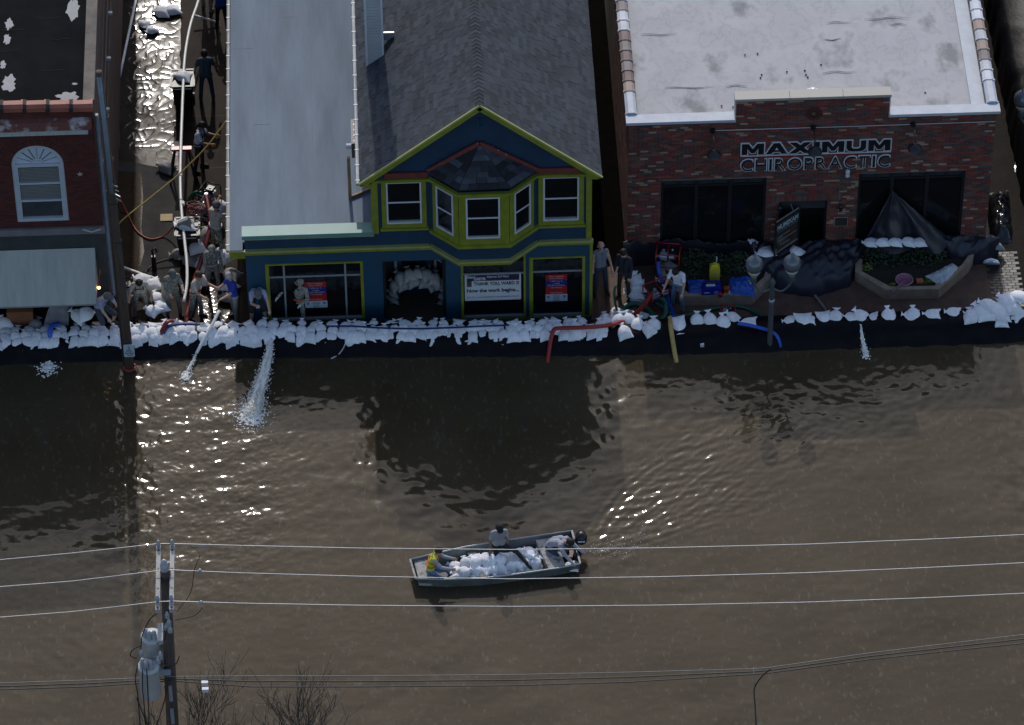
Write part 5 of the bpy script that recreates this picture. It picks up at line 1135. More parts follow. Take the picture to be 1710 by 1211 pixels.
for i in range(120):
    y = 3.4+i*.13
    for (x, z) in ((16.95, 0), (17.0, .5), (17.05, 1.1), (17.3, 1.3), (19.5, 1.4), (19.6, 0)): V.append((x+.08*mnoise.noise(Vector((z*3, y*2.2, 1)))+(-(y-3.4)*.012), y, z+.06*mnoise.noise(Vector((x*2, y*2.1, 4)))*(z > 0)))
b.add(V, [(i*6+j, (i+1)*6+j, (i+1)*6+j+1, i*6+j+1) for i in range(119) for j in range(5)]); tag(b.build('wrapped_wall', TARP, None, True, loc=(18, 8, 0)), 'black plastic wrapped wall along the far right lane', 'wall')

# street lamps
def street_lamp(base, zarm, span, label, gl=.62, rot=0.0):
    S = thing('street_lamp', label, 'street lamp', base); x, y = base[0], base[1]; z0 = base[2]-.3
    c, s = math.cos(rot), math.sin(rot)
    MB().lathe((x, y, z0), [(.13, 0), (.12, .3), (.075, .5), (.065, zarm-z0-.9), (.06, zarm-z0-.75)], 14).build('post', LAMPP, S, True)
    MB().lathe((x, y, zarm-.78), [(.075, 0), (.085, .04), (.075, .08)], 14).build('collar', STEEL, S, True)
    MB().lathe((x, y, zarm-.70), [(.06, 0), (.075, .2), (.06, .5), (.09, .62), (.05, .72), (.01, .78)], 14).build('column_head', LAMPG, S, True)
    for sd in (-1, 1):
        gx_, gy_ = x+sd*span*c, y+sd*span*s
        MB().tube(spline([(x, y, zarm-.30), (x+sd*span*.5*c, y+sd*span*.5*s, zarm-.42), (x+sd*span*.92*c, y+sd*span*.92*s, zarm-.2), (gx_, gy_, zarm-.05)], 6), .028, 8).build('arm', LAMPG, S, True)
        MB().lathe((gx_, gy_, zarm-.08), [(.05, 0), (.09, .06), (.07, .16), (.11, .30)], 14).build('fitter', LAMPG, S, True)
        g = MB().lathe((gx_, gy_, zarm+.22), [(.11, 0), (.17, .12), (.21, .22)], 18).build('globe', GLOBEW, S, True)
        MB().lathe((gx_, gy_, zarm+.22), [(.212, .22), (.235, .36), (.21, .50), (.13, .60), (.05, .64), (.035, .66), (.03, .72), (.005, .76)], 18).build('globe_top', GLOBE, g, True)
lb = gz(1285, 580, WZ); za_ = fy(1285, 468, lb.y).z
street_lamp((lb.x, lb.y, WZ), za_, (fy(1318, 468, lb.y).x-fy(1255, 468, lb.y).x)/2, 'twin-globe street lamp standing in the flood before the clinic')
pl_ = gz(1700, 165, 3.6); street_lamp((pl_.x+.62, pl_.y, .3), 3.0, .5, 'street lamp with pale globes in the right lane behind the clinic')

# utility pole at the levee (left)
pa = gz(217, 618, WZ); ptop = fy(165, 120, pa.y+.0)
PA = thing('utility_pole', 'weathered wooden utility pole rising from the flood beside the awning', 'utility pole', (pa.x, pa.y, 0))
d = Vector((ptop.x, pa.y, ptop.z))-Vector((pa.x, pa.y, WZ)); p0 = Vector((pa.x, pa.y, WZ))-d*(.6/d.length)
def pap(t): return Vector((pa.x, pa.y, WZ))+d*t
MB().tube([p0, pap(.3), pap(.65), pap(1)], [.135, .13, .11, .09], 14).build('pole', WOODD, PA, True)
MB().tube([pap(.02)+Vector((-.14, -.03, 0)), pap(.4)+Vector((-.13, -.05, 0)), pap(.62)+Vector((-.12, -.05, 0))], .028, 8).build('conduit', mat('dark_conduit', (.1, .1, .1)), PA, True)
MB().tube([pap(.62)+Vector((.02, -.12, 0)), pap(.8)+Vector((.02, -.11, 0)), pap(.99)+Vector((.0, -.10, 0))], .06, 10).build('riser_pipe', MATS['blue_grey_pipe'], PA, True)
for t in (.45, .58, .72, .86): MB().tube([pap(t)+Vector((.14*math.cos(a), .14*math.sin(a), 0)) for a in np.linspace(0, 6.283, 15)], .012, 5).build('band', BLKM, PA)
for q in range(5): MB().cyl(pap(.60+.012*q), pap(.60+.012*q)+Vector((.25-.02*q, -.2, .05*q-.05)), .018, .014, 6).build('clamp', STEEL if q % 2 else BLKM, PA)
MB().tube([Vector((pa.x+.155*math.cos(a), pa.y+.155*math.sin(a), WZ+.12)) for a in np.linspace(0, 6.283, 18)], .03, 6).build('red_band', REDH, PA, True)
sg0 = rect(206.5, 576, 224.5, 596, pa.y-.20); Ysg = pa.y-.20
SP = thing('parking_sign', 'small white two-hour parking sign strapped to the utility pole', 'sign', ((sg0[0]+sg0[1])/2, Ysg, sg0[2]))
cx_, cz_, hw_, hh_ = (sg0[0]+sg0[1])/2, (sg0[2]+sg0[3])/2, (sg0[1]-sg0[0])/2, (sg0[3]-sg0[2])/2; P = []
for (sx, sz) in ((1, 1), (-1, 1), (-1, -1), (1, -1)):
    a0 = {(1, 1): 0, (-1, 1): 90, (-1, -1): 180, (1, -1): 270}[(sx, sz)]
    for t in (0, 45, 90): a = math.radians(a0+t); P.append((cx_+sx*(hw_-.04)+.04*math.cos(a), Ysg, cz_+sz*(hh_-.04)+.04*math.sin(a)))
MB().prism(P, (0, .008, 0)).build('plate', mat('pale_sign_plate', (0.40, 0.48, 0.55), .5, .05), SP)
PRN = mat('green_grey_print', (0.06, 0.12, 0.12), .5)
lettering('2', cx_-.03, cx_+.03, cz_+.05, cz_+.16, Ysg-.003, PRN, SP, .02, .002); lettering('HOUR', cx_-.08, cx_+.08, cz_-.03, cz_+.03, Ysg-.003, PRN, SP, .02, .002); lettering('PARKING', cx_-.12, cx_+.12, cz_-.12, cz_-.06, Ysg-.003, PRN, SP, .02, .002)
b = MB(); b.bar((cx_-.06, Ysg-.003, cz_-.165), (cx_+.05, Ysg-.003, cz_-.165), .004, .018); b.prism([(cx_+.05, Ysg-.005, cz_-.19), (cx_+.10, Ysg-.005, cz_-.165), (cx_+.05, Ysg-.005, cz_-.14)], (0, .004, 0)); b.build('arrow', REDH, SP)

# line pole with crossarms and transformers (front left)
pb_ = gz(300, 1480, WZ); ztp = fy(276, 952, pb_.y).z
PB = thing('power_pole', 'brown power pole with double crossarms and two grey transformers', 'utility pole', (pb_.x, pb_.y, WZ-.5))
tpx = fy(276, 952, pb_.y).x
MB().tube([(pb_.x, pb_.y, WZ-.5), ((pb_.x+tpx)/2, pb_.y, ztp*.5), (tpx, pb_.y, ztp)], [.17, .15, .12], 14).build('pole', WOODD, PB, True)
zA = ztp-.12; ar_x = [gz(264, 960, zA).x, gz(287, 960, zA).x]
yfar, ynear = gz(275, 909, zA).y, gz(272, 1018, zA).y
for ax in ar_x:
    arm_ = MB().box(ax-.05, ax+.05, ynear, yfar, zA-.12, zA).build('crossarm', WOODG, PB)
    for t in (.02, .32, .62, .9): MB().box(ax-.02, ax+.02, ynear+(yfar-ynear)*t, ynear+(yfar-ynear)*t+.04, zA, zA+.012).build('bolt', BLKM, arm_)
    for yy in (yfar-.06, ynear+.25): MB().lathe((ax, yy, zA), [(.02, 0), (.045, .03), (.05, .10), (.03, .13), (.035, .17), (.02, .2)], 10).build('insulator', CERAM, arm_, True)
mx_ = sum(ar_x)/2
MB().lathe((mx_, pb_.y-.02, ztp), [(.06, 0), (.10, .03), (.10, .2), (.06, .24), (.07, .3), (.03, .36)], 12).build('insulator', CERAM, PB, True)
MB().box(ar_x[0]+.05, ar_x[1]-.05, pb_.y+.35, pb_.y+.42, zA-.1, zA-.03).build('spacer', WOODG, PB)
MB().box(ar_x[0]-.02, ar_x[0]+.10, ynear-.55, ynear-.02, zA-.55, zA-.42).build('brace', WOODG, PB)
zt1 = fy(253, 1052, pb_.y-.25)
def transformer(px, ytop, ybot, r, Y):
    t, bt = fy(px, ytop, Y), fy(px, ybot, Y)
    o = MB().lathe((t.x, Y, bt.z), [(r*.9, 0), (r, .04), (r, t.z-bt.z-.06), (r*1.04, t.z-bt.z-.05), (r*1.04, t.z-bt.z), (r*.6, t.z-bt.z+.05), (.02, t.z-bt.z+.07)], 20).build('transformer', TANKG, PB, True)
    for a in (200, 250, 300): 
        q = Vector((t.x+r*.55*math.cos(math.radians(a)), Y+r*.55*math.sin(math.radians(a)), t.z)); MB().lathe(q, [(.05, 0), (.075, .05), (.05, .09), (.075, .14), (.05, .18), (.06, .24), (.03, .3)], 10).build('bushing', CERAM, o, True)
    MB().box(t.x+r*.8, t.x+r+.25, Y-.05, Y+.05, t.z-.3, t.z-.2).build('hanger', STEEL, o)
    return o, t, bt
tr1 = transformer(253, 1062, 1120, .24, pb_.y+.15); tr2 = transformer(248, 1112, 1160, .24, pb_.y-.30)
for k, (px, py) in enumerate(((362, 0),)): pass
for (px, py, Y_) in ((279, 1028, -.15), (282, 1040, -.2), (278, 1048, -.15), (284, 1052, -.2), (236, 1092, -.4), (268, 1096, -.35), (264, 1104, -.38)):
    q = fy(px, py, pb_.y+Y_); MB().lathe((q.x, q.y, q.z-.1), [(.03, 0), (.06, .04), (.04, .08), (.06, .12), (.04, .16), (.02, .24)], 8).build('cutout', CERAM, PB, True)
def wpt(px, py, dY=0): return fy(px, py, pb_.y+dY)
for pts in ([(264, 1022), (250, 1035), (238, 1060), (235, 1085)], [(236, 1078), (222, 1085), (218, 1095), (228, 1100)], [(262, 1075), (275, 1068), (278, 1050)], [(300, 1095), (292, 1110), (270, 1112)], [(230, 1110), (226, 1135), (230, 1160), (234, 1211)], [(238, 1116), (238, 1150), (240, 1168), (243, 1211)], [(245, 1116), (247, 1160), (249, 1211)], [(275, 1145), (276, 1165), (262, 1211)], [(228, 1165), (236, 1185), (246, 1211)]):
    MB().tube(spline([wpt(*q, -.55) for q in pts], 6), .013, 6).build('lead_wire', BLKM, PB, True)
for (px, py, h) in ((285, 1158, .5), (288, 1196, .5)): q = wpt(px, py, -.18); MB().box(q.x-.04, q.x+.04, q.y-.03, q.y+.03, q.z-h/2, q.z+h/2).build('bracket', STEEL, PB)
# overhead lines
def line(label, pts, dY, r, m, name='power_line', cat='power line', group='overhead lines'):
    P = [wpt(x, y, dY) for x, y in pts]; a, c = P[0]-P[1], P[-1]-P[-2]
    P = [P[0]+a.normalized()*25]+P+[P[-1]+c.normalized()*25]
    b = MB(); b.tube(P, r, 6); return tag(b.build(name, m, None, True, loc=P[len(P)//2]), label, cat, group)
dfar, dnear = yfar-.06-pb_.y, ynear+.25-pb_.y
def pix(f, xs_): return [(x, f(x)) for x in xs_]
xsl = [0, 60, 120, 200, 265, 287, 400, 600, 855, 1100, 1350, 1550, 1710]
line('topmost bright power line, behind the head of the boat men', pix(lambda x: float(np.interp(x, [0, 130, 265, 287, 450, 620, 855, 1200, 1450, 1710], [935, 923, 908, 908, 912.5, 916, 918, 914, 905.5, 893])), xsl), dfar, .010, WIRE)
line('middle bright power line, passing over the boat', pix(lambda x: float(np.interp(x, [0, 130, 265, 287, 450, 700, 855, 1200, 1450, 1710], [980, 970, 953, 952, 959, 965, 967, 962, 953, 940])), xsl), 0, .010, WIRE)
line('lowest bright power line, passing below the boat', pix(lambda x: float(np.interp(x, [0, 130, 265, 287, 450, 700, 855, 1200, 1450, 1710], [1031, 1021, 1005, 1004, 1009, 1012.5, 1013, 1010, 1003, 991])), xsl), dnear, .010, WIRE)
lowx = [0, 150, 288, 420, 600, 855, 1050, 1262, 1285, 1450, 1600, 1710]
low = lambda off: (lambda x: float(np.interp(x, lowx, [1141+off*.6, 1136+off*.6, 1130+off*.4, 1129+off, 1129+off, 1127+off, 1123+off*.9, 1117+off*.5, 1115+off*.5, 1091+off*.6, 1073+off*.7, 1060+off*.8])))
line('pale neutral wire of the lower bundle across the brown water', pix(low(0), lowx), -.2, .011, mat('neutral_wire', (0.16, 0.155, 0.15), .5), 'neutral_wire', 'wire')
line('upper dark cable of the lower bundle across the brown water', pix(low(9), lowx), -.2, .016, WIRED, 'telephone_cable', 'cable')
line('lower dark cable of the lower bundle across the brown water', pix(low(18), lowx), -.2, .014, WIRED, 'telephone_cable', 'cable')
for (px, py) in ((342, 1141), (343, 1152)):
    q = wpt(px, py, -.2); tag(MB().box(q.x-.075, q.x+.075, q.y-.04, q.y+.04, q.z-.05, q.z+.05).build('cable_box', SIGNW, None, loc=q), 'small pale box on the %s dark cable by the power pole' % ('upper' if py < 1145 else 'lower'), 'cable box')
T_ = [wpt(1287, 1117, -.2), wpt(1272, 1130, -.2), wpt(1260, 1150, -.2), wpt(1261, 1180, -.5), wpt(1263, 1230, -1.0), wpt(1266, 1400, -3)]
hose('service_drop', 'dark service wire dropping from the lower cable bundle at the right', T_, .018, WIRED, 'wire')
q = wpt(1258, 1116, -.2); tag(MB().tube([q, wpt(1259, 1135, -.2), T_[2]], .010, 6).build('hanger_wire', WIRE, None, True, loc=T_[2]), 'pale hanger wire above the service drop', 'wire')
for (pts, lab) in (([wpt(318, 912, dfar), wpt(334, 925, -.1), wpt(325, 950, -.1), wpt(318, 990, -.1), wpt(295, 1022, -.15)], 'thin jumper wire looping down from the middle power line'), ([wpt(338, 1015, dnear), wpt(325, 1028, dnear), wpt(292, 1036, -.15)], 'thin jumper wire from the lowest power line to the pole')):
    hose('jumper_wire', lab, pts, .008, BLKM, 'wire')
for (px, py, dY) in ((339, 912, dfar), (334, 953, 0), (336, 1006, dnear)):
    q = wpt(px, py, dY); tag(MB().lathe((q.x, q.y, q.z-.07), [(.02, 0), (.04, .03), (.04, .09), (.015, .12)], 8).build('line_clamp', CERAM, None, loc=(q.x, q.y, q.z-.07)), 'small clamp on the %s power line right of the pole' % {912: 'topmost', 953: 'middle', 1006: 'lowest'}[py], 'clamp')

# bare trees at the lower edge
def bare_tree(px, ytop, spread, label, seed, h=7.0):
    r = random.Random(seed); base = gz(px, ytop+h*48, WZ); tp = fy(px, ytop, base.y); H_ = tp.z-WZ; segs = []
    T = thing('bare_tree', label, 'tree', (base.x, base.y, WZ-.6))
    def grow(p, d_, L, rad, lvl):
        pts = [p]; q = p.copy(); dd_ = d_.copy(); n = 5
        for i in range(n):
            dd_ = (dd_+Vector((r.uniform(-.14, .14), r.uniform(-.14, .14), .06))).normalized(); q = q+dd_*(L/n); pts.append(q.copy())
        segs.append((pts, [rad*(1-.75*i/n) for i in range(n+1)], lvl))
        if lvl < 4:
            for k in range({0: 7, 1: 6, 2: 5, 3: 3}[lvl]):
                t = r.uniform(.3, 1.0); i = min(int(t*n), n-1); o = pts[i].lerp(pts[i+1], t*n-i); a = r.uniform(0, 6.28); perp = dd_.orthogonal().normalized(); perp.rotate(Matrix.Rotation(a, 3, dd_)); nd = (dd_*r.uniform(.7, 1.2)+perp*r.uniform(.35, .85)*spread+Vector((0, 0, .25))).normalized()
                grow(o, nd, L*r.uniform(.45, .68), rad*(1-.75*t)*.62+.003, lvl+1)
    grow(Vector((base.x, base.y, WZ-.6)), Vector((r.uniform(-.06, .06), 0, 1)).normalized(), H_*.60, .09, 0)
    bt_, bc_ = MB(), MB()
    for pts, rr, lvl in segs: (bt_ if lvl < 2 else bc_).tube(pts, [max(q, .0045) for q in rr], 5 if lvl else 8)
    bt_.build('trunk', BARK, T, fixn=False); bc_.build('crown', BARK, T, fixn=False)
bare_tree(345, 1150, .75, 'thin bare tree top beside the power pole', 3, 7.0); bare_tree(415, 1172, .9, 'low bare tree top between the two others', 8, 6.6); bare_tree(500, 1146, 1.0, 'widest bare tree top, right of the power pole', 5, 7.4)

# ------------------------------------------------------------------ hoses and discharge water
def G(px, py, z=0.0): return gz(px, py, z)
hose('discharge_hose', 'flat bright blue hose spilling over the levee below the awning', [G(100, 540, 1.05), G(88, 543, 1.08), G(84, 552, 1.02), G(83, 570, .78), G(82.5, 590, .52), G(82, 601, .40)], .075, BLUEH, flat=.45)
hose('discharge_hose', 'flat red hose spilling over the levee beside the utility pole', [G(288, 535, 1.06), G(279, 538, 1.1), G(273, 548, 1.0), G(266, 563, .8), G(255, 585, .5), G(250, 592, .38)], .075, DREDH, flat=.5)
hose('discharge_hose', 'dark blue hose lying behind the red hose on the levee', [G(330, 541, 1.08), G(300, 541, 1.1), G(280, 546, 1.02), G(272, 560, .82), G(267, 582, .5)], .06, DBLUEH, flat=.5)
hose('pvc_pipe', 'short white plastic pipe laid across the levee at the alley', [G(366, 519, 1.15), G(353, 545, 1.02), G(338, 572, .78), G(328, 590, .60)], .045, PVC, 'pipe', k=4)
hose('discharge_hose', 'bright red hose running over the levee by the right shop corner', [G(1088, 490, .55), G(1075, 510, .45), G(1056, 528, .6), G(1035, 538, .95), G(1010, 544, 1.03), G(975, 547, 1.05), G(940, 548, 1.06), G(926, 550, 1.05), G(921, 562, .92), G(917, 585, .62), G(914, 606, .36)], .07, REDH, flat=.7)
hose('discharge_hose', 'tan hose bent over the levee in front of the green coil', [G(1119, 530, .9), G(1120, 545, .97), G(1122, 560, .85), G(1126, 585, .58), G(1130, 606, .36)], .065, YELH)
hose('discharge_hose', 'blue hose lying over the levee beside the street lamp', [G(1232, 540, .98), G(1250, 543, .98), G(1275, 549, .94), G(1292, 556, .85), G(1300, 566, .7), G(1304, 579, .48)], .06, BLUEH, flat=.6)
hose('garden_hose', 'green hose arching on the pavement before the planter', [G(1095, 505, .1), G(1110, 515, .08), G(1125, 527, .06), G(1150, 526, .06), G(1190, 516, .06), G(1230, 512, .06), G(1258, 520, .06), G(1275, 532, .3), G(1278, 538, .8)], .055, GRNH)
hose('suction_hose', 'thick green hose coil between the red pumps and the levee', [G(1105, 497, .45), G(1112, 510, .25), G(1110, 527, .10), G(1099, 536, .07), G(1092, 530, .07), G(1082, 515, .08), G(1062, 507, .09), G(1043, 512, .12), G(1033, 524, .14), G(1036, 538, .12), G(1052, 546, .10), G(1075, 541, .2)], .075, GRNH)
hose('suction_hose', 'thin dark green hose standing up beside the bags by the shop corner', [G(1029, 477, 1.2), G(1026, 487, 1.0), G(1027, 505, .6), G(1032, 525, .2)], .035, GRNH)
hose('suction_hose', 'bright blue hose dangling from the upper red pump', [G(1099, 437, .75), G(1100, 452, .6), G(1106, 470, .35), G(1116, 500, .15), G(1122, 520, .1), G(1128, 535, .3)], .055, BLUEH, flat=.7)
hose('drain_hose', 'grey hose running from the tarp to the levee', [G(1341, 444, .55), G(1343, 462, .25), G(1352, 482, .08), G(1370, 505, .05), G(1385, 527, .05)], .04, GREYH)
hose('flat_hose', 'long blue hose lying along the bags below the posters', [G(545, 545, 1.09), G(590, 545, 1.10), G(640, 548, 1.10), G(700, 549, 1.12), G(760, 547, 1.12), G(800, 545, 1.1), G(850, 543, 1.08)], .035, DBLUEH, flat=.5)
hose('strap', 'white strap trailing from the levee into the water', [G(577, 573, .8), G(573, 582, .65), G(565, 592, .45), G(553, 599, .41)], .02, CLEARP, 'strap', flat=.35)
hose('rope', 'yellow rope stretched across the alley from the roof gutter', [G(381, 198, 2.8), G(345, 245, 2.2), G(300, 290, 1.6), G(245, 335, 1.2), G(198, 374, 1.0), G(190, 400, 1.0), G(178, 440, .9), G(168, 470, .8)], .02, ROPE, 'rope')
hose('air_hose', 'thin orange-red hose sagging across the wet alley floor', [G(200, 330, .3), G(212, 355, .06), G(228, 385, .04), G(250, 399, .04), G(275, 393, .06), G(295, 372, .5), G(302, 362, 1.0)], .022, mat('orange_hose', (0.40, 0.05, 0.02), .5), k=10)
hose('cable', 'thin dark cable curling on the grey alley floor', [G(240, 458, .03), G(258, 440, .03), G(285, 432, .03), G(300, 434, .03)], .014, BLKM, 'cable')
hose('discharge_hose', 'dark red hose running from the alley pump past the soldiers', [G(344, 326, .95), G(348, 345, .9), G(352, 372, .8), G(346, 400, .65), G(336, 435, .45), G(328, 458, .4), G(322, 480, .35), G(314, 520, .4), G(309, 545, .9)], .065, DREDH, flat=.7)
hose('suction_hose', 'green hose curving left from the alley pump', [G(337, 322, .85), G(325, 322, .8), G(316, 332, .5), G(313, 345, .2)], .05, GRNH)
hose('suction_hose', 'green hose going down beside the second black bin', [G(322, 368, .5), G(330, 385, .3), G(336, 395, .1)], .05, GRNH)
# white pipes in the alley
hose('pvc_pipe', 'long white plastic pipe carried down the alley on bins and trestle', [G(336, -30, 1.12), G(331, 2, 1.12), G(318, 42, 1.12), G(309, 92, 1.12), G(306, 140, 1.12), G(304, 190, 1.12), G(302, 245, 1.12), G(301, 300, 1.12), G(303, 350, 1.12), G(308, 400, 1.10), G(312, 440, 1.05), G(312, 475, 1.0), G(307, 503, .95)], .042, PVC, 'pipe')
for (px, py) in ((301, 292), (305, 340)): q = G(px, py, 1.12); tag(MB().cyl((q.x, q.y-.06, q.z), (q.x, q.y+.06, q.z), .06, .06, 12).build('pipe_coupling', PVC, None, loc=q), 'white coupling on the long alley pipe %s' % ('above the trestle foot' if py < 300 else 'over the second bin'), 'pipe fitting')
hose('pvc_pipe', 'white pipe lying askew on the plastic sheet in the alley', [G(229, -10, .10), G(214, 60, .09), G(200, 128, .08)], .04, PVC, 'pipe', k=3)
hose('pvc_pipe', 'white pipe along the foot of the brick side wall', [G(198, -20, .15), G(195, 120, .15), G(191, 300, .15), G(187, 360, .15), G(186, 438, .3)], .045, PVC, 'pipe', k=3)
hose('pvc_pipe', 'cream pipe slanting across the alley mouth behind the soldier with straps', [G(186, 443, .35), G(205, 447, .45), G(235, 458, .45), G(266, 468, .5)], .05, mat('cream_pvc', (.62, .58, .50), .4), 'pipe', k=3)
hose('pvc_pipe', 'short white pipe leaning on the wall at top right of the alley', [G(322, 25, .3), G(366, 38, .1)], .03, PVC, 'pipe', k=2)
# splashes
FOAM = mat('white_water', (0.86, 0.82, 0.76), .35, .2, 9)
def jet(label, path, r, ndrop, spread, foam, fr, seed, fall=None):
    rr = random.Random(seed); P = spline(path, 8); b = MB(); 
    
    for q_ in range(5 if r > .06 else 2):
        ox, oy = rr.uniform(-1, 1)*r*.9, rr.uniform(-1, 1)*r*.5; b.tube([p+Vector((ox*(.4+1.4*i/len(P))+rr.gauss(0, .012), oy*(.4+i/len(P)), rr.gauss(0, .012))) for i, p in enumerate(P)], [r*.6*(.5+.9*i/len(P)+.5*rr.random()) for i in range(len(P))], 7)
    for k in range(ndrop):
        t = rr.random()**.7; i = int(t*(len(P)-1)); q = P[i]+Vector((rr.gauss(0, 1)*spread*(.15+t), rr.gauss(0, 1)*spread*(.15+t), rr.gauss(0, 1)*spread*.4*(.2+t))); q.z = max(q.z, WZ+.015)
        s = rr.uniform(.006, .022); a = Vector((rr.uniform(-1, 1), rr.uniform(-1, 1), rr.uniform(-1, 1))).normalized(); t1 = a.orthogonal().normalized(); t2 = a.cross(t1)
        b.add([q+a*s*1.8, q+t1*s, q+t2*s, q-t1*s, q-t2*s, q-a*s], [(0, 1, 2), (0, 2, 3), (0, 3, 4), (0, 4, 1), (5, 2, 1), (5, 3, 2), (5, 4, 3), (5, 1, 4)])
    e = P[-1]
    for k in range(foam):
        a, d_ = rr.uniform(0, 6.28), fr*abs(rr.gauss(0, .55)); q = Vector((e.x+d_*math.cos(a), e.y+d_*math.sin(a)*1.2, WZ+rr.uniform(.0, .05)*math.exp(-d_*3)))
        s = rr.uniform(.012, .045)*(1.2-.6*min(1, d_/fr)); n = 6; b.lathe((q.x, q.y, q.z-.012), [(s, 0), (s*.8, .016), (s*.2, .024)], n)
    return tag(b.build('water_jet', FOAM, None, True, loc=(e.x, e.y, WZ)), label, 'water jet', None, 'stuff')
jet('white torrent gushing from the levee with spray and foam', [G(452, 566, .80), G(449, 590, .76), G(440, 625, .66), G(428, 665, .52), G(420, 692, .42)], .075, 5200, .12, 900, .50, 1)
jet('pale water pouring from the bright blue hose', [G(82, 600, .42), G(81, 607, .41), G(80, 613, .40)], .05, 160, .06, 320, .34, 2)
jet('thin stream running from the short white pipe into the flood', [G(328, 590, .60), G(322, 604, .5), G(315, 620, .42), G(310, 630, .40)], .03, 160, .06, 110, .22, 3)
jet('small spout falling from the right levee', [G(1437, 542, .85), G(1439, 560, .68), G(1443, 580, .48), G(1446, 592, .41)], .03, 220, .045, 60, .16, 4)
c = gz(985, 920, WZ); rr = random.Random(5); b = MB()
for k in range(110):
    t = rr.random()**1.6; q = Vector((c.x+.1+t*1.6+rr.gauss(0, .12), c.y+.2*t+rr.gauss(0, .12+.25*t), WZ)); s = rr.uniform(.006, .016); b.lathe((q.x, q.y, q.z-.01), [(s, 0), (s*.8, .016), (s*.2, .022)], 6)
tag(b.build('wake_foam', FOAM, None, True, loc=c), 'flecks of foam in the wake behind the boat motor', 'foam', None, 'stuff')

# ------------------------------------------------------------------ alley furniture
def wheelie_bin(px, py, label, h=1.02, rot=0):
    p = gz(px, py); B_ = thing('wheelie_bin', label, 'bin', p); x, y = p.x, p.y
    b = MB(); P0 = [(-.24, -.26), (.24, -.26), (.24, .26), (-.24, .26)]; P1 = [(-.30, -.33), (.30, -.33), (.30, .33), (-.30, .33)]
    b.add([(x+q[0], y+q[1], .06) for q in P0]+[(x+q[0], y+q[1], h) for q in P1], [(3, 2, 1, 0), (0, 1, 5, 4), (1, 2, 6, 5), (2, 3, 7, 6), (3, 0, 4, 7), (4, 5, 6, 7)]); b.build('body', BLK, B_)
    b = MB(); ring_ = [(x-.33, y-.36), (x+.33, y-.36), (x+.33, y+.36), (x-.33, y+.36)]
    for i in range(4): b.bar((*ring_[i], h), (*ring_[(i+1) % 4], h), .05, .05)
    b.build('rim', BLK, B_)
    for s in (-1, 1): MB().cyl((x+s*.24, y+.27, .11), (x+s*.30, y+.27, .11), .11, .11, 14).build('wheel', BLKM, B_)
    MB().tube([(x-.26, y-.37, h-.02), (x-.24, y-.43, h-.03), (x+.24, y-.43, h-.03), (x+.26, y-.37, h-.02)], .014, 6).build('handle', mat('pale_handle', (.35, .34, .33), .4), B_)
    return p
q = wheelie_bin(308, 176, 'tall black wheeled bin under a sandbag beside the pipe')
bag((q.x, q.y, 1.03), 1.4, 0, .1, 'white sandbag lying on the first black bin', None, 1.0)
q = wheelie_bin(316, 424, 'black wheeled bin under a white sack and red cable coil')
bag((q.x-.05, q.y, 1.03), 1.7, 0, .05, 'white sack lying on the second black bin', None, 1.05)
b = MB(); c = G(326, 352, 1.25)
for k in range(5): b.tube([(c.x+(.2+.03*math.sin(k*2+a*2))*math.cos(a), c.y+.03*k+.17*math.sin(a), c.z+.03*k+.06*math.sin(a*1.0+k)) for a in np.linspace(0, 6.283, 18)], .016, 5)
tag(b.build('cable_coil', DREDH, None, True, loc=(c.x, c.y, 1.05)), 'coil of red cable lying on the second black bin', 'cable coil')
b = MB(); c = G(311, 380, 1.05); b.obox(c, (.15, -.03, .10), (.02, .09, -.02), (-.08, .05, .24)); tag(b.build('paper_sign', mat('grey_paper', (.24, .26, .26), .6), None, loc=c), 'grey paper placard tied to the alley pipe beside the bin', 'placard')
# trestle under the pipe
c = G(303, 247, 1.06); T = thing('trestle', 'folding trestle with a red top carrying the alley pipe', 'trestle', (c.x, c.y, 0))
MB().box(c.x-.28, c.x+.28, c.y-.07, c.y+.07, c.z-.07, c.z+.0).build('top', REDM, T)
for sx in (-1, 1):
    for sy in (-1, 1): MB().bar((c.x+sx*.18, c.y+sy*.05, c.z-.06), (c.x+sx*.36, c.y+sy*.36, .0), .05, .04).build('leg', LUMBER if sy > 0 else BLKM, T)
c = G(278, 363, .03); tag(MB().box(c.x-.17, c.x+.17, c.y-.14, c.y+.14, .012, .032).build('board', PLYW, None, loc=(c.x, c.y, .012)), 'small square of bare plywood on the wet alley floor', 'board')
# plastic sheet over the alley floor
PLS = mat('clear_wet_plastic', (0.034, 0.027, 0.021), .075, .4, 1.5, .04, 6, spec=.28)
crumple('plastic_sheet', 'wet wrinkled plastic sheet covering the back of the alley', (gz(199, 268), gz(298, 285), gz(303, -60), gz(204, -60)), .0, 90, 420, PLS, .0034, 'plastic sheet', 21, 1.7, ridged=True)
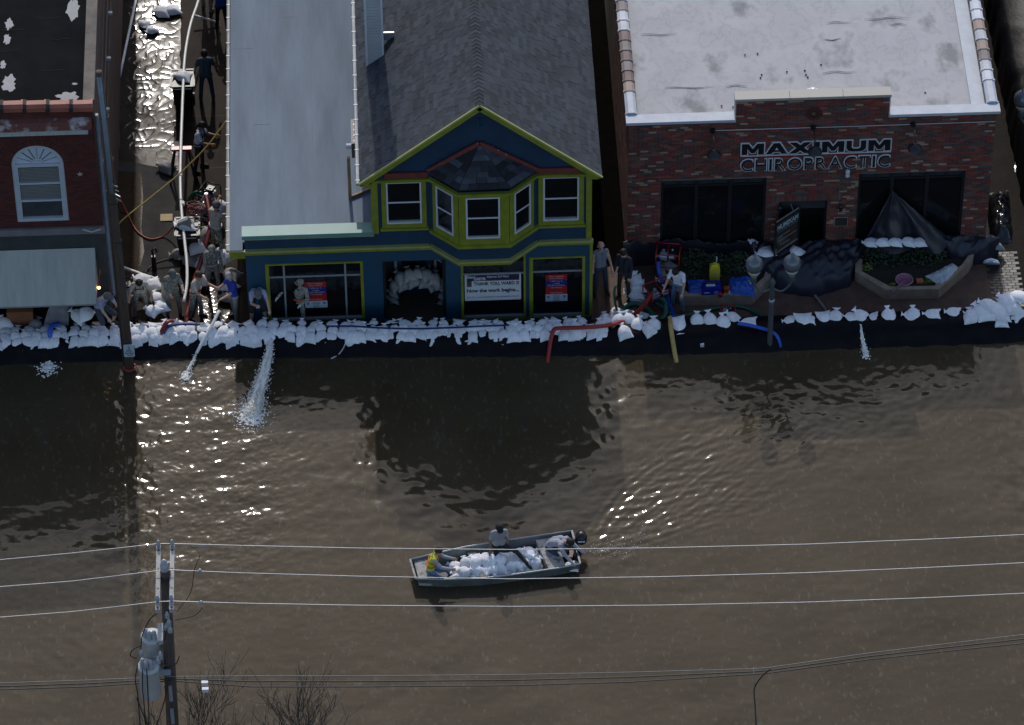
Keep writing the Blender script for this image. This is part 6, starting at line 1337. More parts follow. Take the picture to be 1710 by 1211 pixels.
# alley sandbags
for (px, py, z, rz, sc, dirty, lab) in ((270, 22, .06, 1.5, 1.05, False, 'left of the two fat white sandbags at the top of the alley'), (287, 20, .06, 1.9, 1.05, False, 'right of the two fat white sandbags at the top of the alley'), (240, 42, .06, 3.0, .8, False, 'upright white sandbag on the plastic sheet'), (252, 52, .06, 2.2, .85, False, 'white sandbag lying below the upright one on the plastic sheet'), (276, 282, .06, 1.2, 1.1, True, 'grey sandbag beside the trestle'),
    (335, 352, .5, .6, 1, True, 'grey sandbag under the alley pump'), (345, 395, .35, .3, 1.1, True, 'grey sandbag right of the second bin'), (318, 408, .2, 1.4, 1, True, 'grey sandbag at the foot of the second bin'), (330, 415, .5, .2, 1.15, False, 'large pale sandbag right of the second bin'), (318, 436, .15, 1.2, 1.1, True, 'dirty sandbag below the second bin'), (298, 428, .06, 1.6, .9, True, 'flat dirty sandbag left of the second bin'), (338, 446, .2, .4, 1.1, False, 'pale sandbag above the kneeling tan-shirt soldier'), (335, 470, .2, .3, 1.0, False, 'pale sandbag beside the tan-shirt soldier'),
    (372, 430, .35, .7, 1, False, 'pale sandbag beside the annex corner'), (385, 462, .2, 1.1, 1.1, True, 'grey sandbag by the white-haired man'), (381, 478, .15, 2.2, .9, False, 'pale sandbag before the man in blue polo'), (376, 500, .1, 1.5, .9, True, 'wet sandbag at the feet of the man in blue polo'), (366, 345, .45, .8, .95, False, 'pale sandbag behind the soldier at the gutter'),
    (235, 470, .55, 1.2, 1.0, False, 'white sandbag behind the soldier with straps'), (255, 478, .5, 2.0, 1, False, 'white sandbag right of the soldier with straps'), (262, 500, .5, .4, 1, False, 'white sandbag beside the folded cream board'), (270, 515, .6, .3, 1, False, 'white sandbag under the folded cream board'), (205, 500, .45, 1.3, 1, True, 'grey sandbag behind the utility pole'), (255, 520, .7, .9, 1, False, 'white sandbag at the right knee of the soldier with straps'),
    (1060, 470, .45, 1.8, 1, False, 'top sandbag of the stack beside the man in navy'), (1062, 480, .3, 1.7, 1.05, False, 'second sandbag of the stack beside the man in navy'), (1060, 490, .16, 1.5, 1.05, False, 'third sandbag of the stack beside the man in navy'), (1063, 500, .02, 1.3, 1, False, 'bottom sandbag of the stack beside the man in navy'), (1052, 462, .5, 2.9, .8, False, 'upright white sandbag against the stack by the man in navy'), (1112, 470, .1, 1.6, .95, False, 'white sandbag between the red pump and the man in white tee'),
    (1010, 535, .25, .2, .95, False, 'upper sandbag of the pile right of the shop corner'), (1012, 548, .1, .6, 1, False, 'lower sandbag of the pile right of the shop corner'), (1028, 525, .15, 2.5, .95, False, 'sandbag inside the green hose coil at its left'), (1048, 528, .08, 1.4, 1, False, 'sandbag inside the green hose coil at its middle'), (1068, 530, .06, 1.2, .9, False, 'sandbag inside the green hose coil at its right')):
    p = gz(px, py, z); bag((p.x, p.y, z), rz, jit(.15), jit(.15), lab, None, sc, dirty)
# arch of bags in the shop entry, greyed to paint in the recess's shade
ac = [(656, 512), (655, 500), (655, 488), (658, 474), (668, 464), (682, 458), (697, 456), (713, 457), (725, 463), (733, 471), (738, 483), (738, 495), (736, 507), (672, 473), (690, 468), (708, 468), (722, 475)]
for i, (px, py) in enumerate(ac):
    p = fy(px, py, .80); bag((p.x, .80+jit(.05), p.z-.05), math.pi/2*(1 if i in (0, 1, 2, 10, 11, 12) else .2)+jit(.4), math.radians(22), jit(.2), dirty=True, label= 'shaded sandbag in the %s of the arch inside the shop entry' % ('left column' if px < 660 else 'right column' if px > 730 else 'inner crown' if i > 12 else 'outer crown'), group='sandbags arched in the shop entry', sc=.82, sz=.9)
b = MB(); hxs = (fy(662, 500, .95).x, fy(732, 500, .95).x)
b.box(hxs[0], hxs[0]+.12, .75, 1.1, .08, .72); b.box(hxs[1]-.12, hxs[1], .75, 1.1, .08, .72); b.box(hxs[0], hxs[1], .75, 1.1, .72, .80); tag(b.build('bag_shelf', mat('dark_board', (.02, .016, .012), .8), None, loc=((hxs[0]+hxs[1])/2, .5, .08)), 'dark board frame behind the arch of bags in the shop entry', 'shelf')
# pumps
def pump(c, rz, label, frame_m=REDM, sc=1.0):
    T = thing('water_pump', label, 'pump', c); R_ = Matrix.Rotation(rz, 3, 'Z'); c = Vector(c)
    def L(x, y, z): return c+R_ @ Vector((x*sc, y*sc, z*sc))
    w_, d_, h_ = .32, .24, .48
    cor = [(-w_, -d_), (w_, -d_), (w_, d_), (-w_, d_)]
    for i in range(4):
        a, e = cor[i], cor[(i+1) % 4]
        MB().tube([L(*a, 0), L(*a, h_)], .018, 8).build('post', frame_m, T, True)
        for z in (.02, h_): MB().tube([L(*a, z), L(*e, z)], .018, 8).build('frame_bar', frame_m, T, True)
    MB().tube([L(0, -d_, h_), L(0, d_, h_)], .016, 8).build('frame_bar', frame_m, T, True)
    b = MB(); b.cyl(L(.02, 0, .24), L(.22, 0, .24), .13, .11, 14); b.obox(L(.12, 0, .33), R_ @ Vector((.10*sc, 0, 0)), R_ @ Vector((0, .13*sc, 0)), (0, 0, .07*sc)); b.build('engine', ENGINE, T)
    b = MB(); b.obox(L(.12, .0, .43), R_ @ Vector((.12*sc, 0, 0)), R_ @ Vector((0, .10*sc, 0)), (0, 0, .03*sc)); b.build('fuel_tank', BLK, T); MB().cyl(L(.12, 0, .45), L(.12, 0, .48), .03*sc, n=10).build('fuel_cap', WHITE, T)
    MB().obox(L(.1, -.15, .36), R_ @ Vector((.07*sc, 0, 0)), R_ @ Vector((0, .02*sc, 0)), (0, 0, .05*sc)).build('label_plate', WHITE, T)
    b = MB(); b.cyl(L(-.22, 0, .22), L(-.02, 0, .22), .12, .14, 14); b.cyl(L(-.12, 0, .3), L(-.12, 0, .45), .05, .05, 10); b.cyl(L(-.22, 0, .22), L(-.33, 0, .22), .05, .05, 10); b.build('pump_casing', STEEL, T)
p = G(1115, 452, .1); pump((p.x, p.y, .42), -.15, 'upper red-framed pump on sandbags against the black tarp'); bag((p.x, p.y, .2), 1.0, 0, 0, 'sandbag supporting the upper red pump', None, 1.0, True); bag((p.x+.1, p.y+.05, .03), 1.8, 0, 0, 'lowest sandbag under the upper red pump', None, 1.1, True)
p = G(1100, 503, .0); pump((p.x, p.y, .02), .45, 'lower red-framed pump with red hose nearer the levee', REDM, 1.1)
p = G(349, 340, .4); pump((p.x, p.y, .45), 1.1, 'grey pump perched on sandbags in the alley', BLKM, .95)
p = G(205, 495, .3); pump((p.x, p.y, .25), .2, 'dark pump half hidden behind the utility pole', BLKM, 1.05)
p = G(203, 498, .2); tag(MB().box(p.x-.15, p.x+.12, p.y-.3, p.y-.1, .25, .45).build('crate', NAVYM, None, loc=(p.x, p.y-.2, .25)), 'blue crate behind the utility pole', 'crate')
p = G(345, 375, .05); pump((p.x, p.y, .05), -.5, 'black engine pump below the soldier at the gutter', BLKM, .95)
p = G(1215, 528, .02); pump((p.x, p.y-.0, .02), 0, 'small red engine behind the levee bags', REDM, .6)
# generator, jug, tarp, bottle, cooler bits in the left planter
p = G(1188, 494, .36); gT = thing('generator', 'blue portable generator on the planter edge', 'generator', (p.x, p.y+.15, .30)); x, y = p.x, p.y+.16
b = MB(); P = [(-.26, 0), (-.26, .25), (-.20, .34), (.18, .36), (.26, .28), (.26, 0)]; b.prism([(x+q[0], y-.14, .30+q[1]) for q in P], (0, .28, 0)); b.build('case', NAVYM, gT)
MB().tube([(x-.18, y, .64), (x-.16, y, .70), (x+.14, y, .71), (x+.18, y, .65)], .022, 8).build('handle', BLK, gT, True)
MB().box(x-.14, x+.10, y-.10, y-.02, .655, .668).build('label_plate', WHITE, gT)
MB().tube([(x+.14+.05*math.cos(a), y-.145, .44+.05*math.sin(a)) for a in np.linspace(0, 6.283, 14)], .007, 5).build('dial', WHITE, gT)
MB().box(x-.20, x-.05, y-.146, y-.14, .44, .47).build('print_line', WHITE, gT); MB().box(x+.26, x+.34, y-.12, y+.12, .30, .55).build('end_cap', BLK, gT)
p = G(1193, 463, .30); T = thing('jug', 'yellow plastic jug standing in the left planter', 'jug', (p.x, p.y, .26)); x, y = p.x, p.y
MB().add([(x+a, y+c_, .26+z) for z, s in ((0, 1), (.42, 1), (.50, .8), (.54, .3)) for a, c_ in ((-.14*s, -.09*s), (.14*s, -.09*s), (.14*s, .09*s), (-.14*s, .09*s))], [(3, 2, 1, 0)]+[(k*4+i, k*4+(i+1) % 4, k*4+4+(i+1) % 4, k*4+4+i) for k in range(3) for i in range(4)]+[(12, 13, 14, 15)]).build('body', YELLOW, T)
MB().tube([(x+.02, y, .78), (x+.05, y+.02, .92), (x+.05, y+.03, 1.04)], .016, 6).build('spout', WHITE, T, True); MB().tube([(x-.1, y, .74), (x-.05, y, .84), (x+.04, y, .84)], .014, 6).build('handle', YELLOW, T, True)
for k in range(3): MB().box(x-.09, x+.09, y-.094, y-.09, .40+k*.08, .43+k*.08).build('print_line', mat('pale_print', (.55, .5, .2), .5), T)
crumple('blue_tarp', 'crumpled bright blue tarp on the right end of the left planter', (G(1215, 490, .36), G(1262, 497, .34), G(1255, 465, .36), G(1218, 466, .36)), .16, 26, 26, BTARP, .16, 'tarp', 33, 4.0)
crumple('blue_tarp', 'blue tarp spread at the left end of the left planter', (G(1150, 490, .34), G(1178, 490, .34), G(1180, 468, .34), G(1148, 468, .34)), .06, 20, 20, BTARP, .10, 'tarp', 37, 4.0)
p = G(1218, 497, .36); tag(MB().lathe((p.x, p.y+.05, .36), [(.035, 0), (.038, .12), (.03, .16), (.014, .19), (.014, .22)], 10).build('bottle', mat('clear_bottle', (.42, .45, .47), .15), None, True, loc=(p.x, p.y+.05, .36)), 'small clear bottle on the planter edge', 'bottle')
p = G(1203, 497, .36); tag(MB().lathe((p.x, p.y+.05, .36), [(.05, 0), (.06, .10), (.055, .12)], 12).build('cup', REDM, None, True, loc=(p.x, p.y+.05, .36)), 'red cup on the planter edge beside the generator', 'cup')
for (px, py, m_, lab, cat) in ((1256, 471, YELLOW, 'yellow tool lying behind the blue tarp', 'tool'), (1249, 474, WHITE, 'white tin lying behind the blue tarp', 'tin'), (1243, 466, BLKM, 'black tool box behind the blue tarp', 'tool box'), (1213, 482, ORANGE, 'orange gadget between generator and blue tarp', 'tool')):
    p = G(px, py, .40); b = MB(); b.box(p.x-.09, p.x+.09, p.y-.05, p.y+.05, .30, .44); b.tube([(p.x-.06, p.y, .44), (p.x, p.y, .50), (p.x+.06, p.y, .44)], .012, 6); o = b.build(cat.replace(' ', '_'), m_, None, loc=(p.x, p.y, .30)); tag(o, lab, cat)
p = G(1510, 468, .36); T = thing('strainer_pan', 'round pink plastic pan with a long handle in the right planter', 'pan', (p.x, p.y, .28)); x, y = p.x, p.y
MB().lathe((x, y, .28), [(.16, 0), (.22, .10), (.235, .10), (.20, .02), (.14, .015), (.01, .015)], 22).build('bowl', PINK, T, True); MB().tube([(x+.235*math.cos(a), y+.235*math.sin(a), .385) for a in np.linspace(0, 6.283, 26)], .015, 6).build('rim', mat('pale_pink', (.42, .24, .29), .5), T, True)
h1 = G(1490, 490, .40); MB().tube([(x+.02, y-.05, .42), (x-.08, y-.18, .44), (h1.x, h1.y, .42)], .03, 8).build('handle', PINK, T, True)
p = G(1536, 469, .30); tag(MB().box(p.x-.09, p.x+.09, p.y-.07, p.y+.07, .26, .33).build('packet', mat('orange_packet', (.50, .16, .08), .5, .4, 20), None, loc=(p.x, p.y, .26)), 'orange packet on the soil beside the pink pan', 'packet')
crumple('plastic_bag', 'white plastic bag spread at the right of the right planter', (G(1545, 462, .30), G(1575, 480, .30), G(1602, 448, .34), G(1590, 440, .34)), .12, 24, 24, CLEARP, .12, 'plastic bag', 41, 4.0)
p = G(1172, 568, .6); tag(MB().obox((p.x, levY(p.x)-.02, .55), (.05, 0, .01), (0, .012, .02), (-.01, -.03, .12)).build('label_card', SIGNW, None, loc=(p.x, levY(p.x), .45)), 'small white card stuck on the black levee plastic', 'card')
p = G(322, 589, .5); tag(MB().lathe((p.x, levY(p.x)-.02, .47), [(.09, 0), (.09, .02), (.05, .03)], 14).build('float_disc', SIGNW, None, True, loc=(p.x, levY(p.x), .47)), 'small white disc resting on the levee by the white pipe', 'disc')
# board and folded panel by the soldier with straps
c = G(272, 492, .7); tag(MB().prism([c+Vector((-.08, 0, -.55)), c+Vector((.20, -.05, -.5)), c+Vector((.16, 0, .1)), c+Vector((-.02, .05, .42))], (.02, .03, 0)).build('folded_board', mat('cream_board', (.46, .41, .32), .7), None, loc=(c.x, c.y, .2)), 'folded cream board propped up in the alley mouth', 'board')
c = G(258, 452, .0); T = thing('post_pump', 'black hand pump standing behind the cream board', 'hand pump', (c.x, c.y, 0)); MB().cyl((c.x, c.y, 0), (c.x, c.y, .55), .07, .06, 12).build('barrel', BLK, T); MB().tube([(c.x, c.y, .55), (c.x-.03, c.y, .75), (c.x+.07, c.y, .85), (c.x+.1, c.y, .7)], .03, 8).build('handle', BLK, T, True)
# things in the shade below the awning
p = fy(40, 527, -.15); tag(MB().box(p.x-.45, p.x+.25, -.25, .0, .5, p.z+.22).build('cardboard_box', mat('cardboard', (.19, .075, .03), .8, .15, 5), None, loc=(p.x, -.1, .5)), 'brown cardboard box in the shade under the awning', 'box')
crumple('plastic_sheet', 'grey plastic sheet slung in the shade under the awning', (Vector((fy(65, 535, -.3).x, -.45, .55)), Vector((fy(115, 535, -.3).x, -.45, .6)), Vector((fy(115, 518, -.1).x, -.05, 1.2)), Vector((fy(85, 518, -.1).x, -.05, 1.25))), .0, 20, 20, mat('grey_plastic', (.16, .155, .16), .4, .3, 4), .1, 'plastic sheet', 51, 4)
for (px, py, z, lab) in ((8, 535, .8, 'sandbag at the left edge under the awning, behind the rows'), (130, 522, .9, 'sandbag hanging by the awning edge behind the rows'), (145, 518, .95, 'pale sandbag nearest the kneeling man under the awning'), (60, 540, .85, 'sandbag before the cardboard box under the awning')):
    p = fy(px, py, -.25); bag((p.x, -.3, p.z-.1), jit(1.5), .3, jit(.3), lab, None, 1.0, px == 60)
GL = glow_mat('bulb_glow', (1.0, .62, .25), 6.0); c = fy(165, 481, -.55); T = thing('work_lamp', 'small glowing work lamp at the corner of the awning', 'lamp', c)
MB().lathe((c.x, c.y, c.z-.03), [(.01, 0), (.04, .02), (.045, .05), (.02, .09)], 10).build('bulb', GL, T, True); MB().lathe((c.x, c.y, c.z+.06), [(.02, 0), (.025, .05), (.01, .07)], 8).build('socket', ORANGE, T); MB().tube([(c.x, c.y, c.z+.12), (c.x+.05, c.y+.3, c.z+.4), (c.x+.05, -.02, zf+.1)], .008, 5).build('cord', ORANGE, T)
# ================================================================== BOAT
GZ = WZ+.35
farp = [gz(*q, GZ) for q in ((685, 935), (730, 924), (778, 913.5), (820, 907), (865, 900), (906, 894), (955, 887))]; nearp = [gz(*q, GZ) for q in ((694, 967), (745, 968), (807, 966), (850, 961), (892, 955), (930, 949.5), (969, 942))]
BC = (farp[0]+nearp[0]+farp[-1]+nearp[-1])/4
BT = thing('jon_boat', 'flat grey aluminium work boat loaded with white sandbags', 'boat', (BC.x, BC.y, WZ-.12))
n = len(farp); b = MB(); V = []
for i in range(n):
    f_, n_ = farp[i], nearp[i]; ax = (n_-f_); c = (f_+n_)/2; rise = .10 if i == 0 else 0
    fo, no = f_, n_; fb, nb = c+(f_-c)*.80, c+(n_-c)*.80; fi, ni = c+(f_-c)*.93, c+(n_-c)*.93; fbi, nbi = c+(f_-c)*.78, c+(n_-c)*.78
    sh = Vector((.18, 0, 0)) if i == 0 else Vector((0, 0, 0))
    V += [fo, fb+sh+Vector((0, 0, -.47+rise)), nb+sh+Vector((0, 0, -.47+rise)), no, ni, nbi+sh+Vector((0, 0, -.30)), fbi+sh+Vector((0, 0, -.30)), fi]
k = 8; F = []
for i in range(n-1):
    for j in range(k): F.append((i*k+j, i*k+(j+1) % k, (i+1)*k+(j+1) % k, (i+1)*k+j))
F += [tuple(range(k-1, -1, -1)), tuple((n-1)*k+j for j in range(k))]
# close the ends as upright transoms
b.add(V, [f for f in F if len(f) == 4]); 
for i, o in ((0, 1), (n-1, -1)):
    q = i*k; b.f += [(q, q+1, q+2, q+3), (q+7, q+4, q+5, q+6)]; b.m += [0, 0]; b.a += [0, 0]
hull = b.build('hull', BOATM, BT)
for side in (farp, nearp): MB().tube([p+Vector((0, 0, .01)) for p in side], .022, 8).build('gunwale', mat('bright_gunwale', (.34, .36, .36), .4, .15, 5, metal=.3), BT, True)
for i in (0, n-1): MB().bar(farp[i]+Vector((0, 0, .008)), nearp[i]+Vector((0, 0, .008)), .05, .05).build('transom', BOATI if i == 0 else BOATM, BT)
def bpt(t, s, z):                                      # t along the boat 0 bow .. 1 stern, s across 0 far .. 1 near, z above the water
    u = t*(n-1); i = min(int(u), n-2); p = farp[i].lerp(farp[i+1], u-i).lerp(nearp[i].lerp(nearp[i+1], u-i), s); return Vector((p.x, p.y, WZ+z))
MB().add([bpt(t, s, .055) for t in np.linspace(.03, .985, 12) for s in (.14, .86)], [(2*i, 2*i+1, 2*i+3, 2*i+2) for i in range(11)]).build('floor', MUDIN, BT)
for (t0, t1, z, m_, nm) in ((.78, .90, .30, BOATI, 'bench_seat'), (.02, .10, .30, BOATI, 'bow_deck'), (.33, .385, .26, MUDIN, 'thwart')):
    P = [bpt(t0, .06, z), bpt(t1, .06, z), bpt(t1, .94, z), bpt(t0, .94, z)]; MB().prism(P, (0, 0, -.24 if nm != 'thwart' else -.04)).build(nm, m_, BT)
P = bpt(.945, .55, .07); MB().obox(P+Vector((0, 0, .09)), (.14, -.02, 0), (.03, .12, 0), (0, 0, .09)).build('fuel_can', mat('dark_red_can', (.10, .02, .02), .5), BT)
# outboard motor
e = bpt(1.0, .38, .42); dx_ = (bpt(1, .5, 0)-bpt(.8, .5, 0)).normalized()
MO = thing('outboard_motor', 'black outboard motor clamped on the boat stern', 'outboard motor', (e.x, e.y, WZ-.3))
MB().tube([e+Vector((0, 0, -.1)), e+dx_*.12+Vector((0, 0, -.3)), e+dx_*.2+Vector((0, 0, -.75))], [.06, .05, .04], 8).build('shaft', BLKM, MO, True)
c = e+dx_*.16+Vector((0, 0, .12)); b = MB()
for z, s in ((-.16, .8), (-.05, 1), (.08, 1), (.16, .75), (.19, .35)): pass
b.lathe((c.x, c.y, c.z-.18), [(.10, 0), (.15, .06), (.16, .20), (.13, .31), (.05, .36)], 14); b.build('cowl', BLK, MO, True)
MB().box(c.x-.09, c.x+.09, c.y-.165, c.y-.155, c.z-.02, c.z+.03).build('cowl_stripe', WHITE, MO)
MB().tube([c+dx_*-.1, c-dx_*.42+Vector((0, -.1, .05))], .02, 6).build('tiller', BLKM, MO)
MB().obox(e+Vector((0, 0, -.02)), dx_*.05, (0, .09, 0), (0, 0, .12)).build('clamp_bracket', BLKM, MO)
rr = random.Random(12); cnt = 0
for layer, (z, t0, t1, nt_) in enumerate(((.06, .22, .74, 10), (.19, .26, .72, 9), (.30, .32, .70, 7))):
    for i in range(nt_):
        for s in ((.32, .52, .70) if layer < 1 else (.34, .66) if layer == 1 else (.5,)):
            t = t0+(t1-t0)*(i+.5)/nt_+rr.uniform(-.02, .02); p = bpt(t, s+rr.uniform(-.03, .03), z); cnt += 1
            if layer > 0 and .46 < t < .62 and s < .5: continue
            if layer > 1 and .5 < t < .66: continue
            where = 'by the vest man' if t < .40 else 'under the seated man' if t < .58 else 'by the bench seat'
            bag(p, rr.uniform(-3.1, 3.1), rr.uniform(-.35, .35), rr.uniform(-.35, .35), 'white sandbag, %s layer of the boat load, %s' % (('bottom', 'middle', 'top')[layer], where), 'sandbags in the boat', .80, sz=1.25)
p = bpt(.95, .80, .07); bag(p, 1.4, 0, 0, 'single white sandbag at the near stern corner of the boat', None, .75)

# ================================================================== PEOPLE
SKIN = mat('skin', (0.55, 0.33, 0.24), .55, .1, 9); SKINT = mat('tanned_skin', (0.44, 0.25, 0.17), .55, .1, 9); SKIND = mat('dark_skin', (0.22, 0.12, 0.08), .55, .1, 9)
def cloth(name, c, **k): return mat(name, c, .8, .18, 5, .3, 18, **k)
def camo_mat(name, cols):
    m = bpy.data.materials.new(name); m.use_nodes = True; nn = m.node_tree.nodes; ll = m.node_tree.links; pb2 = nn['Principled BSDF']; pb2.inputs['Roughness'].default_value = .85
    tc_ = nn.new('ShaderNodeTexCoord'); z_ = nn.new('ShaderNodeTexNoise'); z_.inputs['Scale'].default_value = 17; z_.inputs['Detail'].default_value = 3; ll.new(tc_.outputs['Object'], z_.inputs[0]); r_ = nn.new('ShaderNodeValToRGB'); r_.color_ramp.interpolation = 'CONSTANT'
    while len(r_.color_ramp.elements) < len(cols): r_.color_ramp.elements.new(.5)
    for i, c_ in enumerate(cols): r_.color_ramp.elements[i].position = [0, .42, .5, .58][i]; r_.color_ramp.elements[i].color = list(c_)+[1]
    ll.new(z_.outputs[0], r_.inputs[0]); ll.new(r_.outputs[0], pb2.inputs['Base Color']); MATS[name] = m; return m
CAMO = camo_mat('digital_camouflage', [(.12, .12, .10), (.27, .265, .235), (.19, .19, .17), (.38, .37, .345)])
TAN = cloth('tan_tshirt', (.46, .42, .355)); LAV = cloth('lavender_shirt', (.36, .36, .52)); NAVYC = cloth('navy_shirt', (.012, .014, .028)); TEALC = cloth('slate_shirt', (.035, .062, .085)); WHT = cloth('white_tee', (.62, .66, .76)); GREYT = cloth('grey_tank', (.18, .20, .25)); BLUEP = cloth('blue_polo', (.018, .055, .36)); GSH = cloth('grey_work_shirt', (.30, .305, .325)); LGS = cloth('pale_grey_shirt', (.34, .34, .38)); HIV = cloth('hi_vis_lime', (.48, .62, .04)); JEAN = cloth('jeans', (.035, .05, .085)); JEANL = cloth('faded_jeans', (.11, .17, .27)); BLKC = cloth('black_cloth', (.010, .010, .012)); KHK = cloth('khaki', (.20, .18, .15)); WADER = cloth('brown_waders', (.050, .028, .020)); STONE = cloth('stone_trousers', (.33, .31, .28)); DKH = cloth('dark_khaki', (.035, .030, .024)); DGREY = cloth('dark_shorts', (.055, .06, .075))
BOOT = mat('dark_boot', (.025, .02, .017), .7); EYE = mat('eye', (.01, .008, .007), .3); HAIRK = mat('black_hair', (.008, .007, .006), .7); HAIRG = mat('white_hair', (.45, .43, .40), .8); HAIRB = mat('brown_hair', (.05, .03, .02), .8); CAPG = cloth('grey_cap', (.12, .125, .12)); GLOVE = mat('black_glove', (.012, .012, .013), .7); GLOVEO = mat('orange_glove', (.50, .22, .03), .7)
def capsule(b, p0, p1, r0, r1, n=10):
    p0, p1 = Vector(p0), Vector(p1); d = p1-p0; L = d.length; d = d/L if L > 1e-6 else Vector((0, 0, 1)); u = d.orthogonal().normalized(); v = d.cross(u); V = []; rings = 0
    for (c, r, angs) in ((p0, r0, (-80, -50, -20)), (p1, r1, (20, 50, 80))):
        for a in angs:
            a = math.radians(a); cc = c+d*(r*math.sin(a)); q = r*math.cos(a); rings += 1
            for i in range(n): t = 2*math.pi*i/n; V.append(cc+u*(q*math.cos(t))+v*(q*math.sin(t)))
    F = [(k*n+i, k*n+(i+1) % n, (k+1)*n+(i+1) % n, (k+1)*n+i) for k in range(rings-1) for i in range(n)]+[tuple(range(n-1, -1, -1)), tuple(range((rings-1)*n, rings*n))]
    b.add(V, F)
def person(label, at, heading, shirt, trousers, skin=SKIN, lean=0, bend=0, head=(0, 0), legs=((4, 4, 4), (-2, 4, 4)), arms=((8, 10, 15, 0), (8, 10, 15, 0)), hat=None, hair=HAIRK, sleeve='short', shorts=False, glove=None, h=1.76, z=None, belt=None, straps=None, vest=None, boots=BOOT, group=None, twist=0, side=0):
    """at = (x, y, ground z); heading 0 looks at -Y; legs (hip forward, out, knee), arms (forward, out, elbow, inward) in degrees, person's left (+X) first"""
    k = h/1.76; R = math.radians; prim = []
    def cap_(p0, p1, r0, r1, m): prim.append((Vector(p0), Vector(p1), r0, r1, m))
    pel = Vector((0, 0, 0)); sp = lambda a, L, s=0: Vector((math.sin(R(s))*L, -math.sin(R(a))*L, math.cos(R(a))*math.cos(R(s))*L))
    waist = pel+sp(lean*.6, .16, side*.6); chest = waist+sp(lean+bend*.4, .20, side); sho = chest+sp(lean+bend, .15, side); neck = sho+sp(lean+bend*1.1, .07, side); hd = neck+sp(lean*.75+bend+head[0], .155, side*.5)
    tw = Matrix.Rotation(R(twist), 3, 'Z'); ex = tw @ Vector((1, 0, 0)); X = Vector((1, 0, 0))
    T, S = 2, 1
    cap_(pel-X*.075+Vector((0, 0, -.03)), pel+X*.075+Vector((0, 0, -.03)), .118, .118, T)
    for s in (-1, 1):
        cap_(pel+X*s*.06+Vector((0, 0, .04)), waist+ex*s*.055, .115, .112, S if not vest else 6); cap_(waist+ex*s*.055, chest+ex*s*.075, .112, .118, S if not vest else 6); cap_(chest+ex*s*.075, sho+ex*s*.10, .118, .075, S if not vest else 6)
    cap_(sho-ex*.15, sho+ex*.15, .066, .066, S if not vest else 6); cap_(sho, neck, .062, .055, 0)
    hdir = (hd-neck).normalized(); hf = Vector((math.sin(R(head[1])), -math.cos(R(head[1])), 0)); hf = (hf-hdir*hf.dot(hdir)).normalized(); hs = hdir.cross(hf)
    cap_(neck, hd, .052, .06, 0); cap_(hd+hdir*.02-hf*.012, hd+hdir*.035-hf*.012, .098, .096, 0); cap_(hd+hf*.03-hdir*.03, hd+hf*.03-hdir*.07, .075, .052, 0)
    cap_(hd+hf*.098+hdir*.0, hd+hf*.112-hdir*.035, .012, .016, 0)
    for s in (-1, 1):
        cap_(hd+hs*s*.098-hdir*.01, hd+hs*s*.100-hdir*.045, .016, .012, 0); cap_(hd+hf*.088+hs*s*.034+hdir*.012, hd+hf*.090+hs*s*.036+hdir*.012, .012, .012, 5)
    cap_(hd+hf*.088-hdir*.068-hs*.018, hd+hf*.088-hdir*.068+hs*.018, .009, .009, 5)
    foot = []
    for s, (hp_, ou, kn) in zip((1, -1), legs):
        hip = pel+X*s*.092+Vector((0, 0, -.06)); dv = lambda a, o: Vector((s*math.sin(R(o)), -math.sin(R(a))*math.cos(R(o)), -math.cos(R(a))*math.cos(R(o))))
        kne = hip+dv(hp_, ou)*.42; ank = kne+dv(hp_-kn, ou*.6)*.41
        cap_(hip, kne, .092, .064, T); mid = kne.lerp(ank, .35)
        if shorts: cap_(hip.lerp(kne, .1), hip.lerp(kne, .95), .098, .085, T); cap_(kne, mid, .056, .058, 0); cap_(mid, ank, .057, .040, 0)
        else: cap_(kne, mid, .063, .066, T); cap_(mid, ank, .066, .056, T)
        tf = -math.sin(R(hp_-kn)); fd = Vector((s*.15, -1, 0)) if abs(hp_-kn) < 55 else dv(hp_-kn, ou)*.7+Vector((0, 0, -.3)); fd = fd.normalized()
        cap_(ank+Vector((0, 0, -.04))-fd*.04, ank+Vector((0, 0, -.05))+fd*.15, .048, .042, 3); foot += [ank+Vector((0, 0, -.05-.045)), kne+Vector((0, 0, -.066))]
    for s, (fo_, ou, el, inn) in zip((1, -1), arms):
        shp = sho+ex*s*.175+Vector((0, 0, -.02)); a0 = lean*.0
        dv = lambda a, o: Vector((s*math.sin(R(o)), -math.sin(R(a))*math.cos(R(o)), -math.cos(R(a))*math.cos(R(o))))
        elb = shp+tw @ dv(fo_, ou)*.28; fdv = dv(fo_+el, ou*.4); fdv = Matrix.Rotation(-s*R(inn), 3, 'Z') @ (tw @ fdv) if inn else tw @ fdv
        wr = elb+fdv*.25
        if sleeve == 'none': cap_(shp, elb, .056, .044, 0)
        elif sleeve == 'short': cap_(shp, shp.lerp(elb, .62), .064, .060, 1); cap_(shp.lerp(elb, .4), elb, .046, .043, 0)
        else: cap_(shp, elb, .064, .056, 1)
        cap_(elb, wr, .044 if sleeve != 'long' else .054, .032 if sleeve != 'long' else .044, 0 if sleeve != 'long' else 1)
        hm = 4 if glove else 0; pal = wr+fdv*.07; sd_ = fdv.orthogonal().normalized(); cur = fdv.cross(sd_)
        cap_(wr, pal-sd_*.018, .030, .030, hm); cap_(wr+fdv*.03, pal+sd_*.018, .030, .028, hm)
        for q, (of, ln) in enumerate(((-.034, .055), (-.012, .068), (.012, .072), (.034, .062))):
            a = pal+sd_*of+fdv*.01; m1 = a+fdv*ln*.55+cur*.008; cap_(a, m1, .0115, .0105, hm); cap_(m1, m1+fdv*ln*.3+cur*.022, .0105, .009, hm)
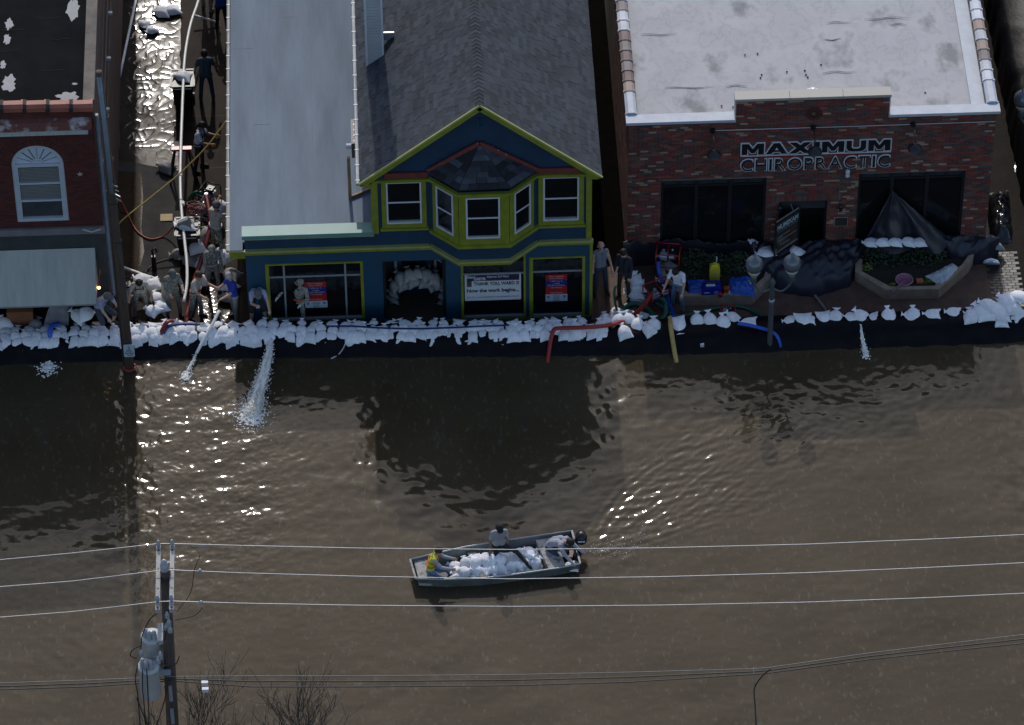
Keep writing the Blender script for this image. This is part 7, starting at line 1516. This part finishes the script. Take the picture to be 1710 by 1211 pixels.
        a = wr+fdv*.02+sd_*.03; cap_(a, a+sd_*.03+fdv*.035+cur*.01, .014, .012, hm); cap_(a+sd_*.03+fdv*.035+cur*.01, a+sd_*.035+fdv*.065+cur*.022, .012, .010, hm)
    rot = Matrix.Rotation(R(heading), 3, 'Z')
    zmin = min(f.z for f in foot); off = Vector((at[0], at[1], (at[2]-zmin*k) if z is None else z))
    if z is None:
        fm = (foot[0]+foot[2])/2; fm = rot @ fm*k; off.x -= fm.x; off.y -= fm.y
    W = lambda p: rot @ (p*k)+off
    b = MB(); pr_ = [(W(p0), W(p1), r0*k, r1*k, m) for p0, p1, r0, r1, m in prim]
    for p0, p1, r0, r1, m in pr_: capsule(b, p0, p1, r0, r1)
    o = b.build('person', SKIN, None, loc=(off.x, off.y, at[2]), fixn=False)
    md = o.modifiers.new('r', 'REMESH'); md.mode = 'VOXEL'; md.voxel_size = .0115; md.use_smooth_shade = True
    sm_ = o.modifiers.new('s', 'SMOOTH'); sm_.factor = .5; sm_.iterations = 2
    dg = bpy.context.evaluated_depsgraph_get(); me = bpy.data.meshes.new_from_object(o.evaluated_get(dg)); old = o.data; o.modifiers.clear(); o.data = me; bpy.data.meshes.remove(old)
    me.materials.clear()
    for mm in (skin, shirt, trousers, boots, glove or skin, EYE, vest or shirt): me.materials.append(mm)
    nf = len(me.polygons); ct = np.zeros(nf*3); me.polygons.foreach_get('center', ct); ct = ct.reshape(-1, 3)+np.array([off.x, off.y, at[2]])
    best = np.full(nf, 1e9); bm_ = np.zeros(nf, dtype=np.int32)
    for p0, p1, r0, r1, m in pr_:
        a, d_ = np.array(p0), np.array(p1-p0); L2 = max(d_ @ d_, 1e-9); t = np.clip((ct-a) @ d_/L2, 0, 1); ds = np.linalg.norm(ct-a-t[:, None]*d_, axis=1)-(r0+(r1-r0)*t)-(.006 if m == 5 else 0)
        u_ = ds < best; best[u_] = ds[u_]; bm_[u_] = m
    me.polygons.foreach_set('material_index', bm_); me.polygons.foreach_set('use_smooth', [True]*nf); me.update()
    tag(o, label, 'person', group)
    # hair, caps, belts and straps as children
    def kid(bb, name, m, smooth=True): bb.build(name, m, o, smooth)
    def dome(r, lo, mm, name, back=0.0, sq=1.0):
        bb = MB(); V = []; nr, ns = 8, 18; cc = W(hd+hdir*.03-hf*(.012+back)); U, Fw, Sd = rot @ hdir, rot @ hf, rot @ hs
        for i in range(nr):
            a = R(90)*(i/(nr-1)); 
            for j in range(ns):
                t = 2*math.pi*j/ns; rr_ = r*k*math.cos(a) if i < nr-1 else .004; drop = lo*k*(1 if i == 0 else (.5 if i == 1 else 0))*(1 if math.cos(t) < .35 else .25)
                V.append(cc+Fw*(rr_*math.cos(t))+Sd*(rr_*.93*math.sin(t))+U*(r*k*sq*math.sin(a)-drop))
        bb.add(V, [(i*ns+j, i*ns+(j+1) % ns, (i+1)*ns+(j+1) % ns, (i+1)*ns+j) for i in range(nr-1) for j in range(ns)]); kid(bb, name, mm); return cc, U, Fw, Sd
    if hair is not None: dome(.106, .07, hair, 'hair')
    if hat is not None:
        cc, U, Fw, Sd = dome(.115, .03, hat, 'cap', 0, 1.0); bb = MB(); P = [cc+Fw*(.10*k+.085*k*math.cos(t))+Sd*(.085*k*math.sin(t))+U*(.012*k) for t in np.linspace(-math.pi/2, math.pi/2, 9)]+[cc+Fw*.05*k-Sd*-.085*k+U*.012*k, cc+Fw*.05*k-Sd*.085*k+U*.012*k]
        bb.prism(P, U*.008); kid(bb, 'cap_brim', hat, False)
    if belt is not None: kid(MB().tube([W(waist+Vector((0, 0, -.06))+Vector((.185*math.cos(a), .132*math.sin(a), 0))) for a in np.linspace(0, 6.283, 26)], .020, 6), 'belt', belt)
    if straps is not None:
        for s in (-1, 1): kid(MB().tube([W(sho+ex*s*.10+Vector((0, .07, .05))), W(sho+ex*s*.10+Vector((0, -.03, .072))), W(chest+ex*s*.10+Vector((0, -.125, .04))), W(waist+ex*s*.11+Vector((0, -.13, .05)))], .014, 6), 'strap', straps)
        kid(MB().tube([W(chest+ex*s*.10+Vector((0, -.128, -.02))) for s in (-1, 0, 1)], .012, 6), 'strap', straps)
    if vest is not None:
        for (s0, s1) in ((-1, -1), (1, 1)): kid(MB().tube([W(sho+ex*s0*.09+sp(lean, -.02)+Vector((0, .07, .04))), W(sho+ex*s0*.09+Vector((0, 0, .07))), W(chest+ex*s1*.09+Vector((0, -.125, 0))), W(waist+ex*s1*.09+Vector((0, -.125, 0)))], .022, 6), 'vest_stripe', ORANGE)
        for cc_, rx, ry in ((waist, .178, .128), (chest, .198, .132)): kid(MB().tube([W(cc_+Vector((rx*math.cos(a), ry*math.sin(a), 0))) for a in np.linspace(0, 6.283, 26)], .018, 6), 'vest_stripe', ORANGE)
    return o
def feet(px, py, z=0.0): p = gz(px, py, z); return (p.x, p.y, z)
person('man in royal blue shirt walking off at the top of the alley', feet(372, 52), 190, BLUEP, NAVYC, SKIND, legs=((14, 3, 6), (-10, 3, 12)), arms=((12, 8, 20, 0), (-8, 8, 15, 0)))
person('man in khaki trousers cut off at the top edge of the alley', feet(346, 18), 160, GSH, KHK, SKINT, legs=((8, 5, 8), (-4, 5, 8)))
person('man in slate shirt and dark trousers walking away up the alley', feet(346, 167), 183, TEALC, JEAN, SKIND, legs=((3, 7, 4), (4, 6, 6)), arms=((4, 20, 12, 0), (6, 20, 18, 0)), h=1.82)
person('worker in white shirt, brown waders and orange gloves beside the trestle', feet(332, 283), 75, WHT, WADER, SKIND, legs=((6, 5, 8), (-4, 5, 8)), arms=((35, 6, 55, 10), (25, 8, 60, 10)), glove=GLOVEO, straps=BLKC, belt=BLKC, lean=8, head=(20, 0))
person('soldier in tan tee working at the gutter beside the alley pump', feet(363, 424), 145, TAN, CAMO, SKINT, legs=((6, 8, 6), (0, 8, 6)), arms=((75, 12, 30, 0), (60, 10, 45, 0)), hat=CAPG, belt=WHITE, lean=6, head=(15, 0), h=1.8)
person('soldier in camouflage and cap walking forward past the red hose', feet(357, 485), 12, CAMO, CAMO, SKINT, legs=((8, 4, 6), (-6, 4, 10)), arms=((22, 8, 25, 0), (25, 10, 20, 0)), hat=CAMO, sleeve='long', belt=WHITE, lean=4, head=(28, 0))
person('soldier in tan tee with a red belt seen from the side', feet(327, 530), 55, TAN, CAMO, SKINT, legs=((8, 5, 10), (-4, 5, 10)), arms=((45, 8, 40, 0), (35, 10, 50, 0)), belt=REDH, hair=HAIRB, lean=12, head=(15, 0))
person('soldier in camouflage and helmet holding the end of the white pipe', feet(291, 527), 20, CAMO, CAMO, SKINT, legs=((4, 7, 4), (2, 7, 6)), arms=((40, 8, 60, 15), (30, 10, 60, 10)), hat=CAPG, sleeve='long', lean=5, head=(30, 0))
person('soldier in tan tee with black chest straps behind the levee', feet(237, 531), 5, TAN, CAMO, SKINT, legs=((12, 8, 16), (4, 8, 12)), arms=((18, 24, 22, 0), (14, 22, 26, 0)), straps=BLKC, hair=HAIRK, glove=GLOVE, lean=20, bend=8, head=(24, 0))
person('man in lavender shirt crouching over the bags by the awning', feet(173, 541, .90), 40, LAV, DGREY, SKIN, lean=24, bend=14, head=(10, 20), legs=((78, 12, 104), (48, 12, 110)), arms=((52, 4, 6, 0), (40, 8, 30, 0)), hat=CAPG, hair=None, shorts=True)
person('white-haired man in blue polo facing the alley at the annex corner', feet(394, 534), -62, BLUEP, STONE, SKIN, legs=((4, 5, 4), (-3, 5, 6)), arms=((35, 8, 50, 0), (30, 8, 45, 0)), hair=HAIRG, lean=5, head=(18, 0))
person('man in lavender tee and dark shorts bending with hands on knees', feet(432, 540, .3), 8, LAV, BLKC, SKIN, lean=34, bend=16, head=(12, 0), legs=((20, 10, 24), (18, 9, 20)), arms=((26, 14, 12, 0), (38, 4, 75, 30)), hat=CAPG, hair=None, shorts=True)
person('soldier in camouflage stretching one arm before the left shop window', feet(499, 543), -18, CAMO, CAMO, SKINT, lean=4, side=8, head=(2, -30), legs=((10, 6, 12), (-2, 12, 8)), arms=((20, 14, 60, 35), (50, 62, 12, 0)), hat=CAMO, sleeve='long', glove=WHITE, belt=ORANGE)
person('bald man in grey tank top standing at the shop corner', feet(1003, 489), 12, GREYT, JEAN, SKIN, hair=None, sleeve='none', legs=((2, 7, 2), (6, 6, 6)), arms=((18, 12, 40, 5), (6, 8, 12, 0)), head=(8, 0), h=1.8)
person('man in navy sweater standing in the shade beside the stacked bags', feet(1042, 497), -28, NAVYC, DKH, SKIN, sleeve='long', legs=((3, 6, 4), (-2, 6, 4)), arms=((6, 10, 18, 0), (8, 10, 20, 0)), head=(22, 0), h=1.8)
person('man in white tee looking down beside the red pump', feet(1132, 516), -25, WHT, JEANL, SKINT, lean=12, bend=10, head=(30, 0), legs=((22, 8, 30), (2, 8, 14)), arms=((18, 12, 22, 0), (22, 14, 28, 0)))
# the boat crew
p = bpt(.10, .58, .30); person('man in lime and orange safety vest sitting in the bow of the boat', (p.x, p.y, p.z), 80, LGS, JEANL, SKINT, lean=14, bend=6, head=(12, 0), legs=((72, 8, 40), (66, 10, 46)), arms=((38, 8, 45, 8), (42, 8, 40, 8)), sleeve='long', vest=HIV, hair=HAIRB, z=p.z+.12, h=1.70)
p = bpt(.525, .22, .36); person('man in grey work shirt and black cap seated on the boat load', (p.x, p.y, p.z), 8, GSH, BLKC, SKIND, lean=6, bend=4, head=(14, 0), legs=((78, 50, 8), (60, 6, 80)), arms=((40, 2, 115, 25), (8, 14, 18, 0)), hat=BLKC, hair=None, z=p.z+.22, h=1.74)
p = bpt(.855, .34, .30); person('man in pale grey shirt leaning over the boat motor', (p.x, p.y, p.z), 55, LGS, JEAN, SKINT, lean=48, bend=20, head=(6, 0), legs=((80, 6, 95), (70, 10, 100)), arms=((52, 6, 8, 0), (48, 10, 10, 0)), sleeve='long', hair=HAIRK, z=p.z+.12, h=1.74)
